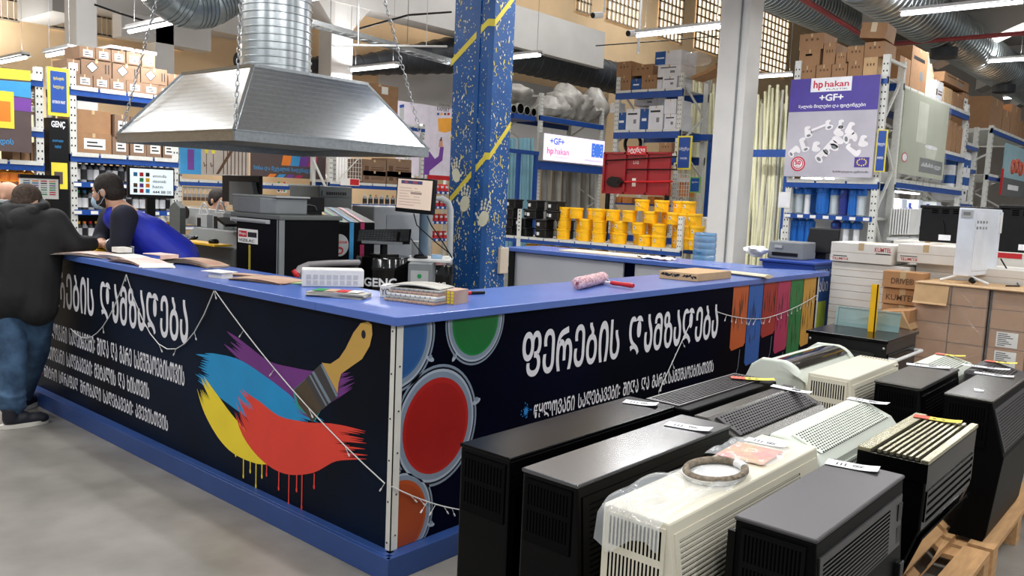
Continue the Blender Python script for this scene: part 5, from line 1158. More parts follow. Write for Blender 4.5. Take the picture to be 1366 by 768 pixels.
for k in (.1, .24):
    mb.box((bxm+L_*(k), BY_-.032, z_), (bxm+L_*(k+.012), BY_-.031, bz1-.08), 0); blob(mb, (bxm+L_*(k+.006), BY_-.033, bz1-.06), (1, 0, 0), (0, 0, 1), .03, .045, 1, 10)
    mb.tube([(bxm+L_*(k-.05), BY_-.032, z_+.16), (bxm+L_*(k-.03), BY_-.032, z_+.1), (bxm+L_*k, BY_-.032, z_+.13)], .006, 5)
mb.box(((bx0+bxm)/2-.05, BY_-.0325, z_+.04), ((bx0+bxm)/2+.05, BY_-.031, bz1-.06), 2)
mb.build('printed_artwork', ['brown_print', 'sign_yellow', 'banner_purple'], t, world=True)
ob = make_bottle('paint_bottle', '', 'bottle', .042, .15, 'label_white', 'orange', 'orange', '', (0, 0, -5)); zz = px(400, 291, BY_).z+.001
row([342, 349.5, 357, 364.5, 372, 379.5, 387, 394.5, 402, 409.5, 417, 424.5, 432, 439.5], BY_+.12, zz, [ob], 'orange labelled bottle, %s from left in the lower row behind the black machine', 'paint_bottle', 'bottle', 'orange bottles behind the machines')
row([346, 353.5, 361, 368.5, 376, 383.5, 391, 398.5, 406, 413.5, 421, 428.5, 436], BY_+.22, zz+.152, [ob], 'orange labelled bottle, %s from left in the upper row behind the black machine', 'paint_bottle', 'bottle', 'orange bottles behind the machines')
sh = MB().box((x0+.1, BY_+.16, zz+.143), (x1-.1, BY_+.3, zz+.1515)).build('tier_board', 'rack_white'); tag(sh, 'thin white tier board between the two rows of orange bottles', 'board')
t = thing('color_card', 'small card of color squares hanging on the blue beam over the bottles', 'card', (px(378, 250, BY_).x, BY_-.02, px(378, 258, BY_).z)); p, q = px(371, 244, BY_), px(384, 257, BY_)
MB().box((p.x, BY_+.03, q.z), (q.x, BY_+.035, p.z)).build('sheet', 'paper', t, world=True); mb = MB()
for i in range(3):
    for j in range(4): mb.box((p.x+.015+i*.05, BY_+.0285, q.z+.012+j*.042), (p.x+.05+i*.05, BY_+.0295, q.z+.04+j*.042), (i*4+j) % 5)
mb.build('color_squares', ['ink', 'red', 'yellow', 'green', 'orange'], t, world=True)
# brushes hanging on the shelf left of the machine
hb_ = thing('paint_brush', '', 'brush', (0, 0, -5), 0, ''); MB().lathe([(.006, .1), (.014, .16), (.02, .18)], (0, 0, 0), 8).build('brush_handle', 'label_white', hb_); MB().box((-.025, -.01, .05), (.025, .01, .1)).build('ferrule', 'steel', hb_); MB().box((-.027, -.008, 0), (.027, .008, .05)).build('bristles', 'brown_print', hb_)
zz = px(270, 268, BY_).z
row([247, 253, 259, 265, 271, 277, 283, 289, 295, 301], BY_+.12, zz, [hb_], 'hanging paint brush, %s from left above the grey machine', 'paint_brush', 'brush', 'brushes on the rail behind the grey machine')
tag(MB().box((px(243, 260, BY_).x, BY_+.105, zz+.18), (px(306, 260, BY_).x, BY_+.135, zz+.2)).build('hanging_rail', 'rack_white'), 'white rail carrying the hanging paint brushes', 'rail')
# rack with brown cartons right of the machines
RY = 8.3; x0, x1 = px(440, 200, RY).x, px(566, 200, RY).x
zt_, zm_, zl_ = px(540, 166, RY).z, px(500, 245, RY).z, px(500, 273, RY).z
rack('rack with flat brown cartons and bottles behind the tilted monitor', 'Y', (x0, RY), x1-x0, .5, zt_+.05, [(zt_, 'beam'), (zm_, 'beam'), (zl_, 'strip'), (.9, 'strip')], post=.06)
wm = MB(); xa, xb = px(451, 225, RY).x, px(481, 225, RY).x; z0, z1 = px(465, 240, RY).z, px(465, 205, RY).z
for k in range(9): wm.bar((xa+(xb-xa)*k/8, RY-.02, z0), (xa+(xb-xa)*k/8, RY-.02, z1), .006, .006)
for k in range(7): wm.bar((xa, RY-.02, z0+(z1-z0)*k/6), (xb, RY-.02, z0+(z1-z0)*k/6), .006, .006)
wm.bar((xa, RY-.026, z0), (xb, RY-.026, z1), .02, .01); tag(wm.build('wire_grid', 'rack_white'), 'white wire grid panel left of the flat brown cartons', 'grid')
cbox('Y', RY+.03, (480, 112, 531, 160), .45, 'tall brown carton standing on the rack beside the hood', 'carton_tan', z0=zt_+.001, deco='sticker')
g = 'flat brown cartons behind the monitor'
for i, (r, l) in enumerate((((484, 228, 515, 243), 'flat brown carton, bottom left of the pile behind the monitor'), ((516, 229, 549, 243), 'flat brown carton, bottom right of the pile behind the monitor'), ((484, 213, 515, 227), 'flat brown carton, top left of the pile behind the monitor'), ((516, 212, 549, 227), 'flat brown carton, top right of the pile behind the monitor'))):
    cbox('Y', RY+.03, r, .4, l, 'carton_grey', z0=zm_+.001 if i < 2 else zm_+.125, group=g, deco='lines')
p = protos('paint_bottle', 'bottle', .035, .16, [('can_grey', 'can_black', 'label_white'), ('can_grey', 'can_black', 'green'), ('can_grey', 'can_black', 'orange')])
row([487, 494.5, 502, 509.5, 517, 524.5], RY+.1, zl_+.001, p, 'small dark labelled bottle, %s from left below the flat brown cartons', 'paint_bottle', 'bottle', 'dark labelled bottles below the cartons')
t = thing('price_sign', 'small red and white price sign beside the wire grid', 'sign', (px(468, 242, RY).x, RY-.04, z0-.05)); p, q = px(452, 237, RY), px(477, 248, RY)
MB().box((p.x, RY-.045, q.z), (q.x, RY-.04, p.z)).build('card', 'paper', t, world=True); MB().box(((p.x+q.x)/2, RY-.047, q.z+.01), (q.x-.01, RY-.0452, p.z-.01)).build('red_panel', 'red', t, world=True)
# poster of a painter, red shelf
PY_ = 9.6; p, q = px(531, 134, PY_), px(604, 238, PY_)
t = thing('poster', 'pale poster of a purple sleeved arm painting, beside the blue column', 'poster', ((p.x+q.x)/2, PY_, q.z)); MB().box((p.x, PY_, q.z), (q.x+.3, PY_+.02, p.z)).build('panel', mat('poster_lilac', (222, 214, 226), .6), t, world=True)
for xx in (p.x+.1, q.x+.2): MB().box((xx-.03, PY_+.02, 0), (xx+.03, PY_+.06, p.z)).build('post', 'light_grey', t, world=True)
mb = MB(); Yp = PY_-.0015
def pp(x, y): a = px(x, y, PY_); return (a.x, Yp, a.z)
mb.poly([pp(564, 238), pp(566, 205), pp(573, 202), pp(580, 212), pp(585, 208), pp(587, 196), pp(592, 196), pp(590, 214), pp(580, 222), pp(573, 228), pp(572, 238)], 0)
mb.poly([pp(585, 196), pp(586, 186), pp(590, 186), pp(591, 196)], 1); mb.poly([pp(587, 188), pp(588, 183), pp(589.5, 183), pp(589, 188)], 2)
mb.poly([pp(584, 158), pp(603, 157), pp(603, 174), pp(594, 177), pp(585, 175)], 3); mb.poly([pp(533, 140), pp(539, 139), pp(539, 143), pp(533, 144)], 4); mb.poly([pp(533, 144), pp(539, 143), pp(539, 160), pp(533, 160)], 5)
for k, m_ in enumerate((4, 3, 6, 7)): mb.poly([pp(583+k*4.6, 150.5), pp(586+k*4.6, 150.5), pp(586+k*4.6, 153.5), pp(583+k*4.6, 153.5)], m_)
mb.build('printed_artwork', ['banner_purple', mat('skin_print', (206, 150, 126), .6), 'ink', mat('poster_orange', (244, 170, 60), .6), 'sign_blue', 'light_grey', 'banner_dark', 'red'], t, world=True)
mb = MB(); a = px(583, 147, PY_); b = px(600, 141, PY_); mb.text('EXPERT', (a.x, Yp, a.z), (1, 0, 0), (0, 0, 1), b.x-a.x, .07); a = px(586, 140.5, PY_); b = px(600, 138, PY_); mb.text('COLOR', (a.x, Yp, a.z), (1, 0, 0), (0, 0, 1), b.x-a.x, .035, 0, .0); mb.build('lettering', 'ink', t, world=True)
x0, x1 = px(568, 280, 8.6).x, px(612, 280, 8.6).x
rack('red trimmed shelf full of small red packets left of the blue column', 'Y', (x0, 8.6), x1-x0, .4, px(585, 234, 8.6).z, [(px(585, 255, 8.6).z, 'strip'), (px(585, 275, 8.6).z, 'strip'), (px(585, 295, 8.6).z, 'strip'), (px(585, 318, 8.6).z, 'strip')], post=.04, braces=False)
tag(MB().box((x0, 8.56, px(585, 240, 8.6).z), (x1, 8.585, px(585, 234, 8.6).z)).build('header_sign', 'red'), 'red header strip above the red packets left of the blue column', 'sign')
pk = thing('tool_packet', '', 'packet', (0, 0, -5), 0, ''); MB().prism([(-.04, 0, 0), (.04, 0, 0), (.035, .03, .13), (-.035, .03, .13)], (0, .05, 0)).build('body', 'red', pk); MB().box((-.03, -.001, .06), (.03, .006, .1)).build('label_card', 'label_white', pk)
for k, y in enumerate((255, 275, 295, 318)): row([571+j*6.4 for j in range(5)], 8.66, px(585, y, 8.6).z+.001, [pk], 'small red packet, %s from left on the ' + ('top', 'second', 'third', 'lowest')[k] + ' shelf left of the column', 'tool_packet', 'packet', 'red packets left of the blue column')
# ---------------------------------------------------------------- low rack with buckets and tubs
SX = 8.0; zsf = .905; ya, yb = 6.6, at(909, 320, X=SX).y
rk = rack('low white and blue rack carrying yellow buckets and black tubs', 'X', (SX, ya), ya-yb, .75, .85, [(zsf, 'beam'), (.45, 'beam')], post=.07, h_r=1.36, braces=False)
py = at(692.5, 310, X=SX).y; mbp = MB(); mbp.box((SX-.01, py-.04, 0), (SX+.0, py+.04, 1.34))
for k in range(6): mbp.box((SX-.0115, py-.012, 1.0+k*.06), (SX-.0105, py+.012, 1.02+k*.06), 1)
mbp.build('post', ['rack_white', HOLE], rk, world=True)
MB().bar((SX+.03, yb+.03, 1.33), (SX+.7, yb+.03, 1.33), .03, .04).build('tie', 'rack_white', rk, world=True)
mat('bucket_yellow', (250, 190, 14), .38, noise=(8, .04)); mat('tub_black', (20, 20, 22), .45)
def make_bucket():
    t = thing('paint_bucket', '', 'bucket', (0, 0, -5), 0, ''); r = .106
    MB().lathe([(r*.9, 0), (r*.93, .003), (r*.98, .118), (r*.98, .119)], (0, 0, 0), 22).build('body', 'bucket_yellow', t, smooth=40)
    MB().lathe([(r*1.0, .119), (r*1.04, .121), (r*1.04, .143), (r*1.0, .147), (r*.9, .147), (r*.88, .1445)], (0, 0, 0), 22).build('lid', 'bucket_yellow', t, smooth=40)
    mb = MB(); v = []; n = 4
    for k in range(n+1):
        a = math.pi*(1.0-.16)+k*.09; v += [(r*.955*math.cos(a), r*.955*math.sin(a), .06), (r*.975*math.cos(a), r*.975*math.sin(a), .105)]
    mb.add(v, [(2*k, 2*k+2, 2*k+3, 2*k+1) for k in range(n)]); v = [(p[0]*1.004, p[1]*1.004, p[2]) for p in v]
    v2 = []
    for k in range(n+1): x, y, z = v[2*k]; X, Y, Z = v[2*k+1]; v2 += [(x+(X-x)*.35, y+(Y-y)*.35, z+(Z-z)*.35), (x+(X-x)*.8, y+(Y-y)*.8, z+(Z-z)*.8)]
    mb.add(v2, [(2*k, 2*k+2, 2*k+3, 2*k+1) for k in range(1, n-1)], 1); mb.build('label_sheet', ['label_white', 'ink'], t)
    MB().tube([(r*.98*math.cos(a)*1.03, r*.98*math.sin(a)*1.03, .108-.07*abs(math.sin((a-2.6)))) for a in [2.6+1.6*k/10 for k in range(11)]], .003, 5).build('handle', 'bucket_yellow', t)
    return t
bk = make_bucket(); bk.scale = (1, 1, 1.12); rg = random.Random(4)
rows_b = [[752, 766, 781, 800, 812, 828, 844, 862, 880, 896, 917, 929], [753, 766, 782, 800, 812, 828, 841, 853, 863, 880, 896, 917, 930], [753, 768, 780, 798, 817, 839, 855, 868, 881, 899, 914, 926], [855, 881, 895, 917]]
for r_, xs in enumerate(rows_b):
    prev = None
    for i, x in enumerate(xs):
        p = at(x, 300, X=SX+.2); y = p.y; xx = SX+.2
        if prev is not None and prev[1]-y < .214:
            xx = SX+.2+(.225 if prev[0] < SX+.3 else 0)
        if abs(y-yb) < .13 : xx = SX+.2
        prev = (xx, y)
        l = 'yellow lidded paint bucket, %s from left in the %s row on the low rack' % (ORD[i], ('bottom', 'second', 'third', 'top')[r_])
        if r_ == 3: l = 'yellow lidded paint bucket on the very top of the pile, %s from left' % ORD[i]
        o = dup(bk, (xx, y, zsf+.0015+r_*.1662), rg.uniform(-.25, .25), l, 'yellow buckets on the low rack') if bk.location.z > -1 else bk
        if o is bk: bk.location = (xx, y, zsf+.0015+r_*.1662); bk['label'] = l; bk['group'] = 'yellow buckets on the low rack'
def make_tub():
    t = thing('paint_tub', '', 'tub', (0, 0, -5), 0, '')
    MB().box((-.1, -.1, 0), (.1, .1, .115)).build('body', 'tub_black', t, bevel=.012)
    MB().box((-.11, -.11, .116), (.11, .11, .145)).build('lid', 'tub_black', t, bevel=.008); MB().box((-.1015, .03, .04), (-.1002, .08, .09)).build('label_sheet', 'label_white', t)
    mb = MB()
    for i in range(3):
        for j in range(3): mb.box((-.104, -.075+i*.03, .025+j*.028), (-.1001, -.055+i*.03, .045+j*.028))
    mb.build('ribs', 'black_metal', t); return t
tb = make_tub()
for r_, xs in enumerate(([682, 701, 713, 727, 742], [683, 699, 713, 727, 742], [683, 697, 713, 727, 742], [685, 714, 728, 741])):
    prev = None
    for i, x in enumerate(xs):
        y = at(x, 300, X=SX+.14).y; xx = SX+.14
        if prev is not None and prev[1]-y < .225: xx = SX+.14+(.235 if prev[0] < SX+.2 else 0)
        prev = (xx, y)
        l = 'black lidded tub, %s from left in the %s row beside the yellow buckets' % (ORD[i], ('bottom', 'second', 'third', 'top')[r_])
        o = dup(tb, (xx, y, zsf+.0015+r_*.1465), 0, l, 'black tubs on the low rack') if tb.location.z > -1 else tb
        if o is tb: tb.location = (xx, y, zsf+.0015); tb['label'] = l; tb['group'] = 'black tubs on the low rack'
# lids and boards under the shelf, things on the rear counter wing
for i, x in enumerate((708, 727, 748, 772, 800)):
    p = at(x, 331, X=SX+.2); tag(MB((SX+.25, p.y, .451)).lathe([(.1, 0), (.105, .01), (.105, .3), (.112, .302), (.112, .33), (.1, .335)], (SX+.25, p.y, .451), 20).build('paint_bucket', 'bucket_yellow', world=True, smooth=40), 'yellow bucket on the lower shelf of the low rack, %s from left' % ORD[i], 'bucket', 'yellow buckets on the lower shelf')
mat('pale_board', (226, 208, 178), .6)
for i, (x, y, w_, l) in enumerate(((3.98, 1.9, .4, 'pale wooden board lying on the rear counter wing, farthest one'), (3.98, 1.42, .45, 'pale wooden board lying on the rear counter wing, nearest one'))):
    tag(MB((x, y, H)).box((x, y, H), (x+.3, y+w_, H+.012)).build('wooden_board', 'pale_board', world=True, bevel=.002), l, 'board')
o = crumple((4.1, 1.32, H+.001), .18, .3, .025, 3, 'bag_white', 'cloth_rag', 'crumpled white cloth on the rear counter wing before the bucket rack', 'cloth', 12)
# blue water bottle on a stool behind the rear wing
mat('water_bottle', (90, 150, 196), .1, alpha=.62, spec=.8); mat('water_cap', (60, 120, 190), .4)
wb = at(940, 330, d=8.6); bz = at(940, 349, d=8.6).z; R_ = .118; ht_ = at(940, 310, d=8.6).z-bz
t = thing('water_bottle', 'blue transparent water bottle standing before the white column', 'bottle', (wb.x, wb.y, bz)); pf = [(R_*.9, 0)]
for k in range(4): z = ht_*(.03+.22*k); pf += [(R_, z+.01), (R_, z+ht_*.17), (R_*.95, z+ht_*.19), (R_*.95, z+ht_*.2)]
pf += [(R_, ht_*.93), (R_*.9, ht_)]
MB().lathe(pf, (0, 0, 0), 28).build('body', 'water_bottle', t, smooth=50); MB().tube([(-R_-.004, -.03, ht_*.35), (-R_-.02, 0, ht_*.36), (-R_-.004, .03, ht_*.35)], .006, 6).build('grip', 'water_bottle', t)
st = thing('stool', 'small white stool under the blue water bottle', 'stool', (wb.x, wb.y, 0)); MB().cyl((0, 0, bz-.03), (0, 0, bz-.001), .15, seg=24).build('seat', 'white_paint', st)
for k in range(4): a = math.pi/4+k*math.pi/2; MB().cyl((.1*math.cos(a), .1*math.sin(a), bz-.03), (.14*math.cos(a), .14*math.sin(a), 0), .013, seg=8).build('leg', 'white_paint', st)
# ---------------------------------------------------------------- tall rack with boiler cartons
TX = 10.0; ya, yb = at(820, 150, X=TX).y, at(909, 150, X=TX).y; z1, z2, z3 = at(862, 119.5, X=TX).z, at(862, 173, X=TX).z, at(862, 205, X=TX).z
rack('tall white and blue rack full of boiler cartons at center right', 'X', (TX, ya), ya-yb, .9, at(905, 97, X=TX).z, [(z1, 'beam'), (z2, 'beam'), (z3, 'beam'), (1.0, 'beam')], post=.08, beamh=.14)
g = 'boiler cartons on the tall rack'
TL = [((822.5, 101, 841.7, 119), z1, 'carton_tan', 'icons', 'brown carton at the left end of the tall rack top row'), ((842.2, 105, 855.2, 119), z1, 'box_blue', 'bluetext', 'dark blue carton between brown ones on the tall rack top'), ((855.6, 100, 876, 119), z1, 'carton_tan', 'icons', 'brown carton right of the dark blue one on the tall rack top'), ((876.4, 106, 883.2, 119), z1, 'box_white', None, 'narrow white carton on the tall rack top'), ((883.6, 101.7, 903, 119), z1, 'box_white', 'darktext', 'white carton at the right end of the tall rack top')]
for r, z, m, dc_, l in TL: cbox('X', TX+.02, r, .5, l, m, z0=z+.001, group=g, deco=dc_)
zz = at(832, 101, X=TX).z; cbox('X', TX+.02, (822.5, 82, 842, 101), .5, 'brown carton stacked at the left end of the tall rack', 'carton_tan', z0=zz, group=g, deco='icons')
cbox('X', TX+.05, (843, 86, 871, 100), .5, 'brown carton stacked over the dark blue one on the tall rack', 'carton_tan', z0=at(858, 100, X=TX).z, group=g, deco='icons')
zz = at(890, 102, X=TX).z; cbox('X', TX+.02, (877.5, 86, 908, 102), .5, 'white carton with blue end, middle of the right pile on the tall rack', 'box_white', z0=zz, group=g, deco='darktext')
cbox('X', TX+.02, (874, 67.5, 909, 86), .5, 'white carton with blue left end on the very top of the tall rack', 'box_white', z0=at(890, 85.8, X=TX).z, group=g, deco='blueend')
lump((TX+.3, at(918, 80, X=TX).y, at(915, 84, X=TX).z), .3, .2, .22, 'wrapped_bundle', 'shrink_film', 'clear plastic wrapped bundle beside the topmost white carton', 'bundle', 2)
tag(MB().prism([(TX+.1, at(917, 102, X=TX).y, at(917, 101, X=TX).z), (TX+.1, at(938, 93, X=TX).y, at(938, 92, X=TX).z), (TX+.1, at(951, 84, X=TX).y, at(951, 82, X=TX).z), (TX+.1, at(951, 89, X=TX).y, at(951, 90, X=TX).z), (TX+.1, at(938, 98, X=TX).y, at(938, 97, X=TX).z), (TX+.1, at(917, 104, X=TX).y, at(917, 104.5, X=TX).z)], (.4, 0, 0)).build('cardboard_flap', 'cardboard'), 'long bent cardboard flap sticking out right of the tall rack top', 'cardboard')
for r, m, dc_, l in (((823.5, 150, 834.6, 171.5), 'box_blue', 'bluetext', 'blue carton at the left of the tall rack second shelf'), ((835, 145, 853.6, 171.5), 'box_white', 'darktext', 'white carton second from left on the tall rack second shelf'), ((854, 145, 864.6, 171.5), 'box_blue', 'bluetext', 'blue carton with teal print on the tall rack second shelf'), ((865, 140.6, 884.5, 171.5), 'box_white', 'darktext', 'tall white carton in the middle of the tall rack second shelf'), ((886, 152, 902, 172), 'box_white', 'darktext', 'lower white carton at the right of the tall rack second shelf')):
    cbox('X', TX+.02, r, .5, l, m, z0=z2+.001, group=g, deco=dc_)
cbox('X', TX+.02, (886, 132, 902, 152), .5, 'upper white carton at the right of the tall rack second shelf', 'box_white', z0=at(894, 152, X=TX).z+.004, group=g)
cbox('X', TX+.3, (825, 139, 836, 150), .2, 'small white carton on the left blue one of the second shelf', 'box_white', z0=at(830, 150, X=TX).z+.01, group=g, off=-.25)
cbox('X', TX+.55, (846, 129, 878, 141), .3, 'long white carton lying behind on the second shelf', 'box_white', z0=z2+.47, group=g, deco='darktext')
cbox('X', TX+.55, (848, 143, 876, 171), .3, 'white carton hidden behind the second shelf row carrying the long one', 'box_white', z0=z2+.001, group=g)
cbox('X', TX+.02, (879, 190, 896, 203), .4, 'brown carton on the third shelf above the red panel', 'carton_tan', z0=z3+.001, group=g, deco='icons')
tag(MB((TX+.3, at(831, 195, X=TX).y, z3)).tube([(TX+.3, at(831, 195, X=TX).y+.16*math.cos(a), z3+.19+.16*math.sin(a)) for a in [2*math.pi*k/24 for k in range(24)]], .03, 8, closed=True).build('hose_coil', 'black_plastic', world=True, smooth=60), 'black hose coil on the third shelf above the red panel', 'hose')
# red tool stand panel with shovel
RX_ = 9.3; mat('red_sheet', (150, 26, 38), .3, noise=(4, .06)); p, q = at(808, 203, X=RX_), at(891, 261, X=RX_); pz, qz = p.z, q.z
t = thing('tool_stand', 'dark red sheet metal display stand with lettering plate behind the yellow buckets', 'display stand', (RX_, (p.y+q.y)/2, 0))
MB().box((RX_, p.y, qz), (RX_+.03, q.y, pz)).build('back_sheet', 'red_sheet', t, world=True, bevel=.004)
w3 = (p.y-q.y)/3
for k in range(4): y = p.y-w3*k; MB().box((RX_-.035, y-.018, qz), (RX_+.02, y+.018, pz)).build('rib', 'red_sheet', t, world=True)
MB().box((RX_-.035, p.y, pz-.03), (RX_+.02, q.y, pz)).build('top_rail', 'red_sheet', t, world=True); MB().box((RX_-.035, p.y, qz), (RX_+.02, q.y, qz+.03)).build('bottom_rail', 'red_sheet', t, world=True)
for y in (p.y-.05, q.y+.05): MB().box((RX_+.03, y-.03, 0), (RX_+.08, y+.03, pz)).build('leg', 'black_metal', t, world=True)
a, b = at(837, 195, X=RX_-.04), at(862, 206.5, X=RX_-.04); MB().box((RX_-.05, a.y, b.z), (RX_-.036, b.y, a.z)).build('name_plate', 'red', t, world=True)
MB().text('სტენდი', (RX_-.0515, a.y-.02, b.z+.02), (0, -1, 0), (0, 0, 1), a.y-b.y-.04, a.z-b.z-.04, 0, .02).build('lettering', 'white_text', t, world=True)
a = at(845, 217, X=RX_); MB().text('L112', (RX_-.0015, a.y, a.z-.02), (0, -1, 0), (0, 0, 1), .1, .05).build('small_lettering', 'white_text', t, world=True); a = at(843, 246, X=RX_); MB().box((RX_-.003, a.y, a.z-.03), (RX_-.0005, a.y-.07, a.z+.1)).build('price_card', 'paper', t, world=True)
sx = RX_-.06; a, b, c = at(808, 243, X=sx), at(826, 242.5, X=sx), at(897, 242, X=sx)
t = thing('shovel', 'black bladed shovel with red handle hanging on the dark red stand', 'shovel', (sx, b.y, b.z))
mb = MB(); L_ = a.y-b.y
pts = [(0, .075), (.6, .085), (.85, .055), (1, 0), (.85, -.055), (.6, -.085), (0, -.075), (-.08, -.03), (-.08, .03)]
mb.prism([(sx, b.y+L_*u, b.z+v) for u, v in pts], (.008, 0, 0)).build('blade', 'black_metal', t, world=True); MB().tube([(sx+.004, b.y+.02, b.z), c], .016, 8).build('handle', 'red', t, world=True); MB().cyl((sx+.004, b.y+.03, b.z), (sx+.004, b.y-.1, b.z+.002), .022, seg=10).build('socket', 'black_metal', t, world=True)
for i, (y1_, y2_, xa, xb) in enumerate(((214, 209, 809, 903), (226, 226, 836, 903))):
    a, b = at(xa, y1_, X=sx+.01), at(xb, y2_, X=sx+.01); tag(MB(a).tube([a+V(0, -.02, -.07), a, b, b+V(0, .02, .08)], .012, 6).build('iron_rod', 'black_metal', world=True), '%s dark iron rod hanging across the red stand' % ('upper', 'lower')[i], 'rod')
# signs on the tall rack
def sign(face, pl, r, label, border, panel, lines_, lcol, name='hanging_sign', th=.02):
    x0_, y0_, x1_, y1_ = r; a, b = at(x0_, (y0_+y1_)/2, **{face: pl}), at(x1_, (y0_+y1_)/2, **{face: pl}); za, zb = at((x0_+x1_)/2, y0_, **{face: pl}).z, at((x0_+x1_)/2, y1_, **{face: pl}).z
    U, D = frame_axes(face); t = thing(name, label, 'sign', ((a.x+b.x)/2, (a.y+b.y)/2, zb)); O = V(a.x, a.y, zb); W_ = (b-a).dot(U); h = za-zb
    MB().box(O, O+U*W_+D*th+V(0, 0, h)).build('border', border, t, world=True); e = min(W_, h)*.1
    MB().box(O+U*e+V(0, 0, e)-D*.003, O+U*(W_-e)+V(0, 0, h-e)-D*.0003).build('panel', panel, t, world=True)
    mb = MB()
    for txt, u, v, w_, hh in lines_: mb.text(txt, O+U*(W_*u)+V(0, 0, h*v)-D*.0045, U, (0, 0, 1), W_*w_, h*hh)
    if lines_: mb.build('lettering', lcol, t, world=True)
    return t
sign('X', TX-.021, (903, 181, 922, 226), 'blue sign with yellow green border on the tall rack post', 'sign_yellow', 'sign_blue', [('სანტექნიკა', .14, .55, .72, .12), ('WATER', .25, .3, .5, .06)], 'white_text')
sg = sign('X', TX-.021, (920, 236, 934, 257), 'small teal notice with green border left of the white column', mat('lime_border', (120, 180, 90), .5), 'poster_blue', [('ფასი', .2, .6, .6, .14)], 'white_text')
a = at(927, 240, X=TX); MB().box((TX-.001, yb, a.z-.03), (TX+.012, a.y, a.z+.03)).build('bracket', 'rack_white', sg, world=True)
wm = MB(); a, b = at(897, 232, X=TX-.02), at(918, 268, X=TX-.02)
for k in range(8): y = a.y+(b.y-a.y)*k/7; wm.bar((TX-.02, y, b.z), (TX-.02, y, a.z), .008, .008)
for k in range(8): z = b.z+(a.z-b.z)*k/7; wm.bar((TX-.02, a.y, z), (TX-.02, b.y, z), .008, .008)
tag(wm.build('wire_grid', 'rack_white'), 'white wire grid on the tall rack beside the red stand', 'grid')
mat('orange_box', (226, 140, 60), .6)
for i, r in enumerate(((815, 262, 829, 271), (830, 263, 843, 271), (864, 262, 873, 271), (884, 245, 895, 262), (898, 236, 915, 262))): cbox('X', TX-.0+.1, r, .3, 'orange printed tool box behind the red stand, %s from left' % ORD[i], 'orange_box', name='tool_box', group='orange tool boxes behind the red stand', z0=at(840, 271, X=TX).z if i < 3 else None, cat='box')
tag(MB().box((TX+.05, ya, at(840, 271, X=TX).z-.03), (TX+.6, yb, at(840, 271, X=TX).z)).build('shelf_board', 'rack_blue'), 'blue shelf carrying the orange tool boxes behind the red stand', 'shelf')
# ---------------------------------------------------------------- pipe racks along the back wall
PYY = 9.0; x0, x1 = at(719, 190, Y=PYY).x, at(804, 190, Y=PYY).x; zsh = at(765, 160, Y=PYY).z
rack('pipe rack with wrapped bundles on top and lit sign, behind the tubs', 'Y', (x0, PYY), x1-x0, 1.0, at(724, 124, Y=PYY).z, [(zsh, 'beam')], post=.1, h_r=at(808, 145, Y=PYY).z, tabs=False, beamh=.12)
a, b = at(722, 194, Y=PYY-.1), at(804, 206, Y=PYY-.1); z0 = at(763, 217, Y=PYY-.1).z; z1 = at(763, 183, Y=PYY-.1).z
t = thing('lit_sign', 'glowing pink and white lettered sign above the upright grey pipes', 'sign', (a.x, PYY-.1, z0))
MB().box((a.x, PYY-.15, z0-.02), (b.x, PYY-.03, z1+.02)).build('housing', 'light_grey', t, world=True); MB().box((a.x+.02, PYY-.153, z0), (b.x-.02, PYY-.1505, z1)).build('lit_face', mat('sign_glow', (236, 214, 240), .4, emit=((244, 226, 246), 1.0)), t, world=True)
W_ = b.x-a.x; h = z1-z0; mb = MB()
mb.text('+GF+', (a.x+W_*.1, PYY-.1545, z0+h*.62), (1, 0, 0), (0, 0, 1), W_*.22, h*.26, 0, .03); mb.text('hakan', (a.x+W_*.18, PYY-.1545, z0+h*.26), (1, 0, 0), (0, 0, 1), W_*.22, h*.24, 1); mb.text('hp', (a.x+W_*.06, PYY-.1545, z0+h*.18), (1, 0, 0), (0, 0, 1), W_*.1, h*.32, 1, .03); mb.text('PLASTIK', (a.x+W_*.2, PYY-.1545, z0+h*.12), (1, 0, 0), (0, 0, 1), W_*.2, h*.06, 2, 0)
mb.box((a.x+W_*.77, PYY-.1545, z0+h*.3), (a.x+W_*.97, PYY-.1535, z0+h*.86), 0)
for k in range(12): an = k*math.pi/6; blob(mb, (a.x+W_*.87+.16*math.cos(an), PYY-.156, z0+h*.58+.16*math.sin(an)), (1, 0, 0), (0, 0, 1), .018, .02, 3, 5)
mb.text('წარმოებულია ევროპაში', (a.x+W_*.66, PYY-.1545, z0+h*.1), (1, 0, 0), (0, 0, 1), W_*.3, h*.09, 0)
mb.build('lettering', [mat('glow_blue', (70, 120, 220), .4, emit=((70, 120, 220), .8)), mat('glow_pink', (236, 110, 160), .4, emit=((236, 110, 160), .8)), mat('glow_lilac', (180, 160, 200), .4, emit=((190, 170, 210), .6)), mat('glow_star', (200, 210, 240), .4, emit=((200, 210, 240), .8))], t, world=True)
tag(MB().box((a.x, PYY-.12, z0-.2), (b.x, PYY-.02, z0-.03)).build('sign_beam', 'sign_blue'), 'dark blue beam carrying the glowing sign', 'beam')
mat('pipe_grey', (150, 150, 146), .45, noise=(3, .08)); mat('pipe_light', (182, 180, 170), .45); mat('pipe_cream', (226, 224, 190), .5, noise=(3, .08)); mat('pipe_blue', (140, 190, 205), .45, noise=(3, .05)); mat('bundle_wrap', (196, 192, 184), .4, noise=(6, .14), rgb2=(150, 146, 140))
rg = random.Random(9)
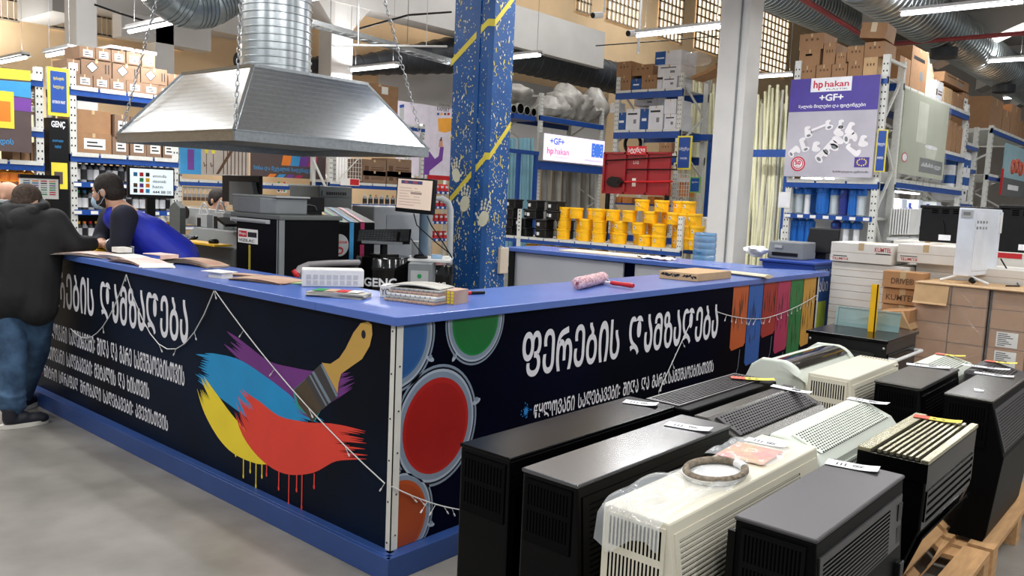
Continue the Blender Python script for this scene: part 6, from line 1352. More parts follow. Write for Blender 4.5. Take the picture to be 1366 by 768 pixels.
for i, x in enumerate((729, 735, 741, 747.5, 754, 760.5, 767, 773, 779.5, 786, 792, 798)):
    p = at(x, 250, Y=PYY+.3+.12*(i % 3)); tag(MB((p.x, PYY+.3, 0)).cyl((p.x, PYY+.3+.12*(i % 3), 0), (p.x+rg.uniform(-.05, .05), PYY+.4+.12*(i % 3), 2.75), rg.choice([.055, .07, .085]), seg=14).build('drain_pipe', ('pipe_grey', 'pipe_light')[i % 2], world=True, smooth=40), 'grey upright pipe below the glowing sign, %s from left' % ORD[i], 'pipe', 'grey pipes below the glowing sign')
bp = thing('pipe_stand', 'blue metal stand holding light blue pipes right of the blue column', 'stand', (at(700, 250, Y=8.6).x, 8.6, 0)); xa, xb = at(690, 240, Y=8.6).x, at(713, 240, Y=8.6).x; zb_ = at(700, 203, Y=8.6).z
for x in (xa, xb): MB().box((x-.04, 8.56, 0), (x+.04, 8.62, zb_)).build('post', 'rack_blue', bp, world=True)
MB().box((xa-.3, 8.55, zb_-.04), (xb+.05, 8.6, zb_+.04)).build('cross_bar', 'rack_blue', bp, world=True)
for i, x in enumerate((680.5, 684, 687.5, 695, 699, 703, 707, 711)): p = at(x, 230, Y=8.75); tag(MB((p.x, 8.75, 0)).cyl((p.x, 8.75, 0), (p.x+rg.uniform(-.03, .06), 8.85, at(x, 184, Y=8.75).z), .045, seg=12).build('water_pipe', 'pipe_blue', world=True, smooth=40), 'light blue upright pipe in the blue stand, %s from left' % ORD[i], 'pipe', 'light blue pipes in the blue stand')
tag(MB().box((at(676, 160, Y=9.3).x, 9.1, at(700, 153, Y=9.1).z-.1), (x0-.01, 10.2, at(700, 153, Y=9.1).z)).build('shelf_board', 'rack_blue'), 'blue shelf under the grey pipe ends right of the column', 'shelf')
pz = at(700, 153, Y=9.1).z
for i, (x, r_) in enumerate(((688, .09), (697, .12), (706, .10), (715, .09))): p = at(x, 140, Y=9.1); tag(MB((p.x, 9.1, pz)).lathe([(r_, 0), (r_, 1.2)], (p.x, 9.15, pz+r_+.001), 18, axis=(0, 1, 0)).lathe([(r_*.85, -.002), (r_*.85, .0)], (p.x, 9.148, pz+r_+.001), 18, 1, axis=(0, 1, 0)).build('drain_pipe', ['pipe_light', HOLE], world=True, smooth=40), 'grey pipe end lying on the upper shelf, %s from left' % ORD[i], 'pipe', 'pipe ends on the upper shelf')
for i, (x, sx_, sz_) in enumerate(((690, .3, .45), (733, .25, .5), (746, .28, .62), (757, .35, .85), (769, .3, .7), (781, .32, .5), (795, .36, .9))):
    p = at(x, 158, Y=PYY+.35); lump((p.x, PYY+.45, (zsh if i else pz+.22)+.001), sx_, .4, sz_, 'wrapped_bundle', 'bundle_wrap', 'plastic wrapped bundle on the pipe rack top, %s from left' % ORD[i], 'bundle', 10+i, .35, 'wrapped bundles on the pipe rack')
# cream plastic pipes leaning left and right of the white column
def lean(xs, X, ytop, where, grp, seed, r=.02):
    rg = random.Random(seed); n = len(xs)
    for i, x in enumerate(xs):
        a = at(x+rg.uniform(-20, 3), 330, X=X-.5); b = at(x+rg.uniform(-3, 3), ytop+rg.uniform(-12, 26), X=X+.25)
        tag(MB((a.x, a.y, 0)).tube([(X-.6+rg.uniform(-.1, .1), a.y, 0), (X-.15, (a.y+b.y)/2+rg.uniform(-.03, .03), b.z*.5), (X+.2+rg.uniform(-.05, .1), b.y, b.z)], r*rg.uniform(.8, 1.3), 8).build('plastic_pipe', 'pipe_cream' if rg.random() < .75 else 'pipe_light', world=True, smooth=50), 'cream plastic pipe leaning %s, %s from left' % (where, ORD[i]), 'pipe', grp)
lean([922+1.9*k for k in range(20)], 11.2, 112, 'left of the white column', 'cream pipes left of the white column', 1, .023)
lean([1004+1.75*k for k in range(28)], 9.2, 126, 'right of the white column', 'cream pipes right of the white column', 2, .018)
lean([1003+2.1*k for k in range(24)], 9.75, 138, 'in the rear row right of the column', 'cream pipes in the rear row', 3, .019)
for i, (xa, xb, y, X) in enumerate(((918, 948, 182, 10.6), (1002, 1052, 203, 8.9))):
    a, b = at(xa, y, X=X), at(xb, y+3, X=X); o = thing('pipe_support', 'blue bar holding the cream pipes %s of the white column' % ('left', 'right')[i], 'support', (a.x, a.y, 0)); z = (a.z+b.z)/2
    MB().box((X-.03, a.y, z-.05), (X+.03, b.y, z+.05)).build('bar', 'rack_blue', o, world=True); MB().box((X+.03, b.y-.0, 0), (X+.09, b.y+.06, z+.05)).build('post', 'rack_blue', o, world=True)
sign('X', 7.4-.008, (1038, 256, 1054, 277), 'white paper notice left of the filter rack', 'paper', 'tag_white', [], 'ink', 'notice_sheet', .006)
# ---------------------------------------------------------------- filter rack with the big banner
GX = 7.4; ya, yb = at(1052, 200, X=GX).y, at(1176, 200, X=GX).y; zt1 = at(1118, 104, X=GX).z; zf1 = at(1105, 287, X=GX).z; zf2 = at(1100, 325, X=GX).z
za_ = at(1060, 83, X=GX).z
rk = rack('white rack with blue filter housings below a purple and grey banner', 'X', (GX, ya), ya-yb, .6, at(1172, 73, X=GX).z, [(zt1, 'beam'), (at(1105, 240, X=GX).z, 'beam'), (zf1, 'strip'), (zf2-.05, 'strip'), (.8, 'strip')], post=.07)
MB().box((GX+.57, ya-.08, .8), (GX+.59, yb+.08, 2.0)).build('back_panel', 'white_paint', rk, world=True)
# banner
a, b = at(1051, 170, X=GX-.06), at(1169, 170, X=GX-.06); zb, zt2 = at(1108, 236, X=GX-.06).z, at(1114, 103, X=GX-.06).z; BW = a.y-b.y; BH = zt2-zb; bx = GX-.06
t = thing('banner', 'large purple and grey banner of white pipe fittings on the filter rack', 'banner', (bx, (a.y+b.y)/2, zb))
mat('banner_violet', (72, 56, 148), .5); mat('banner_silver', (186, 182, 192), .5, noise=(1.5, .12)); mat('fitting_white', (236, 232, 234), .5); mat('fitting_shade', (176, 170, 178), .5); mat('hakan_red', (196, 40, 66), .5)
MB().box((bx-.01, a.y, zb), (bx+.02, b.y, zt2)).build('panel', 'banner_silver', t, world=True)
def bp_(u, v, d=.011): return V(bx-d, a.y-u*BW, zb+v*BH)
def brect(mb, u0, u1, v0, v1, m, d=.0115): p = bp_(u0, v0, d); q = bp_(u1, v1, .0101); mb.box(p, q, m)
mb = MB(); brect(mb, 0, 1, .665, 1, 0); brect(mb, .24, .70, .86, 1, 1, .0125); brect(mb, .8, .96, .1, .2, 0, .0115)
def btext(txt, u0, u1, v0, v1, m, bold=.02, d=.0132): mb.text(txt, bp_(u0, v0, d), (0, -1, 0), (0, 0, 1), (u1-u0)*BW, (v1-v0)*BH, m, bold)
btext('hp', .27, .38, .875, .975, 4, .03); btext('hakan', .40, .67, .905, .965, 4, .02); btext('PLASTIK', .42, .66, .875, .89, 3, 0); btext('+GF+', .35, .62, .765, .835, 1, .03); btext('წყლის მილები და ფიტინგები', .11, .87, .69, .735, 1, .02)
btext('წარმოებულია ევროპაში', .57, .96, .04, .065, 3, .01)
for k in range(12): an = k*math.pi/6; blob(mb, bp_(.88+.05*math.cos(an), .15+.033*math.sin(an), .0126), (0, -1, 0), (0, 0, 1), .009, .009, 5, 5)
for r_, m_ in ((.085, 4), (.068, 1), (.062, 4), (.05, 1)): blob(mb, bp_(.16, .13, .0118+.0004*(.09-r_)*100), (0, -1, 0), (0, 0, 1), r_*BW, r_*BW, m_, 28)
btext('50', .125, .195, .12, .165, 4, .03, .019); btext('წელი', .13, .19, .09, .11, 4, .0, .019)
def fit(u0, v0, u1, v1, r0, r1, bore=1):
    p, q = bp_(u0, v0, .012), bp_(u1, v1, .012); d = (q-p); n = Vector((0, -d.z, d.y)).normalized(); n = Vector((0, d.z, -d.y)).normalized()
    mb.add([p+n*r0, q+n*r1, q-n*r1, p-n*r0], [(0, 1, 2, 3)], 2); mb.add([p-n*r0*.2-V(.0006, 0, 0), q-n*r1*.2-V(.0006, 0, 0), q-n*r1-V(.0006, 0, 0), p-n*r0-V(.0006, 0, 0)], [(0, 1, 2, 3)], 6)
    blob(mb, q-V(.001, 0, 0), n, d.normalized(), r1, r1*.55, 2, 14); blob(mb, p-V(.001, 0, 0), n, d.normalized(), r0, r0*.6, 2, 14)
    if bore: blob(mb, p-V(.0018, 0, 0), n, d.normalized(), r0*.55, r0*.33, 7, 12)
for f in ((.26, .42, .24, .50, .045, .035), (.27, .46, .45, .52, .02, .02, 0), (.49, .50, .47, .56, .045, .03), (.60, .44, .62, .50, .06, .04, 0), (.62, .5, .62, .56, .03, .03), (.72, .45, .74, .53, .055, .035, 0), (.69, .38, .78, .40, .055, .055), (.88, .33, .88, .40, .055, .035, 0), (.24, .28, .19, .38, .045, .04), (.07, .23, .14, .28, .045, .05), (.36, .28, .36, .34, .05, .04, 0), (.40, .18, .46, .24, .055, .05), (.48, .26, .56, .33, .05, .06), (.56, .30, .60, .37, .06, .07), (.83, .24, .72, .31, .045, .035, 0)): fit(*f)
mb.build('printed_artwork', ['banner_violet', 'white_text', 'fitting_white', 'ink', 'hakan_red', 'sign_yellow', 'fitting_shade', 'grey_plastic'], t, world=True)
# cartons on top
g = 'cartons on top of the filter rack'
rows_g = [[(1065, 88, 1088, 104), (1088.6, 86, 1109, 103), (1109.6, 85, 1130, 102), (1131, 81, 1151, 101), (1151.5, 76, 1170.5, 100)], [(1066, 66, 1094, 87), (1098, 57, 1114.5, 86), (1115, 70, 1129, 85), (1130, 61, 1152.5, 81), (1153, 55.5, 1180, 76)], [(1066.5, 44.5, 1099, 65)]]
zg1 = at(1077, 87.5, X=GX).z
for r_, rs in enumerate(rows_g):
    for i, r in enumerate(rs):
        z0 = zt1+.001 if r_ == 0 else None
        if r_ == 1: z0 = at((rows_g[0][i][0]+rows_g[0][i][2])/2, rows_g[0][i][1], X=GX).z+.001
        if r_ == 2: z0 = at(1080, 66, X=GX).z+.002
        cbox('X', GX+.03, r, .4, 'brown carton, %s from left in the %s row above the purple banner' % (ORD[i], ('bottom', 'middle', 'top')[r_]) if r_ < 2 else 'brown carton alone at the top left above the purple banner', 'carton_tan' if i != 4 or r_ else 'cardboard_pale', z0=z0, group=g, deco=('icons', 'handle', 'icons')[r_] if (r_ != 1 or i == 0) else 'icons')
t = thing('carton', 'tilted brown carton perched highest above the purple banner', 'box', (GX+.25, at(1160, 45, X=GX).y, at(1166, 55, X=GX).z+.045)); p, q = at(1143, 45, X=GX), at(1177, 45, X=GX); hh = at(1160, 33, X=GX).z-at(1160, 54, X=GX).z
MB().box((-.2, -(p.y-q.y)/2, 0), (.2, (p.y-q.y)/2, hh)).build('body', 'carton_tan', t, bevel=.004); mb = MB(); mb.box((-.2012, -.03, hh*.4), (.2012, .03, hh+.001)); mb.build('tape', 'tape', t); t.rotation_euler = (R(6), 0, R(4))
# filter housings
mat('filter_blue', (24, 104, 190), .4); mat('filter_clear', (206, 220, 226), .15, alpha=.45, spec=.7); mat('filter_white', (232, 234, 236), .4); mat('filter_navy', (40, 52, 130), .3)
def make_filter(kind, r, h):
    t = thing('water_filter', '', 'filter', (0, 0, -5), 0, '')
    bowl = {'blue': 'filter_blue', 'clear': 'filter_clear', 'navy': 'filter_navy', 'white': 'filter_white'}[kind]
    if kind == 'white': MB().cyl((0, 0, 0), (0, 0, h*.72), r*.55, seg=16).build('cartridge', 'filter_white', t, smooth=40)
    else:
        MB().lathe([(r*.55, 0), (r*.8, .015), (r*.86, h*.7)], (0, 0, 0), 20).build('bowl', bowl, t, smooth=40)
        if kind == 'clear': MB().cyl((0, 0, .02), (0, 0, h*.68), r*.5, seg=14).build('cartridge', 'filter_white', t, smooth=40)
        mb = MB()
        for k in range(10): a_ = k*.628; mb.box((r*.84*math.cos(a_)-.004, r*.84*math.sin(a_)-.004, .03), (r*.84*math.cos(a_)+.004, r*.84*math.sin(a_)+.004, h*.68))
        if kind == 'blue': mb.build('ribs', bowl, t)
    MB().lathe([(r*.9, h*.7), (r, h*.72), (r, h*.88), (r*.7, h*.93), (r*.35, h), (r*.3, h)], (0, 0, 0), 20).build('head', 'filter_blue' if kind != 'navy' else 'filter_navy', t, smooth=40)
    MB().cyl((-r*1.25, 0, h*.82), (r*1.25, 0, h*.82), r*.28, seg=10).build('port', 'filter_blue', t, smooth=40)
    return t
kinds = {k: make_filter(k, .06, .33) for k in ('blue', 'clear', 'navy', 'white')}; kinds['big'] = make_filter('blue', .085, .36)
def place_filter(k, x, z, label, v=.15, sc=1):
    o = kinds[k]
    p = at(x, 260, X=GX+v); loc = (GX+v, p.y, z)
    if o.location.z > -1: o = dup(o, loc, 0, label)
    else: o.location = loc; o['label'] = label
    o['group'] = 'blue water filters on the white rack'
for i, (k, x) in enumerate((('clear', 1056), ('clear', 1066.5), ('white', 1078), ('big', 1099), ('clear', 1114), ('navy', 1126.5), ('blue', 1139.5), ('clear', 1150))): place_filter(k, x, zf1+.001, 'blue headed water filter, %s from left on the upper shelf below the banner' % ORD[i])
for i, x in enumerate((1073, 1088, 1107, 1131)): place_filter(('clear', 'blue', 'white', 'clear')[i], x, zf1+.001, 'water filter in the back row of the upper shelf, %s from left' % ORD[i], .38)
for i, (k, x) in enumerate((('blue', 1064), ('blue', 1074), ('blue', 1084), ('navy', 1119), ('white', 1133), ('white', 1147))): place_filter(k, x, zf2-.049, 'blue headed water filter, %s from left on the lower shelf behind the boxes' % ORD[i])
mb = MB(); a, b = at(1073, 252, X=GX+.3), at(1096, 257, X=GX+.3); tag(MB().box((GX+.3, a.y, zf1+.365), (GX+.5, b.y, zf1+.385)).build('dark_tray', 'brown_print'), 'dark tray lying on the filters under the banner', 'tray')
for i, (xa, xb) in enumerate(((1070, 1096), (1102, 1112))): a, b = at(xa, 238, X=GX+.35), at(xb, 240, X=GX+.35); o = tag(MB((GX+.35, a.y, a.z)).box((GX+.33, a.y, a.z-.03), (GX+.37, b.y, a.z+.01)).build('shelf_lamp', 'tube_glow', world=True), '%s glowing lamp tube under the banner of the filter rack' % ('long', 'short')[i], 'lamp')
sign('X', GX-.07, (1168.5, 173, 1182, 229), 'narrow blue sign with yellow border right of the purple banner', 'sign_yellow', 'sign_blue', [('მილები', .15, .6, .7, .1), ('PIPES', .2, .3, .6, .06)], 'white_text')
# ---------------------------------------------------------------- aisle racks at the right
AY = .66; x0, x1 = at(1197, 180, Y=AY).x, at(1288, 200, Y=AY).x; z1, z2, z3 = at(1245, 131, Y=AY).z, at(1276, 205, Y=AY).z, at(1245, 246, Y=AY).z; zl = at(1230, 268, Y=AY).z
rack('white and blue aisle rack behind the bathroom banner at right', 'Y', (x0, AY), x1-x0, .9, z1+.12, [(z1, 'beam'), (z2, 'beam'), (z3, 'beam'), (z3-.55, 'strip'), (.9, 'strip')], post=.09, beamh=.1)
a, b = at(1202, 170, Y=AY-.06), at(1261, 190, Y=AY-.06); zt2, zb = at(1232, 128, Y=AY-.06).z, at(1229, 236, Y=AY-.06).z; W_ = b.x-a.x; h = zt2-zb
t = thing('banner', 'film covered pale green bathroom banner with lettering on the aisle rack', 'banner', (a.x, AY-.06, zb)); mat('banner_bath', (176, 180, 158), .4, noise=(1, .1)); mat('bath_grey', (96, 98, 98), .5)
MB().box((a.x, AY-.07, zb), (b.x, AY-.045, zt2)).build('panel', 'banner_bath', t, world=True)
mb = MB(); Y_ = AY-.0715
mb.box((a.x+W_*.42, Y_, zb+h*.06), (a.x+W_*.96, AY-.0702, zb+h*.24), 0); mb.text('აბაზანის ავეჯი', (a.x+W_*.46, Y_-.001, zb+h*.12), (1, 0, 0), (0, 0, 1), W_*.46, h*.07, 1, .02)
mb.box((a.x+W_*.3, Y_, zb+h*.42), (a.x+W_*.52, AY-.0702, zb+h*.92), 2); mb.lathe([(W_*.13, 0), (W_*.15, h*.13), (W_*.155, h*.135)], (a.x+W_*.65, Y_, zb+h*.25), 20, 2, axis=(0, 0, 1)) if 0 else mb.poly([(a.x+W_*.5, Y_, zb+h*.4), (a.x+W_*.8, Y_, zb+h*.38), (a.x+W_*.75, Y_, zb+h*.25), (a.x+W_*.55, Y_, zb+h*.25)], 2)
blob(mb, (a.x+W_*.65, Y_-.001, zb+h*.395), (1, 0, 0), (0, 0, 1), W_*.15, h*.025, 1, 20); blob(mb, (a.x+W_*.1, Y_-.001, zb+h*.2), (1, 0, 0), (0, 0, 1), W_*.06, h*.06, 3, 18); blob(mb, (a.x+W_*.1, Y_-.002, zb+h*.2), (1, 0, 0), (0, 0, 1), W_*.045, h*.045, 1, 18)
mb.build('printed_artwork', ['bath_grey', 'white_text', mat('bath_light', (206, 208, 190), .4), 'red'], t, world=True)
mb = MB(); v = []; n = 12
for j in range(n+1):
    for i in range(n+1): v.append((a.x+W_*i/n, AY-.085-.012*math.sin(i*2.1+j*.7), zb-.04+(h+.05)*j/n))
mb.add(v, [(j*(n+1)+i, j*(n+1)+i+1, (j+1)*(n+1)+i+1, (j+1)*(n+1)+i) for j in range(n) for i in range(n)]); mb.build('film', 'shrink_film', t, world=True, smooth=180)
g = 'cartons on the aisle rack top'
def zat(x): return z1+.001
for r, m, dc_, l, dz in (((1199, 76, 1214, 119), 'carton_tan', None, 'tall brown carton at the left end of the aisle rack top', 0), ((1215, 64, 1237, 121), 'carton_tan', 'darktext', 'big brown lettered carton on the aisle rack top', 0), ((1248, 108, 1258, 134), 'box_white', 'lines', 'white slotted box on the aisle rack top', 0), ((1259, 117, 1270, 141), 'cardboard_pale', None, 'pale brown carton right of the white slotted box', 0), ((1271, 124, 1283, 147), 'carton_tan', None, 'brown carton near the right end of the aisle rack top', 0), ((1284, 124, 1292, 152), 'carton_tan', 'label', 'labelled brown carton at the right end of the aisle rack top', 0)):
    cbox('Y', AY+.05, r, .5, l, m, z0=z1+.001, group=g, deco=dc_)
cbox('Y', AY+.06, (1259, 103, 1293, 116), .45, 'long brown lettered carton lying across the aisle rack top', 'carton_tan', z0=at(1276, 118, Y=AY).z+.05, group=g, deco='darktext')
p = at(1244, 100, Y=AY+.1); t = thing('wooden_crate_panel', 'pale wooden panels with peaked tops leaning on the aisle rack', 'panel', (p.x, AY+.1, z1))
for k, (dx, hh, lean_) in enumerate(((-.12, .62, .1), (.12, .5, .06))): MB().prism([(p.x+dx-.1, AY+.1, z1), (p.x+dx+.1, AY+.1, z1), (p.x+dx+.1+lean_, AY+.16, z1+hh*.75), (p.x+dx+lean_, AY+.17, z1+hh), (p.x+dx-.1+lean_, AY+.16, z1+hh*.75)], (0, .02, 0)).build('board', 'pale_board', t, world=True)
for i, r in enumerate(((1264, 160, 1270, 196), (1270.5, 163, 1276, 197), (1276.5, 168, 1282.5, 199), (1283, 172, 1289, 201))): cbox('Y', AY+.04, r, .4, 'tall brown carton on the aisle rack shelf right of the banner, %s from left' % ORD[i], 'carton_tan', z0=z2+.001, group='tall cartons beside the bathroom banner')
rl = thing('wrapped_roll', '', 'roll', (0, 0, -5), 0, ''); MB().cyl((0, 0, 0), (0, 0, .26), .085, seg=16).build('body', 'label_white', rl, smooth=40); MB().lathe([(.0865, .06), (.0865, .18)], (0, 0, 0), 16).build('label_band', 'box_blue', rl, smooth=40)
for k, zz in enumerate((0, .262)): row([1263.5, 1268.5, 1273.5, 1278.5, 1283.5], AY+.14, z3+.001+zz, [rl], 'white and blue wrapped roll, %s from left in the ' + ('lower', 'upper')[k] + ' row beside the banner', 'wrapped_roll', 'roll', 'wrapped rolls beside the bathroom banner')
# lower lit shelf things : white basins and dispensers, radiators
ws = thing('wall_cabinet', '', 'cabinet', (0, 0, -5), 0, ''); MB().box((-.12, -.02, 0), (.12, .25, .34)).build('body', 'white_paint', ws, bevel=.008); MB().box((-.11, -.026, .01), (.11, -.021, .33)).build('door', 'panel_heater_white', ws); MB().box((.08, -.034, .14), (.09, -.026, .2)).build('handle', 'steel', ws)
bd = thing('soap_dispenser', '', 'dispenser', (0, 0, -5), 0, ''); MB().lathe([(.05, 0), (.055, .02), (.05, .2), (.03, .24)], (0, 0, 0), 14).build('body', 'filter_navy', bd, smooth=40); MB().cyl((0, 0, .24), (0, 0, .3), .02, seg=10).build('pump', 'filter_navy', bd)
row([1206, 1216, 1228, 1240, 1252, 1264], AY+.2, z3-.549, [ws, bd], 'small white or navy bathroom item, %s from left under the lit aisle shelf', 'wall_cabinet', 'bathroom item', 'bathroom items on the lit aisle shelf')
row([1204, 1213, 1223, 1234, 1246, 1258, 1270, 1281], AY+.15, .901, [ws], 'white cabinet door sample, %s from left on the lowest aisle shelf', 'wall_cabinet', 'cabinet', 'white cabinets on the lowest aisle shelf')
area('shelf_light', (x0+1.2, AY+.35, z3-.14), 1.8, .1, 26, (.86, .95, 1.0)); tag(MB().box((x0+.2, AY+.32, z3-.125), (x0+2.3, AY+.38, z3-.105)).build('shelf_lamp', 'tube_glow'), 'bluish lamp strip glowing under the aisle rack shelf', 'lamp')
RX2 = 7.7
for i in range(8):
    x = 1187.5+i*3.5; p = at(x, 295, X=RX2); z0, z1_ = at(x, 313, X=RX2).z, at(x, 278, X=RX2).z
    tag(MB((RX2, p.y, z0)).box((RX2, p.y-.012, z0), (RX2+.4, p.y+.004, z1_)).build('radiator_panel', 'white_paint', world=True, bevel=.004), 'upright white radiator panel, %s from left beside the black cabinet heater' % ORD[i], 'radiator', 'white radiator panels on edge')
a, b = at(1184, 313, X=RX2), at(1218, 313, X=RX2); t = thing('display_table', 'low white stand carrying the upright radiator panels', 'stand', (RX2, (a.y+b.y)/2, 0)); zz = min(a.z, b.z)-.03
MB().box((RX2-.02, a.y, zz-.03), (RX2+.45, b.y, zz+.0)).build('top', 'white_paint', t, world=True)
for y in (a.y-.02, b.y+.02): MB().box((RX2+.02, y-.015, 0), (RX2+.4, y+.015, zz-.03)).build('leg', 'white_paint', t, world=True)
# second rack further down the aisle with its banner
FX0, FX1 = 12.6, 16.2; FY = .60; zf = at(1340, 170, Y=FY).z
rack('second aisle rack farther down at the right edge', 'Y', (FX0, FY), FX1-FX0, 1.0, at(1316, 163, Y=FY).z, [(at(1350, 180, Y=FY).z, 'beam'), (2.2, 'beam'), (1.6, 'beam'), (1.0, 'beam')], post=.1)
rack('ladder shelf with white boxes between the two aisle racks', 'Y', (11.7, .75), .75, .7, 2.9, [(2.62, 'beam'), (2.28, 'beam'), (1.75, 'beam'), (1.2, 'beam')], post=.08)
for i, (x, z, w_, h_, l) in enumerate(((11.8, 2.285, .25, .26, 'white box at left on the upper ladder shelf'), (12.08, 2.285, .28, .22, 'white box at right on the upper ladder shelf'), (11.8, 1.755, .26, .34, 'white box at left on the middle ladder shelf'), (12.08, 1.755, .28, .28, 'white box at right on the middle ladder shelf'), (11.85, 1.205, .5, .3, 'wide white box on the lowest ladder shelf'))):
    t = thing('carton', l, 'box', (x+w_/2, 1.0, z), 0, 'white boxes on the ladder shelf'); MB().box((-w_/2, -.18, 0), (w_/2, .18, h_)).build('body', 'box_white', t); MB().box((-w_*.2, -.182, h_*.4), (w_*.15, -.1802, h_*.55)).build('printed_text', 'ink', t)
a, b = at(1338, 225, Y=FY-.06), at(1372, 235, Y=FY-.06); zt2, zb = at(1352, 194, Y=FY-.06).z, at(1352, 262, Y=FY-.06).z; W_ = b.x-a.x; h = zt2-zb
t = thing('banner', 'light blue and dark banner with red heart shape at the right edge', 'banner', (a.x, FY-.06, zb)); MB().box((a.x, FY-.07, zb), (b.x, FY-.05, zt2)).build('panel', mat('banner_sky', (150, 186, 196), .5), t, world=True)
mb = MB(); mb.box((a.x, FY-.0715, zb), (b.x, FY-.0702, zb+h*.34), 0); mb.box((a.x+W_*.2, FY-.073, zb+h*.12), (a.x+W_*.6, FY-.0716, zb+h*.22), 1)
for k in range(3): mb.tube([(a.x+W_*(.3+.15*k)+.13*math.cos(q), FY-.072, zb+h*(.58+.04*(k % 2))+.1*math.sin(q)) for q in [j*.628 for j in range(10)]], .03, 5, 2, closed=True)
mb.build('printed_artwork', ['bath_grey', 'white_text', mat('pretzel', (206, 96, 70), .5)], t, world=True); MB().box((a.x-.03, FY-.075, zb), (a.x+.02, FY-.045, zt2-h*.5)).build('red_edge', 'red', t, world=True)
for i, (x0_, w_, h_, l) in enumerate(((12.75, .9, .5, 'wide brown carton at the left of the far aisle rack top'), (13.7, .6, .4, 'brown carton in the middle of the far aisle rack top'), (14.35, .8, .55, 'tall brown carton at the right of the far aisle rack top'), (15.2, .7, .35, 'low brown carton at the end of the far aisle rack top'))):
    zz = at(1350, 180, Y=FY).z+.001; t = thing('carton', l, 'box', (x0_+w_/2, FY+.4, zz), 0, 'cartons on the far aisle rack'); MB().box((-w_/2, -.3, 0), (w_/2, .3, h_)).build('body', 'carton_tan', t); MB().box((-.03, -.301, h_-.1), (.03, .3, h_+.001)).build('tape', 'tape', t)
# cameras under the windows
def cctv(x, y, pl, label):
    p = at(x, y, X=pl); t = thing('security_camera', label, 'camera', p); MB().cyl((0, 0, .0), (-.16, .04, -.03), .045, seg=14).build('housing', 'white_paint', t, smooth=40); MB().cyl((-.16, .04, -.03), (-.175, .043, -.033), .04, seg=14).build('lens', 'black_plastic', t); MB().tube([(0, 0, 0), (.06, 0, .06), (.06, 0, .5)], .016, 6).build('bracket', 'white_paint', t)
cctv(803, 20, 8.2, 'white security camera under the windows, left one of two'); cctv(850, 44, 8.2, 'white security camera by the long lamp, right one of two')
p, q = at(856, -6, X=8.1), at(851, 72, X=8.1); tag(MB(q).tube([p+V(0, 0, .6), q], .018, 6).build('conduit_rod', 'white_paint', world=True), 'thin white vertical rod hanging beside the right security camera', 'rod')
# ------------------------------------------------------------------ mixing machines inside the counter
mat('machine_black', (9, 10, 13), .45, spec=.1); mat('machine_grey', (128, 132, 134), .5); mat('machine_dark_grey', (92, 96, 94), .5); mat('machine_light', (176, 178, 178), .5)
mx, my, mz = .99, 2.28, 1.345
MYB = at(309, 300, X=mx).y; MXB = at(453, 300, Y=my).x
t = thing('tinting_machine', 'big black paint tinting machine with grey corner strip inside the counter', 'machine', (mx, my, 0))
MB().prism([(mx, my, 0), (MXB, my, 0), (MXB, MYB-.05, 0), (mx+.12, MYB, 0), (mx, MYB-.06, 0)], (0, 0, mz-.03)).build('cabinet', 'machine_black', t, world=True, bevel=.008)
MB().box((mx-.01, my-.01, mz-.03), (MXB+.02, MYB, mz)).build('top_cover', 'machine_dark_grey', t, world=True, bevel=.006)
MB().box((mx-.006, my-.006, .1), (mx+.03, my+.03, mz-.03)).build('corner_strip', 'machine_grey', t, world=True); MB().box((mx-.008, my+.008, .1), (mx-.005, my+.014, mz-.03)).build('strip_groove', 'machine_black', t, world=True)
a, b = at(309, 285, X=mx), at(361, 299, X=mx); MB().box((mx-.012, a.y, b.z), (mx, b.y, a.z-.02)).build('front_band', 'machine_light', t, world=True, bevel=.003); MB().box((mx-.014, a.y-.02, (a.z+b.z)/2-.02), (mx-.0125, b.y+.04, (a.z+b.z)/2-.01)).build('band_groove', 'machine_grey', t, world=True)
a, b = at(318, 304, X=mx), at(344, 326, X=mx); mb = MB(); mb.box((mx-.002, a.y, b.z), (mx-.0005, b.y, a.z), 0); h = a.z-b.z; w = a.y-b.y
mb.box((mx-.003, a.y-w*.04, b.z+h*.42), (mx-.0021, a.y-w*.45, b.z+h*.85), 1); mb.box((mx-.003, a.y-w*.5, b.z+h*.45), (mx-.0021, a.y-w*.95, b.z+h*.8), 2); mb.text('VIZILAC', (mx-.0035, a.y-w*.05, b.z+h*.1), (0, -1, 0), (0, 0, 1), w*.8, h*.2, 2); mb.text('Boya', (mx-.0037, a.y-w*.08, b.z+h*.52), (0, -1, 0), (0, 0, 1), w*.33, h*.24, 0)
mb.build('sticker', ['paper', 'red', 'ink'], t, world=True)
mb = MB(); rg = random.Random(2)
for k in range(2): y = b.y+.09+k*.014; mb.box((mx-.0015, y, b.z-.02-rg.uniform(.05, .2)), (mx-.0005, y+.006, b.z-.01))
mb.build('paint_drips', 'paint_yellow', t, world=True)
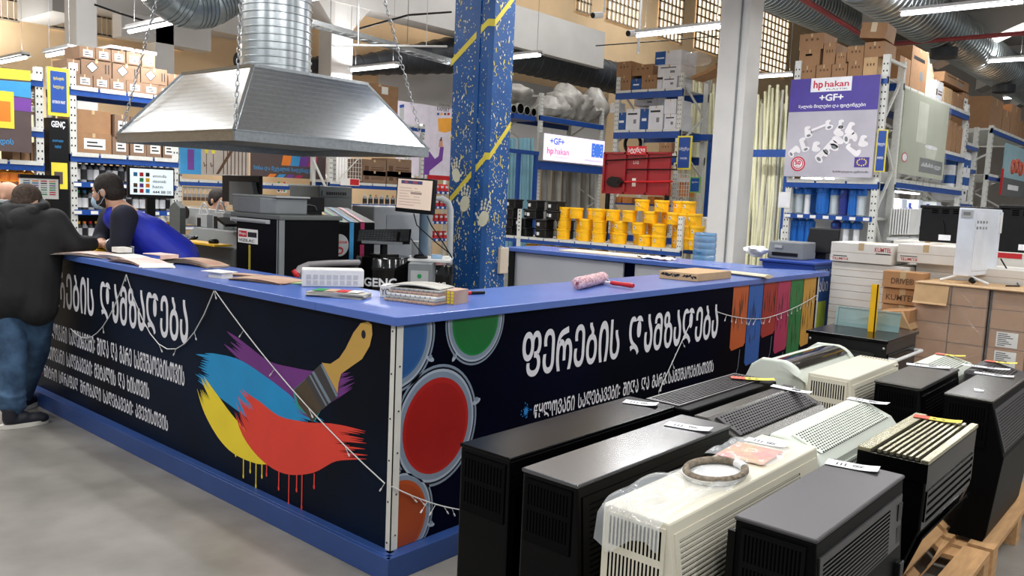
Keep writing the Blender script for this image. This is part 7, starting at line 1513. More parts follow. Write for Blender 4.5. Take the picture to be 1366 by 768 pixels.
# grey head unit on it and monitor seen from behind
a, b = at(310, 258, X=mx+.05), at(368, 281, X=mx+.05)
u = thing('dispenser_unit', 'grey dispenser head unit on top of the big black tinting machine', 'machine head', (mx+.05, a.y, mz)); w = a.y-b.y; h = a.z-mz
MB().prism([(mx+.05, a.y, mz), (mx+.0, a.y-w*.3, mz), (mx+.0, b.y+w*.2, mz), (mx+.06, b.y, mz), (mx+.3, b.y, mz), (mx+.3, a.y, mz)], (0, 0, h*.9)).build('housing', 'machine_grey', u, world=True, bevel=.012, seg=3)
MB().box((mx+.04, a.y-.01, mz+h*.9), (mx+.31, b.y-.02, mz+h)).build('lid', 'machine_light', u, world=True, bevel=.005)
a, b = at(296, 233, X=mx+.5), at(346, 272, X=mx+.5)
u = thing('monitor', 'black monitor on grey arm above the grey dispenser head', 'monitor', (mx+.5, (a.y+b.y)/2, mz)); MB().box((mx+.5, a.y, b.z), (mx+.53, b.y, a.z)).build('screen', 'black_plastic', u, world=True, bevel=.006)
MB().prism([(mx+.46, a.y-.18, b.z-.02), (mx+.46, b.y-.02, b.z-.02), (mx+.46, b.y+.05, a.z-.05), (mx+.46, a.y-.18, a.z-.05)], (.04, 0, 0)).build('arm_plate', 'machine_grey', u, world=True); MB().box((mx+.47, (a.y+b.y)/2-.04, mz), (mx+.5, (a.y+b.y)/2+.04, b.z)).build('stand', 'machine_grey', u, world=True)
a, b = at(392, 262, Y=my+.25), at(433, 284, Y=my+.25); u = thing('monitor', 'small black monitor back standing on the big black tinting machine', 'monitor', ((a.x+b.x)/2, my+.25, mz)); MB().box((a.x, my+.25, mz+.02), (b.x, my+.28, a.z)).build('screen', 'black_plastic', u, world=True, bevel=.005); MB().box(((a.x+b.x)/2-.07, my+.2, mz), ((a.x+b.x)/2+.07, my+.33, mz+.022)).build('base', 'black_plastic', u, world=True)
MB().tube([((a.x+b.x)/2-.05, my+.245, mz+.03), ((a.x+b.x)/2-.02, my+.24, mz+.07), ((a.x+b.x)/2+.04, my+.24, mz+.06), ((a.x+b.x)/2+.06, my+.245, mz+.03)], .003, 5).build('cable', 'grey_plastic', u, world=True)
# rainbow machine
ry = 2.75; rx0, rx1 = at(440, 320, Y=ry).x, at(500, 320, Y=ry).x; rz0 = at(470, 297, Y=ry).z; rz1 = at(470, 278, Y=ry+.35).z
t = thing('tinting_machine', 'black tinting machine with rainbow stripes and round badge left of the barrels', 'machine', (rx0, ry, 0))
MB().prism([(rx0, ry, 0), (rx0, ry, rz0), (rx0, ry+.36, rz1), (rx0, ry+.8, rz1), (rx0, ry+.8, 0)], (rx1-rx0, 0, 0)).build('cabinet', 'machine_black', t, world=True, bevel=.01)
sl = V(0, .36, rz1-rz0); mbl = MB(); o_ = V(0, -.004, .004); mbl.add([V(rx0, ry, rz0)+o_, V(rx1, ry, rz0)+o_, V(rx1, ry, rz0)+sl+o_, V(rx0, ry, rz0)+sl+o_], [(0, 1, 2, 3)]); mbl.build('sloped_lid', 'machine_dark_grey', t, world=True)
mb = MB(); W_ = rx1-rx0
for k, (u0, m_) in enumerate(((.03, 0), (.22, 1), (.42, 2), (.66, 3))):
    w_ = W_*.09; xx = rx0+W_*u0; o2 = V(0, -.007, .007); mb.add([V(xx, ry, rz0)+o2, V(xx+w_, ry, rz0)+o2, V(xx+w_+.05, ry, rz0)+sl+o2, V(xx+.05, ry, rz0)+sl+o2], [(0, 1, 2, 3)], m_)
    if k > 1: mb.box((xx, ry-.003, .2), (xx+w_, ry-.0005, rz0), m_)
mb.build('rainbow_stripes', ['yellow', 'green', 'banner_blue', 'print_st_pink'], t, world=True)
c = at(453, 327, Y=ry-.004); mb = MB(); blob(mb, (c.x, ry-.005, c.z), (1, 0, 0), (0, 0, 1), .085, .085, 0, 28); mb.text('alpina', (c.x-.07, ry-.007, c.z+.005), (1, 0, 0), (0, 0, 1), .14, .035, 1); mb.tube([(c.x+.03*math.cos(q), ry-.006, c.z-.04+.022*math.sin(q)) for q in [j*.524 for j in range(12)]], .006, 5, 1, closed=True); mb.build('badge', ['light_grey', 'red'], t, world=True)
a, b = at(441, 248, Y=3.4), at(485, 278, Y=3.4); t = thing('dispenser_cabinet', 'tall grey cabinet with vent slots behind the rainbow striped machine', 'cabinet', ((a.x+b.x)/2, 3.6, 0)); MB().box((a.x, 3.56, 0), (b.x, 4.0, a.z)).build('cabinet', 'machine_dark_grey', t, world=True, bevel=.01)
mb = MB(); panel(mb, (a.x+.03, 3.554, a.z-.09), (1, 0, 0), (0, 0, 1), (0, -1, 0), b.x-a.x-.06, .05, [(.012, .04, slots(b.x-a.x-.06, 11, .6, .04))]); mb.build('vent', ['machine_dark_grey', HOLE], t, world=True)
py_ = 3.1; a, b = at(499, 275, Y=py_), at(561, 340, Y=py_); t = thing('partition_panel', 'plain light grey equipment panel behind the tilted monitor', 'panel', ((a.x+b.x)/2, py_, 0)); MB().box((a.x, py_, 0), (b.x, py_+.3, a.z)).build('panel', 'machine_light', t, world=True, bevel=.012); MB().box((a.x+.14, py_-.004, .5), (b.x-.02, py_-.0005, a.z-.07)).build('door', mat('panel_mid', (160, 164, 166), .5), t, world=True)
# grey mixing machine near the employee
gx, gy = 1.15, 3.55
a, b = at(240, 297, X=gx), at(314, 300, X=gx)
t = thing('mixing_machine', 'low grey paint mixing machine right of the employee', 'machine', (gx, (a.y+b.y)/2, 0)); zz = at(270, 306, X=gx).z
MB().prism([(gx, a.y, 0), (gx, a.y, zz-.12), (gx+.12, a.y, zz), (gx+.5, a.y, zz), (gx+.5, a.y, 0)], (0, b.y-a.y, 0)).build('cabinet', 'machine_dark_grey', t, world=True, bevel=.008)
a2, b2 = at(232, 275, X=gx+.3), at(314, 280, X=gx+.3); MB().box((gx+.3, a2.y, zz), (gx+.34, b2.y, a2.z)).build('rear_panel', 'machine_light', t, world=True, bevel=.004); c = at(247, 283, X=gx+.29); MB().lathe([(.05, 0), (.052, .006), (.0, .008)], (gx+.3, c.y, c.z), 18, axis=(-1, 0, 0)).build('handle_recess', 'black_plastic', t, world=True)
mb = MB(); a3, b3 = at(226, 268, X=gx+.15), at(240, 330, X=gx+.15); mb.prism([(gx+.15, a3.y, zz-.2), (gx+.15, b3.y, zz-.2), (gx+.15, b3.y, a3.z-.05), (gx+.15, (a3.y+b3.y)/2, a3.z), (gx+.15, a3.y, a3.z-.05)], (.05, 0, 0)); mb.build('bracket', 'machine_dark_grey', t, world=True)
for k, (x, y) in enumerate(((262, 285), (284, 283))):
    p, q = at(x, y, X=gx+.2), at(x+14, y+22, X=gx+.2); MB().box((gx+.2, p.y, zz), (gx+.28, q.y, p.z)).build('clamp_plate', 'machine_light', t, world=True); MB().box((gx+.195, p.y-.02, zz), (gx+.2, p.y-.07, p.z-.03)).build('clamp_gap', 'black_plastic', t, world=True)
    MB().tube([V(gx+.24, p.y+.02, p.z)+V(0, -.14*s, .09*math.sin(s*math.pi)) for s in [j/8 for j in range(9)]], .008, 6).build('white_hose', 'white_paint', t, world=True, smooth=60)
MB().obox(at(303, 296, X=gx+.1), ((0, 1, .35), (0, -.35, 1), (1, 0, 0)), (.07, .012, .05)).build('tablet', 'black_plastic', t, world=True, bevel=.003)
def keyboard(c, U, N, w, d, label, group=None):
    """keyboard at c; U along its length, N its normal"""
    t = thing('keyboard', label, 'keyboard', c); U = Vector(U).normalized(); N = Vector(N).normalized(); D = N.cross(U)
    MB().obox((0, 0, 0), (U, D, N), (w/2, d/2, .009)).build('case', 'black_plastic', t)
    mb = MB(); cols, rws = 17, 5
    for r_ in range(rws):
        for q in range(cols):
            if q in (13,) and r_ < 4: continue
            mb.obox(U*(-w/2+.012+(w-.024)*(q+.5)/cols)+D*(-d/2+.012+(d-.024)*(r_+.5)/rws)+N*.012, (U, D, N), ((w-.024)/cols*.42, (d-.024)/rws*.4, .004))
    mb.build('keys', mat('key_grey', (58, 60, 62), .5), t); return t
keyboard(at(245, 319, X=gx-.03)+V(0, 0, .0), (0, -1, 0), (-.4, 0, .9), .24, .12, 'black keyboard on the grey mixing machine beside the blue vest')
ks = thing('shelf_bracket', 'small grey tray holding keyboard and mouse on the mixing machine', 'tray', (gx-.02, 3.2, .9)); p, q = at(236, 326, X=gx-.06), at(300, 325, X=gx-.06); MB().box((gx-.14, p.y, q.z-.02), (gx-.001, q.y, q.z-.008)).build('tray', 'yellow', ks, world=True)
tag(MB(at(285, 318, X=gx-.06)).lathe([(.0, 0), (.035, 0), (.04, .012), (.03, .03), (.0, .034)], V(gx-.06, at(285, 318, X=gx-.06).y, q.z-.007), 14).build('computer_mouse', 'black_plastic', world=True, smooth=60), 'black mouse on the small tray of the grey mixing machine', 'mouse')
# glossy barrels with keyboard stand, PC and tilted monitor
mat('barrel_black', (8, 8, 9), .12, noise=(5, .2), spec=.6)
def barrel(px0, px1, pyt, d, label, txt_px):
    a, b = at(px0, pyt, d=d), at(px1, pyt, d=d); c = (a+b)/2; r = (b-a).length/2; zt = c.z
    c = c + Vector((AF.x, AF.y, 0))*r*.3
    t = thing('barrel', label, 'barrel', (c.x, c.y, 0), 0, 'glossy black barrels with white lettering')
    MB().lathe([(r*.97, 0), (r, .02), (r, zt-.1), (r*1.03, zt-.09), (r*1.03, zt-.07), (r, zt-.06), (r*1.0, zt-.012), (r*.96, zt), (r*.9, zt)], (0, 0, 0), 48).build('body', 'barrel_black', t, smooth=40)
    vs, fs = text_geo('GENÇ', .03); x1 = max(v[0] for v in vs); wt = r*1.25; ang0 = math.atan2(-AF.y, -AF.x); zz = at((px0+px1)/2, txt_px, d=d-r).z
    v = []
    for x, y in vs:
        a_ = ang0 + ((x/x1)-.5+.03)*wt/r; v.append(((r+.0025)*math.cos(a_), (r+.0025)*math.sin(a_), zz+y*.085))
    MB().add(v, fs).build('lettering', 'white_text', t)
    return t, c, r, zt
t, bc_, br, bz_ = barrel(474, 546, 342, 6.15, 'glossy black barrel carrying the keyboard stand inside the counter', 384)
kc = at(516, 318, d=6.15)
ks = thing('keyboard_stand', 'dark stand on the black barrel holding the tilted keyboard', 'stand', (bc_.x, bc_.y, bz_)); UU = AR.copy(); UU.z = 0; UU.normalize(); tow = -Vector((AF.x, AF.y, 0)).normalized()
MB().box((-.09, -.07, .0), (.09, .07, .015)).build('base', 'black_plastic', ks); MB().cyl((0, 0, .015), (0, 0, kc.z-bz_-.04), .028, seg=14).build('column', 'black_plastic', ks); MB().obox((0, 0, kc.z-bz_-.03), (UU, tow, (0, 0, 1)), (.15, .09, .01)).build('support_plate', 'grey_plastic', ks)
keyboard(V(bc_.x, bc_.y, kc.z+.01)+tow*.02, UU*.985+V(0, 0, .05), V(0, 0, 1)+tow*.8+UU*.02, .40, .15, 'black keyboard tilted on its stand above the black barrel')
t, c2, r2, z2_ = barrel(556, 606, 352, 6.45, 'glossy black barrel behind the grey computer tower, touching the blue column', 388)
a, b = at(545, 351, d=6.0), at(574, 392, d=6.0); pc = thing('computer_tower', 'grey computer tower with green sticker between the black barrels', 'computer', ((a.x+b.x)/2, (a.y+b.y)/2, 0), math.atan2(UU.y, UU.x)); w = (V(b.x, b.y, 0)-V(a.x, a.y, 0)).length
MB().box((-w/2, 0, .3), (w/2, .34, a.z)).box((-w/2, .01, 0), (w/2, .33, .3)).build('case', 'machine_grey', pc, bevel=.004); hh = at(560, 372, d=6.0).z; MB().box((-w/2+.02, -.004, hh-.07), (w/2-.02, -.0005, hh+.06)).build('front_plate', 'machine_light', pc)
MB().lathe([(.016, 0), (.016, .002)], (0, -.0045, hh+.02), 16, axis=(0, -1, 0)).build('green_sticker', 'green', pc); MB().lathe([(.012, 0), (.013, .002)], (0, -.0045, hh-.04), 16, axis=(0, -1, 0)).build('socket', 'light_grey', pc)
tt = MB(); c = at(572, 348, d=6.3); tp_ = thing('table_top', 'white board lying over the second barrel with mouse and cables', 'board', (c.x, c.y, max(z2_, a.z)+.002), math.atan2(UU.y, UU.x)); TZ_ = max(z2_, a.z)+.002
MB().box((-.17, -.15, 0), (.17, .22, .018)).build('board', 'white_paint', tp_, bevel=.003)
p = V(c.x, c.y, TZ_+.019)-UU*.08; wb_ = thing('white_box', 'small white box standing behind the black mouse', 'box', (p.x, p.y, p.z), math.atan2(UU.y, UU.x)); MB().box((-.055, .02, 0), (.055, .1, .12)).build('body', 'white_paint', wb_, bevel=.006)
p = V(c.x, c.y, TZ_+.019)+tow*.07-UU*.055; ms = thing('computer_mouse', 'black mouse on the white board between the barrels', 'mouse', p, math.atan2(UU.y, UU.x)); MB().lathe([(0, 0), (.9, .0), (1, .3), (.75, .8), (0, 1)], (0, 0, 0), 18).build('body', 'black_plastic', ms, smooth=60); ms.children[0].scale = (.055, .034, .034); MB().lathe([(.006, 0), (.006, .006)], (0, .0, .033), 8).build('wheel', 'grey_plastic', ms)
p = V(c.x, c.y, TZ_+.019)+UU*.07; adp = thing('power_strip', 'pale blue and white adapters lying on the white board', 'adapter', p, math.atan2(UU.y, UU.x)); MB().box((-.05, -.04, 0), (.03, .0, .03)).build('adapter', mat('pale_blue', (150, 180, 210), .5), adp, bevel=.004); MB().box((.035, -.03, 0), (.085, .01, .022)).build('plug', 'paper', adp, bevel=.003)
# monitor on a post
q4 = [at(526, 236, d=5.95), at(577, 239, d=5.75), at(578, 287, d=5.75), at(530, 281, d=5.95)]
mc = sum(q4, V(0, 0, 0))/4; Um = (q4[1]-q4[0]+q4[2]-q4[3]).normalized(); Vm = (q4[0]-q4[3]+q4[1]-q4[2]).normalized(); Nm = Um.cross(Vm).normalized(); Vm = Nm.cross(Um); mw = ((q4[1]-q4[0]).length+(q4[2]-q4[3]).length)/2; mh = ((q4[0]-q4[3]).length+(q4[1]-q4[2]).length)/2
mo = thing('monitor', 'tilted black monitor showing a form, on a post beside the blue column', 'monitor', mc)
MB().obox(-Nm*.02, (Um, Vm, Nm), (mw/2, mh/2, .018)).build('case', 'black_plastic', mo, bevel=.005)
mat('screen_beige', (206, 186, 170), .3, emit=((206, 186, 170), .6))
MB().obox(Vm*.008+Nm*-.001, (Um, Vm, Nm), (mw/2-.014, mh/2-.02, .0015)).build('screen', 'screen_beige', mo)
mb = MB(); rg = random.Random(12)
def sr(u0, u1, v0, v1, m): mb.obox(Um*((u0+u1)/2-.5)*(mw-.03)+Vm*((v0+v1)/2-.5)*(mh-.05)+Vm*.008+Nm*.0012, (Um, Vm, Nm), ((u1-u0)/2*(mw-.03), (v1-v0)/2*(mh-.05), .0006), m)
sr(.1, .72, .86, .98, 0); sr(.2, .3, .88, .96, 2); sr(.45, .58, .88, .96, 2); sr(.4, .72, .5, .58, 1)
for k in range(7): sr(.06, rg.uniform(.3, .75), .1+.1*k, .115+.1*k, 1)
for k in range(6): sr(.5, .5+rg.uniform(.05, .25), .2+.1*k, .215+.1*k, 1)
mb.build('screen_content', [mat('scr_navy', (70, 70, 110), .4, emit=((70, 70, 110), .4)), mat('scr_grey', (150, 132, 122), .4, emit=((150, 132, 122), .4)), mat('scr_red', (190, 90, 90), .4, emit=((190, 90, 90), .4))], mo)
pb = at(564, 345, d=6.25); pt = at(564, 262, d=6.25); MB().cyl(V(pb.x, pb.y, 0)-mc, V(pb.x, pb.y, pt.z)-mc, .034, seg=18).build('post', mat('post_blue_grey', (96, 118, 136), .4), mo, smooth=40); MB().bar(-Nm*.035, V(pb.x, pb.y, pt.z-.03)-mc, .05, .04).build('bracket', 'black_plastic', mo)
for i, pts in enumerate(([(552, 285), (556, 300), (580, 322), (600, 338), (603, 344)], [(570, 288), (575, 300), (592, 325), (602, 342)])): wire([at(x, y, d=5.98+.04*k) for k, (x, y) in enumerate(pts)], .005, '%s black cable hanging from the tilted monitor' % ('left', 'right')[i], 'monitor_cable')
wire([at(548, 318, d=6.05), at(555, 328, d=6.1), at(566, 342, d=6.15)], .004, 'black keyboard cable running down to the mouse', 'keyboard_cable')
hn = [at(574, 264, d=6.6), at(590, 265, d=6.6), at(598, 270, d=6.6), at(601, 280, d=6.6), at(600, 330, d=6.6)]; hn.append(V(hn[-1].x, hn[-1].y, 0)); l0 = V(hn[0].x, hn[0].y, 0)
tag(MB(l0).tube([l0]+hn, .026, 12).build('tube_frame', 'machine_light', world=True, smooth=50), 'bent grey tube frame beside the blue column', 'frame')
# grey curved lid behind the counter
p0, p1 = at(396, 362, d=4.9), at(476, 352, d=5.3); lt = thing('folded_chair', 'folded grey rimmed black chair leaning behind the white color tray', 'chair', ((p0.x+p1.x)/2, (p0.y+p1.y)/2, 0)); zc = (p0.z+p1.z)/2
MB().tube([at(396, 366, d=4.9), at(400, 358, d=4.95), at(412, 353, d=5.0), at(440, 351, d=5.1), at(478, 350, d=5.3)], .02, 10).build('rim_tube', mat('chair_grey', (130, 126, 128), .4), lt, world=True, smooth=60)
mb = MB(); pts = [at(404, 366, d=4.95), at(414, 357, d=5.02), at(440, 354, d=5.12), at(478, 353, d=5.3), at(478, 366, d=5.25), at(440, 372, d=5.05)]; mb.prism(pts, (.0, 0, -.02)); mb.build('seat_pad', 'black_plastic', lt, world=True)
for px_ in (402, 474): a = at(px_, 362, d=4.95 if px_ < 440 else 5.27); MB().tube([V(a.x, a.y, a.z-.0), V(a.x, a.y, 0)], .012, 8).build('leg', 'chair_grey', lt, world=True)
MB().lathe([(.012, 0), (.016, .03), (.01, .05)], at(391, 360, d=4.88), 12, axis=(.3, -.3, -.6)).build('red_cap', 'red', lt, world=True)
# ------------------------------------------------------------------ things lying on the counter tops
mat('print_warm', (214, 186, 160), .6, noise=(9, .2), rgb2=(180, 140, 120)); mat('print_pale', (230, 226, 218), .6, noise=(12, .06)); mat('print_yellow', (222, 216, 140), .6, noise=(8, .14)); mat('print_grey', (170, 168, 160), .6, noise=(14, .15)); mat('print_pink', (226, 196, 186), .6, noise=(8, .15)); mat('print_green', (170, 206, 150), .6)
def leaflet(x, y, L, Wd, ang, m, label, n=4, bend=.015, z=H, name='leaflet', cover=None):
    t = thing(name, label, 'leaflet', (x, y, z+.0008), R(ang), 'leaflets on the left counter wing')
    rg = random.Random(int(x*100+y*1000)); mb = MB()
    for k in range(n):
        a0 = rg.uniform(-.10, .10); seg = 6; v = []; zz = .0014*k
        for i in range(seg+1):
            u = i/seg; xx = (u-.5)*L; h = bend*(1-abs(2*u-1)**2)*(.4+.6*k/n)+zz
            for s in (-1, 1): v.append((xx*math.cos(a0)-s*Wd/2*math.sin(a0), xx*math.sin(a0)+s*Wd/2*math.cos(a0), h)); v.append((xx*math.cos(a0)-s*Wd/2*math.sin(a0), xx*math.sin(a0)+s*Wd/2*math.cos(a0), h+.0009))
        f = []
        for i in range(seg): a = 4*i; b = a+4; f += [(a, b, b+2, a+2), (a+1, a+3, b+3, b+1), (a, a+1, b+1, b), (a+2, b+2, b+3, a+3)]
        f += [(0, 2, 3, 1), (4*seg, 4*seg+1, 4*seg+3, 4*seg+2)]; mb.add(v, f, k % 2 if cover else 0)
    mb.build('pages', [m, cover or m], t); return t
leaflet(.20, 3.32, .36, .24, 60, 'print_yellow', 'yellow and green brochure near the elbow of the employee', 3, .008)
leaflet(.07, 2.95, .42, .16, -62, 'print_pale', 'pale fanned leaflets overhanging the front of the left wing', 6, .02, cover='print_pink')
leaflet(.16, 2.72, .40, .17, -80, 'print_pink', 'pinkish fanned leaflets in the middle of the paper heap', 6, .022, cover='print_pale')
leaflet(.22, 3.02, .30, .2, -20, 'print_grey', 'grey printed sheets under the acrylic holder', 3, .006)
leaflet(.13, 2.42, .36, .18, -86, 'print_warm', 'warm toned fanned leaflets near the right end of the paper heap', 6, .02, cover='print_pink')
leaflet(.14, 2.22, .26, .17, 65, 'print_pale', 'pale folded brochure at the right end of the paper heap', 3, .012)
t = leaflet(.36, 2.22, .46, .13, -80, 'print_grey', 'long rolled magazine lying behind the paper heap', 8, .03, cover='print_warm')
t = thing('pen_tray', 'open pink edged box lying on its side among the leaflets', 'box', (.30, 2.50, H+.001), R(8)); MB().box((-.06, -.09, 0), (.06, .09, .004)).box((-.06, -.09, .04), (.06, .09, .044)).box((-.06, -.09, .004), (.06, -.086, .04)).box((.056, -.086, .004), (.06, .09, .04)).build('box', 'print_pink', t)
t = thing('sign_holder', 'clear acrylic sign holder standing on the left counter wing', 'holder', (.36, 3.10, H+.0005), R(-8)); MB().box((-.003, -.16, 0), (.003, .16, .055)).build('front_plate', mat('acrylic', (220, 228, 232), .05, alpha=.3, spec=.8), t); MB().box((-.02, -.16, 0), (.02, .16, .003)).build('foot', 'acrylic', t); MB().box((-.004, -.16, .052), (.004, .16, .056)).build('top_edge', 'white_paint', t)
t = thing('card_block', 'small white block of cards on the paper heap', 'cards', (.20, 2.80, H+.035)); MB().box((-.04, -.05, 0), (.04, .05, .03)).build('cards', 'print_pale', t)
t = thing('card_stack', 'small white stack of cards with a card on top near the front edge', 'cards', (.14, 1.53, H), R(10)); MB().box((-.035, -.05, .0005), (.035, .05, .03)).build('cards', 'print_pale', t); MB().box((-.05, -.06, .0302), (.06, .09, .033)).build('top_card', 'print_pale', t)
leaflet(.28, 1.58, .30, .08, -60, 'print_warm', 'narrow brown strip of samples behind the small card stack', 3, .008, name='sample_strip')
leaflet(.27, 1.30, .34, .2, -72, 'print_warm', 'brown wood sample fan beside the white color tray', 6, .01, name='sample_fan')
leaflet(.36, 1.12, .16, .1, -50, 'print_green', 'green edged sample card beside the white color tray', 2, .004, name='sample_card')
a, b = at(399, 383, Z=H), at(482, 384, Z=H)
t = thing('color_tray', 'long white color catalogue box with grid print on the left wing', 'tray', ((a.x+b.x)/2+.05, (a.y+b.y)/2+.05, H), math.atan2((b-a).y, (b-a).x)); w = (b-a).length; MB().box((-w/2, -.05, .0005), (w/2, .05, .088)).build('box', 'print_pale', t, bevel=.006)
mb = MB()
for i in range(8):
    for j in range(2): mb.box((-w/2+.02+i*(w-.04)/8, -.0515, .012+j*.028), (-w/2+.015+(i+.85)*(w-.04)/8, -.0502, .033+j*.028))
mb.build('grid_print', mat('swatch_grey', (196, 192, 188), .6), t)
t = leaflet(.20, .62, .27, .12, -58, 'print_pale', 'stack of small flyers with colored top by the worktop seam', 14, .004, cover='print_grey', name='flyer_stack'); mb = MB()
for k, m_ in enumerate((0, 1, 2, 3)): mb.box((-.11+k*.055, -.045, .0255), (-.06+k*.055, .045, .0265), m_)
mb.build('colored_top', ['green', 'print_warm', 'red', 'print_pale'], t)
a, b = at(512, 397, Z=H), at(529, 398, Z=H); t = thing('color_box', 'small beige box with handwritten letters beside the magazine stack', 'box', ((a.x+b.x)/2+.04, (a.y+b.y)/2+.04, H), math.atan2((b-a).y, (b-a).x)); w = (b-a).length+.02; MB().box((-w/2, -.05, .0005), (w/2, .05, .055)).build('body', 'print_pale', t, bevel=.002); MB().text('YO-K', (-w/2+.006, -.0512, .012), (1, 0, 0), (0, 0, 1), w-.012, .03).build('handwriting', 'ink', t)
a, b = at(527, 402, Z=H), at(597, 410, Z=H); ang = math.atan2((b-a).y, (b-a).x)
for k in range(5):
    L_ = (b-a).length*(.98-.02*k); t = thing('catalogue', 'thin color catalogue, %s in the fanned stack on the corner' % ('lowest', 'second from bottom', 'middle', 'second from top', 'topmost')[k], 'catalogue', ((a.x+b.x)/2+.06+.006*k, (a.y+b.y)/2+.075, H+.0008+k*.0125), ang+.03*k-.05, 'catalogues stacked on the counter corner')
    mb = MB(); mb.box((-L_/2, -.085, 0), (L_/2, .085, .0115)); mb.build('pages', ('print_warm', 'print_grey', 'print_pale', 'print_warm', 'print_grey')[k], t, bevel=.003); mb = MB()
    for j in range(9): mb.box((-L_/2+.02+j*L_/10, -.0862, .002), (-L_/2+.024+j*L_/10, -.0851, .0095))
    mb.build('edge_print', 'grey_plastic', t)
t = thing('catalogue', 'curled open catalogue lying on top of the fanned stack', 'catalogue', ((a.x+b.x)/2+.08, (a.y+b.y)/2+.09, H+.064), ang+.12); mb = MB(); v = []
for i in range(9):
    u = i/8; xx = (u-.5)*.26; zz = .012*math.sin(u*3.1)
    for s in (-.08, .08): v += [(xx, s, zz), (xx, s, zz+.004)]
f = []
for i in range(8): q = 4*i; f += [(q, q+4, q+6, q+2), (q+1, q+3, q+7, q+5), (q, q+1, q+5, q+4), (q+2, q+6, q+7, q+3)]
f += [(0, 2, 3, 1), (32, 33, 35, 34)]; mb.add(v, f); mb.build('pages', 'print_grey', t)
a, b = at(600, 405, Z=H), at(626, 408, Z=H); t = thing('mosaic_sample', 'small mosaic grid sample pad right of the catalogue stack', 'sample', ((a.x+b.x)/2+.02, (a.y+b.y)/2+.07, H), math.atan2((b-a).y, (b-a).x)); w = (b-a).length; MB().box((-w/2, -.06, .0005), (w/2, .06, .062)).build('pad', 'print_warm', t); mb = MB()
for i in range(5):
    for j in range(4): mb.box((-w/2+.004+i*w/5, -.0615, .005+j*.014), (-w/2-.003+(i+1)*w/5, -.0602, .016+j*.014))
mb.build('mosaic_tiles', 'print_yellow', t)
a, b = at(618, 391, Z=H+.008), at(646, 390, Z=H+.008); t = thing('marker_pen', 'black marker pen with red cap lying on the right wing', 'pen', (a+b)/2); d = (b-a)/2; MB().cyl(-d*.3, d, .009, .008, 12).build('barrel', 'black_plastic', t, smooth=40); MB().cyl(-d, -d*.3, .0095, .0095, 12).build('cap', 'red', t, smooth=40)
# paint roller
mat('roller_pile', (226, 150, 160), .95, noise=(70, .4), rgb2=(244, 214, 216), bump=.9)
a, b = at(770, 378, Z=H+.035), at(805, 370, Z=H+.035); t = thing('paint_roller', 'pink fluffy paint roller with red handle on the right wing', 'paint roller', (a+b)/2); d = (b-a).normalized(); L_ = (b-a).length; rf = .034
prof = [(rf*.55, -L_/2), (rf*.9, -L_/2+.004), (rf, -L_/2+.012)]+[(rf*(1+.04*math.sin(k*1.9)), -L_/2+.012+(L_-.024)*k/12) for k in range(1, 12)]+[(rf, L_/2-.012), (rf*.9, L_/2-.004), (rf*.5, L_/2)]
MB().lathe(prof, (0, 0, 0), 26, axis=d).build('roller_sleeve', 'roller_pile', t, smooth=60); MB().cyl(-d*(L_/2+.003), -d*(L_/2-.01), .009, seg=12).build('end_plug', mat('plug_dark', (140, 70, 80), .6), t)
hb0, hb1 = at(815, 377, Z=H+.02)-(a+b)/2, at(845, 381, Z=H+.02)-(a+b)/2
MB().tube([d*(L_/2), d*(L_/2+.025), hb0], .0035, 8).build('wire_arm', 'steel', t, smooth=60); MB().tube([hb0, hb0.lerp(hb1, .1), hb0.lerp(hb1, .45), hb0.lerp(hb1, .85), hb1], [.009, .013, .0115, .0145, .012], 14).build('handle', 'red', t, smooth=60); MB().cyl(hb0-(hb1-hb0)*.25, hb0, .007, seg=10).build('ferrule', 'white_paint', t)
# flat carton and paper roll on the right wing
q = [at(879, 371, Z=H), at(930, 376, Z=H), at(975, 371, Z=H)]; e1 = q[1]-q[0]; e2 = q[2]-q[1]
t = thing('flat_carton', 'flat brown carton with scribbled edge on the right wing', 'box', q[1]); hh = .05; MB().prism([V(0, 0, .0008), -e1, -e1+e2, e2], (0, 0, hh)).build('body', 'cardboard_pale', t, bevel=.003)
mb = MB(); u = (-e1).normalized(); n = V(u.y, -u.x, 0)
if n.dot(Vector((CX, CY, 0))-q[1]) < 0: n = -n
rg = random.Random(3)
for k in range(34):
    if 12 < k < 16: continue
    s = e1.length*(.04+.92*k/34); p_ = u*s+n*.0015+V(0, 0, rg.uniform(.022, .036)); mb.obox(p_, (u, (0, 0, 1), n), (.004, rg.uniform(.003, .009), .0006))
mb.build('scribbled_print', 'ink', t)
a, b = at(974, 363, Z=H+.014), at(1026, 369, Z=H+.014); t = thing('paper_roll', 'flattened cream paper roll at the right end of the counter', 'roll', (a+b)/2); d = (b-a)/2; mb = MB(); sd = V(-d.y, d.x, 0).normalized(); mb.prism([d*-1+sd*(.05*math.cos(k*.524))+V(0, 0, .013*math.sin(k*.524)) for k in range(12)], d*2); mb.build('roll', mat('paper_cream', (226, 208, 176), .7), t, smooth=50)
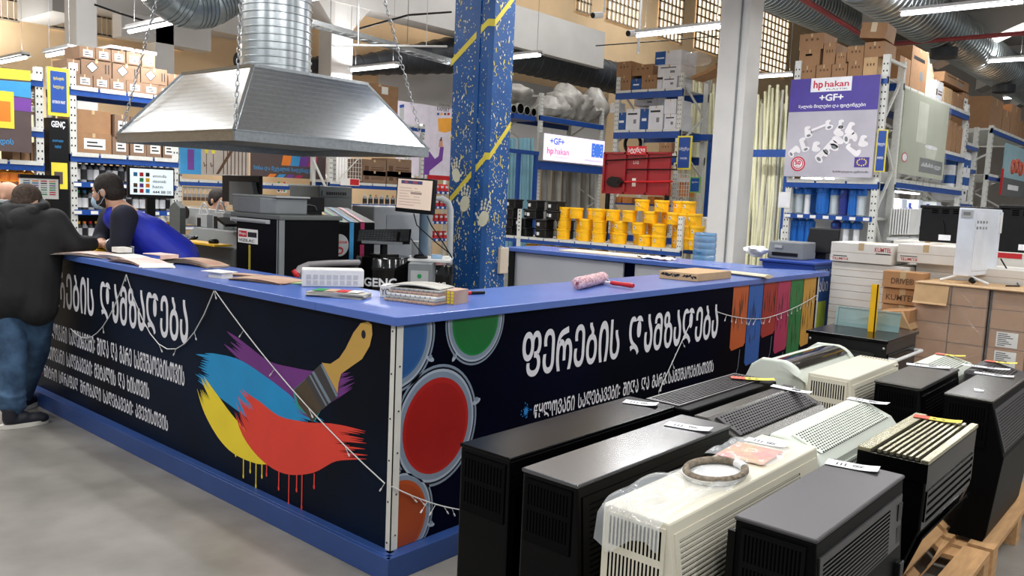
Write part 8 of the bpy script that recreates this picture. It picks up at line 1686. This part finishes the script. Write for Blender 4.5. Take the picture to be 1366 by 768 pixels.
# ------------------------------------------------------------------ people
mat('skin', (206, 158, 132), .55, noise=(12, .05)); mat('hair_dark', (38, 30, 26), .8, noise=(60, .4), bump=.5); mat('hair_brown', (72, 58, 48), .85, noise=(70, .35), bump=.4)
mat('jacket_black', (22, 22, 24), .8, noise=(9, .25), bump=.5); mat('jeans', (44, 70, 100), .85, noise=(10, .25), rgb2=(66, 96, 126)); mat('vest_blue', (24, 40, 168), .6, noise=(5, .12), bump=.3); mat('sweater_navy', (22, 24, 40), .85, noise=(12, .2), bump=.4)
mat('mask_blue', (176, 202, 224), .7); mat('shoe_dark', (26, 28, 38), .6); mat('sole_white', (220, 216, 206), .6); mat('eye_white', (230, 228, 224), .3)
def ball(mb, c, r, m=0):
    c = Vector(c); r = r if isinstance(r, (tuple, list)) else (r, r, r); n = 10; sg = 16; v = []; f = []
    for j in range(1, n):
        th = math.pi*j/n
        for i in range(sg): ph = 2*math.pi*i/sg; v.append(c+V(r[0]*math.sin(th)*math.cos(ph), r[1]*math.sin(th)*math.sin(ph), r[2]*math.cos(th)))
    for j in range(n-2):
        for i in range(sg): l = (i+1) % sg; f.append((j*sg+i, (j+1)*sg+i, (j+1)*sg+l, j*sg+l))
    a = len(v); v += [c+V(0, 0, r[2]), c-V(0, 0, r[2])]
    for i in range(sg): l = (i+1) % sg; f.append((a, i, l)); f.append((a+1, (n-2)*sg+l, (n-2)*sg+i))
    mb.add(v, f, m)
def limb(mb, pts, rs):
    """tapering rounded limb through joints"""
    for p, r in zip(pts, rs): ball(mb, p, r)
    for (p, q), (a, b) in zip(zip(pts[:-1], pts[1:]), zip(rs[:-1], rs[1:])): mb.tube([p, q], [a, b], 14)
def melt(mb, name, m, parent, voxel, smooth=6, label=None):
    """fuse overlapping volumes into one continuous skin"""
    me = bpy.data.meshes.new('w'); off = parent_loc(parent); me.from_pydata([tuple(v-off) for v in mb.v], [], mb.f); o = bpy.data.objects.new('w', me); COL.objects.link(o)
    r = o.modifiers.new('r', 'REMESH'); r.mode = 'VOXEL'; r.voxel_size = voxel; r.use_smooth_shade = True
    s = o.modifiers.new('s', 'SMOOTH'); s.iterations = smooth; s.factor = .5
    dg = bpy.context.evaluated_depsgraph_get(); nm = bpy.data.meshes.new_from_object(o.evaluated_get(dg)); nm.name = name
    bpy.data.objects.remove(o); nm.materials.clear(); nm.materials.append(MATS[m]); nm.polygons.foreach_set('use_smooth', [True]*len(nm.polygons)); nm.polygons.foreach_set('material_index', [0]*len(nm.polygons))
    p = bpy.data.objects.new(name, nm); COL.objects.link(p); p.parent = parent
    if label: p['label'] = label
    return p
class Head:
    def __init__(s, c, fwd, up=(0, 0, 1), k=1.0):
        s.c = Vector(c); s.f = Vector(fwd).normalized(); u = Vector(up); s.r = s.f.cross(u).normalized(); s.u = s.r.cross(s.f); s.k = k
    def P(s, x, y, z): return s.c + (s.f*x + s.r*y + s.u*z)*s.k
    def orb(s, mb, c, r):
        n0 = len(mb.v); ball(mb, (0, 0, 0), r)
        for i in range(n0, len(mb.v)): q = mb.v[i]; mb.v[i] = s.P(c[0]+q.x, c[1]+q.y, c[2]+q.z)
    def skin(s, mb, neck_to):
        s.orb(mb, (-.008, 0, .03), (.097, .076, .090)); s.orb(mb, (.03, 0, -.04), (.062, .058, .072)); s.orb(mb, (.058, 0, -.082), (.026, .028, .022))
        s.orb(mb, (.098, 0, -.012), (.016, .013, .026)); s.orb(mb, (.108, 0, -.028), (.014, .016, .012)); s.orb(mb, (.078, .0, .028), (.018, .05, .014))
        s.orb(mb, (.082, 0, -.062), (.014, .024, .008)); s.orb(mb, (.08, 0, -.074), (.014, .02, .008))
        for q in (-1, 1): s.orb(mb, (-.008, q*.079, -.008), (.018, .009, .032)); s.orb(mb, (.06, q*.04, -.02), (.03, .022, .024))
        limb(mb, [s.P(-.02, 0, -.05), Vector(neck_to)], [.054*s.k, .06])
    def hair(s, mb, back=-.06, front=.085):
        s.orb(mb, (-.016, 0, .042), (.1, .082, .09)); s.orb(mb, (-.045, 0, -.005), (.07, .078, .075))
        for q in (-1, 1): s.orb(mb, (.012, q*.068, .03), (.035, .013, .045))
    def eyes(s, par):
        off = parent_loc(par)
        for q in (-1, 1):
            mb = MB(); s.orb(mb, (.077, q*.03, .006), (.012, .013, .009)); mb.v = [v-off for v in mb.v]; e = mb.build('eye', 'eye_white', par, smooth=60); mb = MB(); s.orb(mb, (.0865, q*.03, .006), (.0035, .005, .005)); mb.v = [v-off for v in mb.v]; mb.build('iris', 'hair_dark', e, smooth=60)
def hand(mb, wrist, d, side, n, curl=.35, k=1.0):
    """palm and five fingers: d along the hand, side towards the thumb, n the back of the hand"""
    w = Vector(wrist); d = Vector(d).normalized(); n = Vector(n).normalized(); s = n.cross(d).normalized()
    if s.dot(Vector(side)) < 0: s = -s
    limb(mb, [w, w+d*.045*k], [.024*k, .027*k])
    for q in (-1.5, -.5, .5, 1.5): limb(mb, [w+d*.03*k+s*(q*.016*k), w+d*.085*k+s*(q*.019*k)], [.014*k, .0115*k])
    for q, L_ in ((1.5, .068), (.5, .078), (-.5, .072), (-1.5, .055)):
        p = w+d*.085*k+s*(q*.0195*k); dd = d.copy(); pts = [p]
        for i, fr in enumerate((.45, .32, .23)): dd = (dd - n*curl*(i+.6)*.6).normalized(); p = p+dd*(L_*fr*k); pts.append(p)
        limb(mb, pts, [.0095*k, .009*k, .0085*k, .0072*k])
    p = w+d*.03*k+s*.026*k; limb(mb, [p, p+(d*.6+s*.75)*.034*k, p+(d*.95+s*.55)*.058*k], [.013*k, .0105*k, .0085*k])
def at3(l): return [at(x, y, d=d) for x, y, d in l]
def person(label, loc): return thing('person', label, 'person', loc)
def shoe(par, heel, fwd, k=1.0):
    f = Vector(fwd); f.z = 0; f.normalize(); h = Vector(heel); mb = MB(); ball(mb, h+V(0, 0, .05), .042); ball(mb, h+f*.07+V(0, 0, .052), (.045, .045, .045)); ball(mb, h+f*.17+V(0, 0, .036), (.046, .046, .032)); mb.tube([h+V(0, 0, .045), h+f*.17+V(0, 0, .035)], [.042, .042], 12); mb.tube([h+V(0, 0, .05), h+V(0, 0, .13)], [.045, .045], 12)
    for i in range(len(mb.v)): mb.v[i].z = max(mb.v[i].z, .014)
    sh = melt(mb, 'shoe', 'shoe_dark', par, .009, 4); off = parent_loc(par); s = V(-f.y, f.x, 0); m2 = MB(); m2.prism([h-off+f*(.075+.138*math.cos(a))+s*(.046*math.sin(a)*(1+.12*math.cos(a)))+V(0, 0, .001) for a in [2*math.pi*j/20 for j in range(20)]], (0, 0, .026)); m2.build('sole', 'sole_white', sh)
# -- customer, seen from behind
A_ = at(16, 556, Z=0); fx = Vector((.72, .69, 0)).normalized(); sd = V(fx.y, -fx.x, 0)
D0 = 5.15
pe = at(28, 405, d=D0+.03); ch = at(36, 316, d=D0+.06); nk = at(37, 282, d=D0+.1)
c1 = person('person in a black hooded jacket and jeans leaning on the left counter end', (A_.x, A_.y, 0))
hd = Head(at(37.5, 271, d=D0+.14), fx*.93+sd*.25-V(0, 0, .18), (0, 0, 1), .96)
rs_, re_, rw_ = at(72, 296, d=D0+.1), at(97, 326, d=D0+.12), at(122, 325, d=D0+.28)
rw_.z = max(rw_.z, H+.055); re_.z = max(re_.z, H+.06)
ls_, le_, lw_ = at(0, 298, d=D0-.02), at(-22, 345, d=D0+.05), at(-8, 352, d=D0+.3)
hipR, hipL = pe+sd*.09, pe-sd*.09; hipR.z = hipL.z = pe.z-.05
kR, aR = at(48, 470, d=D0+.2), at(30, 512, d=D0+.32); kL, aL = at(17, 484, d=D0-.02), at(17, 545, d=D0-.06)
aR.z = .1; aL.z = .1
bm_ = MB(); hd.skin(bm_, nk); limb(bm_, [nk, ch, pe], [.06, .11, .09]); limb(bm_, [nk+sd*.02, rs_, re_, rw_], [.06, .06, .045, .033]); limb(bm_, [nk, ls_, le_, lw_], [.06, .06, .045, .033])
limb(bm_, [hipR, kR, aR], [.066, .055, .042]); limb(bm_, [hipL, kL, aL], [.066, .055, .042])
hand(bm_, rw_+V(.02, .01, -.01), (.9, .25, -.05), (-.3, 1, 0), (0, 0, 1), .25, .85); hand(bm_, lw_, (.6, .5, -.5), (1, 0, 0), (.3, .3, .9), .4, .85)
melt(bm_, 'body', 'skin', c1, .0095)
mb = MB(); hd.hair(mb); melt(mb, 'hair', 'hair_brown', c1, .009)
hd.eyes(c1)
mb = MB(); up_ = V(0, 0, 1)
for p, q in ((ls_, rs_), (ls_+V(0, 0, -.1), rs_+V(0, 0, -.1))): limb(mb, [p.lerp(q, .12)+fx*.0, p.lerp(q, .5)-fx*.03, p.lerp(q, .88)], [.078, .105, .078])
limb(mb, [nk-V(0, 0, .04), ch, pe+V(0, 0, .05)], [.1, .15, .15]); limb(mb, [ch-sd*.11, pe-sd*.1-V(0, 0, .02)], [.12, .115]); limb(mb, [ch+sd*.1, pe+sd*.1-V(0, 0, .02)], [.12, .118])
limb(mb, [rs_, re_, rw_-(rw_-re_).normalized()*.01], [.088, .068, .052]); limb(mb, [ls_, le_, lw_], [.088, .068, .052])
melt(mb, 'jacket', 'jacket_black', c1, .012, 5)
mb = MB(); n_ = nk-fx*.02
mb.tube([n_+V(0, 0, .035)+(fx*math.cos(a)*.085+sd*math.sin(a)*.105)+V(0, 0, .018*math.cos(a)) for a in [2*math.pi*k/20 for k in range(20)]], .034, 12, closed=True); limb(mb, [n_-fx*.09+V(0, 0, .0)-sd*.08, n_-fx*.13-V(0, 0, .075), n_-fx*.09+sd*.08], [.045, .055, .045]); melt(mb, 'hood', 'jacket_black', c1, .011, 4)
mb = MB(); limb(mb, [hipR+V(0, 0, .02)+fx*.03, kR, aR], [.098, .078, .062]); limb(mb, [hipL+V(0, 0, .02)+fx*.03, kL, aL+V(0, 0, .02)], [.098, .08, .064]); limb(mb, [hipL+V(0, 0, .03)+fx*.02, hipR+V(0, 0, .03)+fx*.02], [.108, .108])
for k in range(3): mb.tube([aL+V(0, 0, .03+.035*k)+V(.066*math.cos(a), .066*math.sin(a), .008*math.sin(2*a+k)) for a in [2*math.pi*j/14 for j in range(14)]], .014, 8, closed=True)
melt(mb, 'jeans', 'jeans', c1, .011, 4)
shoe(c1, V(aL.x, aL.y, 0)-fx*.03, fx*.75+sd*.8); shoe(c1, V(aR.x, aR.y, 0)-fx*.02, fx)
# -- employee leaning on the counter from inside
fw = Vector((-.58, .80, -.16)).normalized(); D1 = 5.55
hd = Head(at(143.5, 256, d=D1), fw, (-.28, .32, .95), .98)
nk = at(160, 280, d=D1+.02); shN, shF = at(166, 290, d=D1-.14), at(150, 290, d=D1+.22); hip = at(236, 350, d=D1+.12); mid_ = at(198, 318, d=D1+.06)
elN, haN = at(160, 326, d=D1-.16), at(141, 327, d=D1-.05); elF, haF = at(134, 318, d=D1+.2), at(136, 325, d=D1+.02)
for q in (elN, haN, elF, haF): q.z = H+.05
c2 = person('person in blue vest and face mask leaning on the counter from inside', (hip.x+.1, hip.y-.05, 0))
bm_ = MB(); hd.skin(bm_, nk); limb(bm_, [nk, mid_, hip], [.07, .13, .13]); limb(bm_, [nk, shN, elN, haN], [.06, .058, .043, .032]); limb(bm_, [nk, shF, elF, haF], [.06, .058, .043, .032])
sdv = (shN-shF).normalized(); hN, hF = hip+sdv*.09, hip-sdv*.09; kN, kF = V(hN.x+.12, hN.y+.02, .48), V(hF.x+.1, hF.y+.08, .48); aN, aF = V(hN.x+.22, hN.y-.12, .09), V(hF.x+.22, hF.y-.02, .09)
limb(bm_, [hN, kN, aN], [.09, .055, .042]); limb(bm_, [hF, kF, aF], [.09, .055, .042])
hand(bm_, haN, (haN-elN).normalized(), (-1, -.2, 0), (0, -.2, 1), .3, .9); hand(bm_, haF, (.35, -.85, 0), (-1, 0, 0), (0, .1, 1), .35, .9)
melt(bm_, 'body', 'skin', c2, .0095)
mb = MB(); hd.hair(mb); melt(mb, 'hair', 'hair_dark', c2, .008, 3)
mb = MB(); hd.orb(mb, (.035, 0, -.065), (.06, .061, .045))
for q in (-1, 1): hd.orb(mb, (.012, q*.062, -.035), (.02, .009, .045))
melt(mb, 'beard', 'hair_dark', c2, .008, 3)
mb = MB(); hd.orb(mb, (.078, 0, -.058), (.045, .052, .05)); hd.orb(mb, (.05, 0, -.08), (.05, .054, .035)); mk = melt(mb, 'face_mask', 'mask_blue', c2, .008, 3); off = parent_loc(c2)
for q in (-1, 1): MB().tube([hd.P(*p)-off for p in ((.07, q*.052, -.04), (.03, q*.076, -.01), (.0, q*.088, .015), (-.018, q*.086, .01), (-.02, q*.083, -.03), (.02, q*.07, -.07), (.06, q*.052, -.085))], .002, 5).build('ear_loop', 'mask_blue', mk)
hd.eyes(c2)
mb = MB()
for s_, e_, h_ in ((shN, elN, haN), (shF, elF, haF)): limb(mb, [nk.lerp(s_, .7)-V(0, 0, .02), s_, s_.lerp(e_, .5), e_, e_.lerp(h_, .45)], [.08, .086, .074, .062, .05])
melt(mb, 'sweater', 'sweater_navy', c2, .011, 5)
mb = MB(); limb(mb, [nk+V(.0, -.0, -.05), mid_, hip+V(0, 0, .03)], [.1, .155, .15]); limb(mb, [nk.lerp(shN, .55)-V(0, 0, .03), mid_+sdv*.07, hip+sdv*.08], [.075, .12, .125]); limb(mb, [nk.lerp(shF, .6)-V(0, 0, .03), mid_-sdv*.07, hip-sdv*.08], [.08, .12, .125])
mb.tube([nk+V(0, 0, -.01)+(V(.06*math.cos(a), .06*math.sin(a), .012*math.cos(a+1))) for a in [2*math.pi*k/16 for k in range(16)]], .022, 10, closed=True); melt(mb, 'vest', 'vest_blue', c2, .011, 5)
mb = MB(); limb(mb, [hN+V(0, 0, -.03), kN, aN], [.11, .078, .062]); limb(mb, [hF+V(0, 0, -.03), kF, aF], [.11, .078, .062]); limb(mb, [hN-V(0, 0, .02), hF-V(0, 0, .02)], [.11, .11]); melt(mb, 'trousers', 'sweater_navy', c2, .013, 4)
shoe(c2, V(aN.x, aN.y, 0), (-.6, .8, 0)); shoe(c2, V(aF.x, aF.y, 0), (-.6, .8, 0))
w_ = elN.lerp(haN, .55); mb = MB(w_); ax = (haN-elN).normalized(); u_ = ax.orthogonal().normalized(); v_ = ax.cross(u_); off = parent_loc(c2)
MB().tube([w_-off+(u_*math.cos(a)+v_*math.sin(a))*.043 for a in [2*math.pi*k/16 for k in range(16)]], .007, 8, closed=True).build('wristwatch', 'steel', c2, smooth=60)
# -- two persons farther back, mostly hidden
def back_person(c, fwd, label, hairm, top, k=1.0):
    hd = Head(c, fwd, (0, 0, 1), k); c = Vector(c); f = Vector(fwd).normalized(); s = V(f.y, -f.x, 0); pr_ = person(label, (c.x, c.y, 0)); nk = c-V(0, 0, .15)-f*.02; b = MB(); hd.skin(b, nk)
    z = lambda h: V(c.x, c.y, h)-f*.02
    zz = c.z; hp = zz-.75; limb(b, [nk, z(zz-.4), z(hp)], [.06, .13, .12])
    for q in (-1, 1):
        limb(b, [z(hp)+s*q*.09, z(hp*.52)+s*q*.09+f*.03, z(.09)+s*q*.09], [.09, .055, .042]); limb(b, [nk, z(zz-.23)+s*q*.18, z(zz-.5)+s*q*.22, z(zz-.72)+s*q*.2+f*.08], [.055, .058, .043, .032]); hand(b, z(zz-.72)+s*q*.2+f*.08, f*.3-V(0, 0, 1), f, s*q, .3, .9)
    melt(b, 'body', 'skin', pr_, .0105); hd.eyes(pr_)
    if hairm: b = MB(); hd.hair(b); melt(b, 'hair', hairm, pr_, .009, 3)
    b = MB(); limb(b, [nk-V(0, 0, .03), z(zz-.4), z(hp)], [.09, .155, .15])
    for q in (-1, 1): limb(b, [z(zz-.22)+s*q*.1, z(zz-.23)+s*q*.18, z(zz-.5)+s*q*.22, z(zz-.7)+s*q*.2+f*.07], [.09, .08, .064, .05])
    melt(b, 'shirt', top, pr_, .013); b = MB()
    for q in (-1, 1): limb(b, [z(hp)+s*q*.09, z(hp*.52)+s*q*.09+f*.03, z(.09)+s*q*.09], [.115, .08, .062])
    melt(b, 'trousers', 'jeans', pr_, .014)
    for q in (-1, 1): shoe(pr_, V(c.x, c.y, 0)+s*q*.09-f*.05, f)
back_person(at(291, 268, d=8.6), (.3, -.9, -.2), 'person with dark hair far behind, looking down beyond the grey machine', 'hair_dark', 'sweater_navy')
back_person(at(9, 262, d=6.6), (-.6, .6, 0), 'bald person at the left edge behind the hooded jacket wearer', None, 'sweater_navy', .98)
p, q = at(0, 266, d=6.05), at(21, 300, d=6.05); t = thing('monitor', 'grey framed monitor at the left edge behind the hooded jacket wearer', 'monitor', ((p.x+q.x)/2, (p.y+q.y)/2, 0), math.atan2(UU.y, UU.x)); w = .17
MB().box((-w, 0, q.z), (w*.62, .04, p.z)).build('frame', 'light_grey', t, bevel=.006); MB().box((-w+.02, -.003, q.z+.02), (w*.62-.035, -.0005, p.z-.02)).build('screen', mat('screen_green', (60, 80, 72), .3), t); MB().box((-.03, .01, 0), (.03, .04, q.z)).build('stand', 'machine_grey', t)
t = thing('paint_bucket', 'red and yellow paint bucket on the floor behind the customer leg', 'bucket', (at(38, 488, Z=0).x+.2, at(38, 488, Z=0).y+.4, 0)); MB().lathe([(.13, 0), (.14, .01), (.15, .3), (.158, .3), (.158, .33), (.14, .335)], (0, 0, 0), 24).build('body', 'red', t, smooth=40); MB().lathe([(.1475, .1), (.1525, .24)], (0, 0, 0), 24).build('label_band', 'yellow', t, smooth=40)
cleanup()
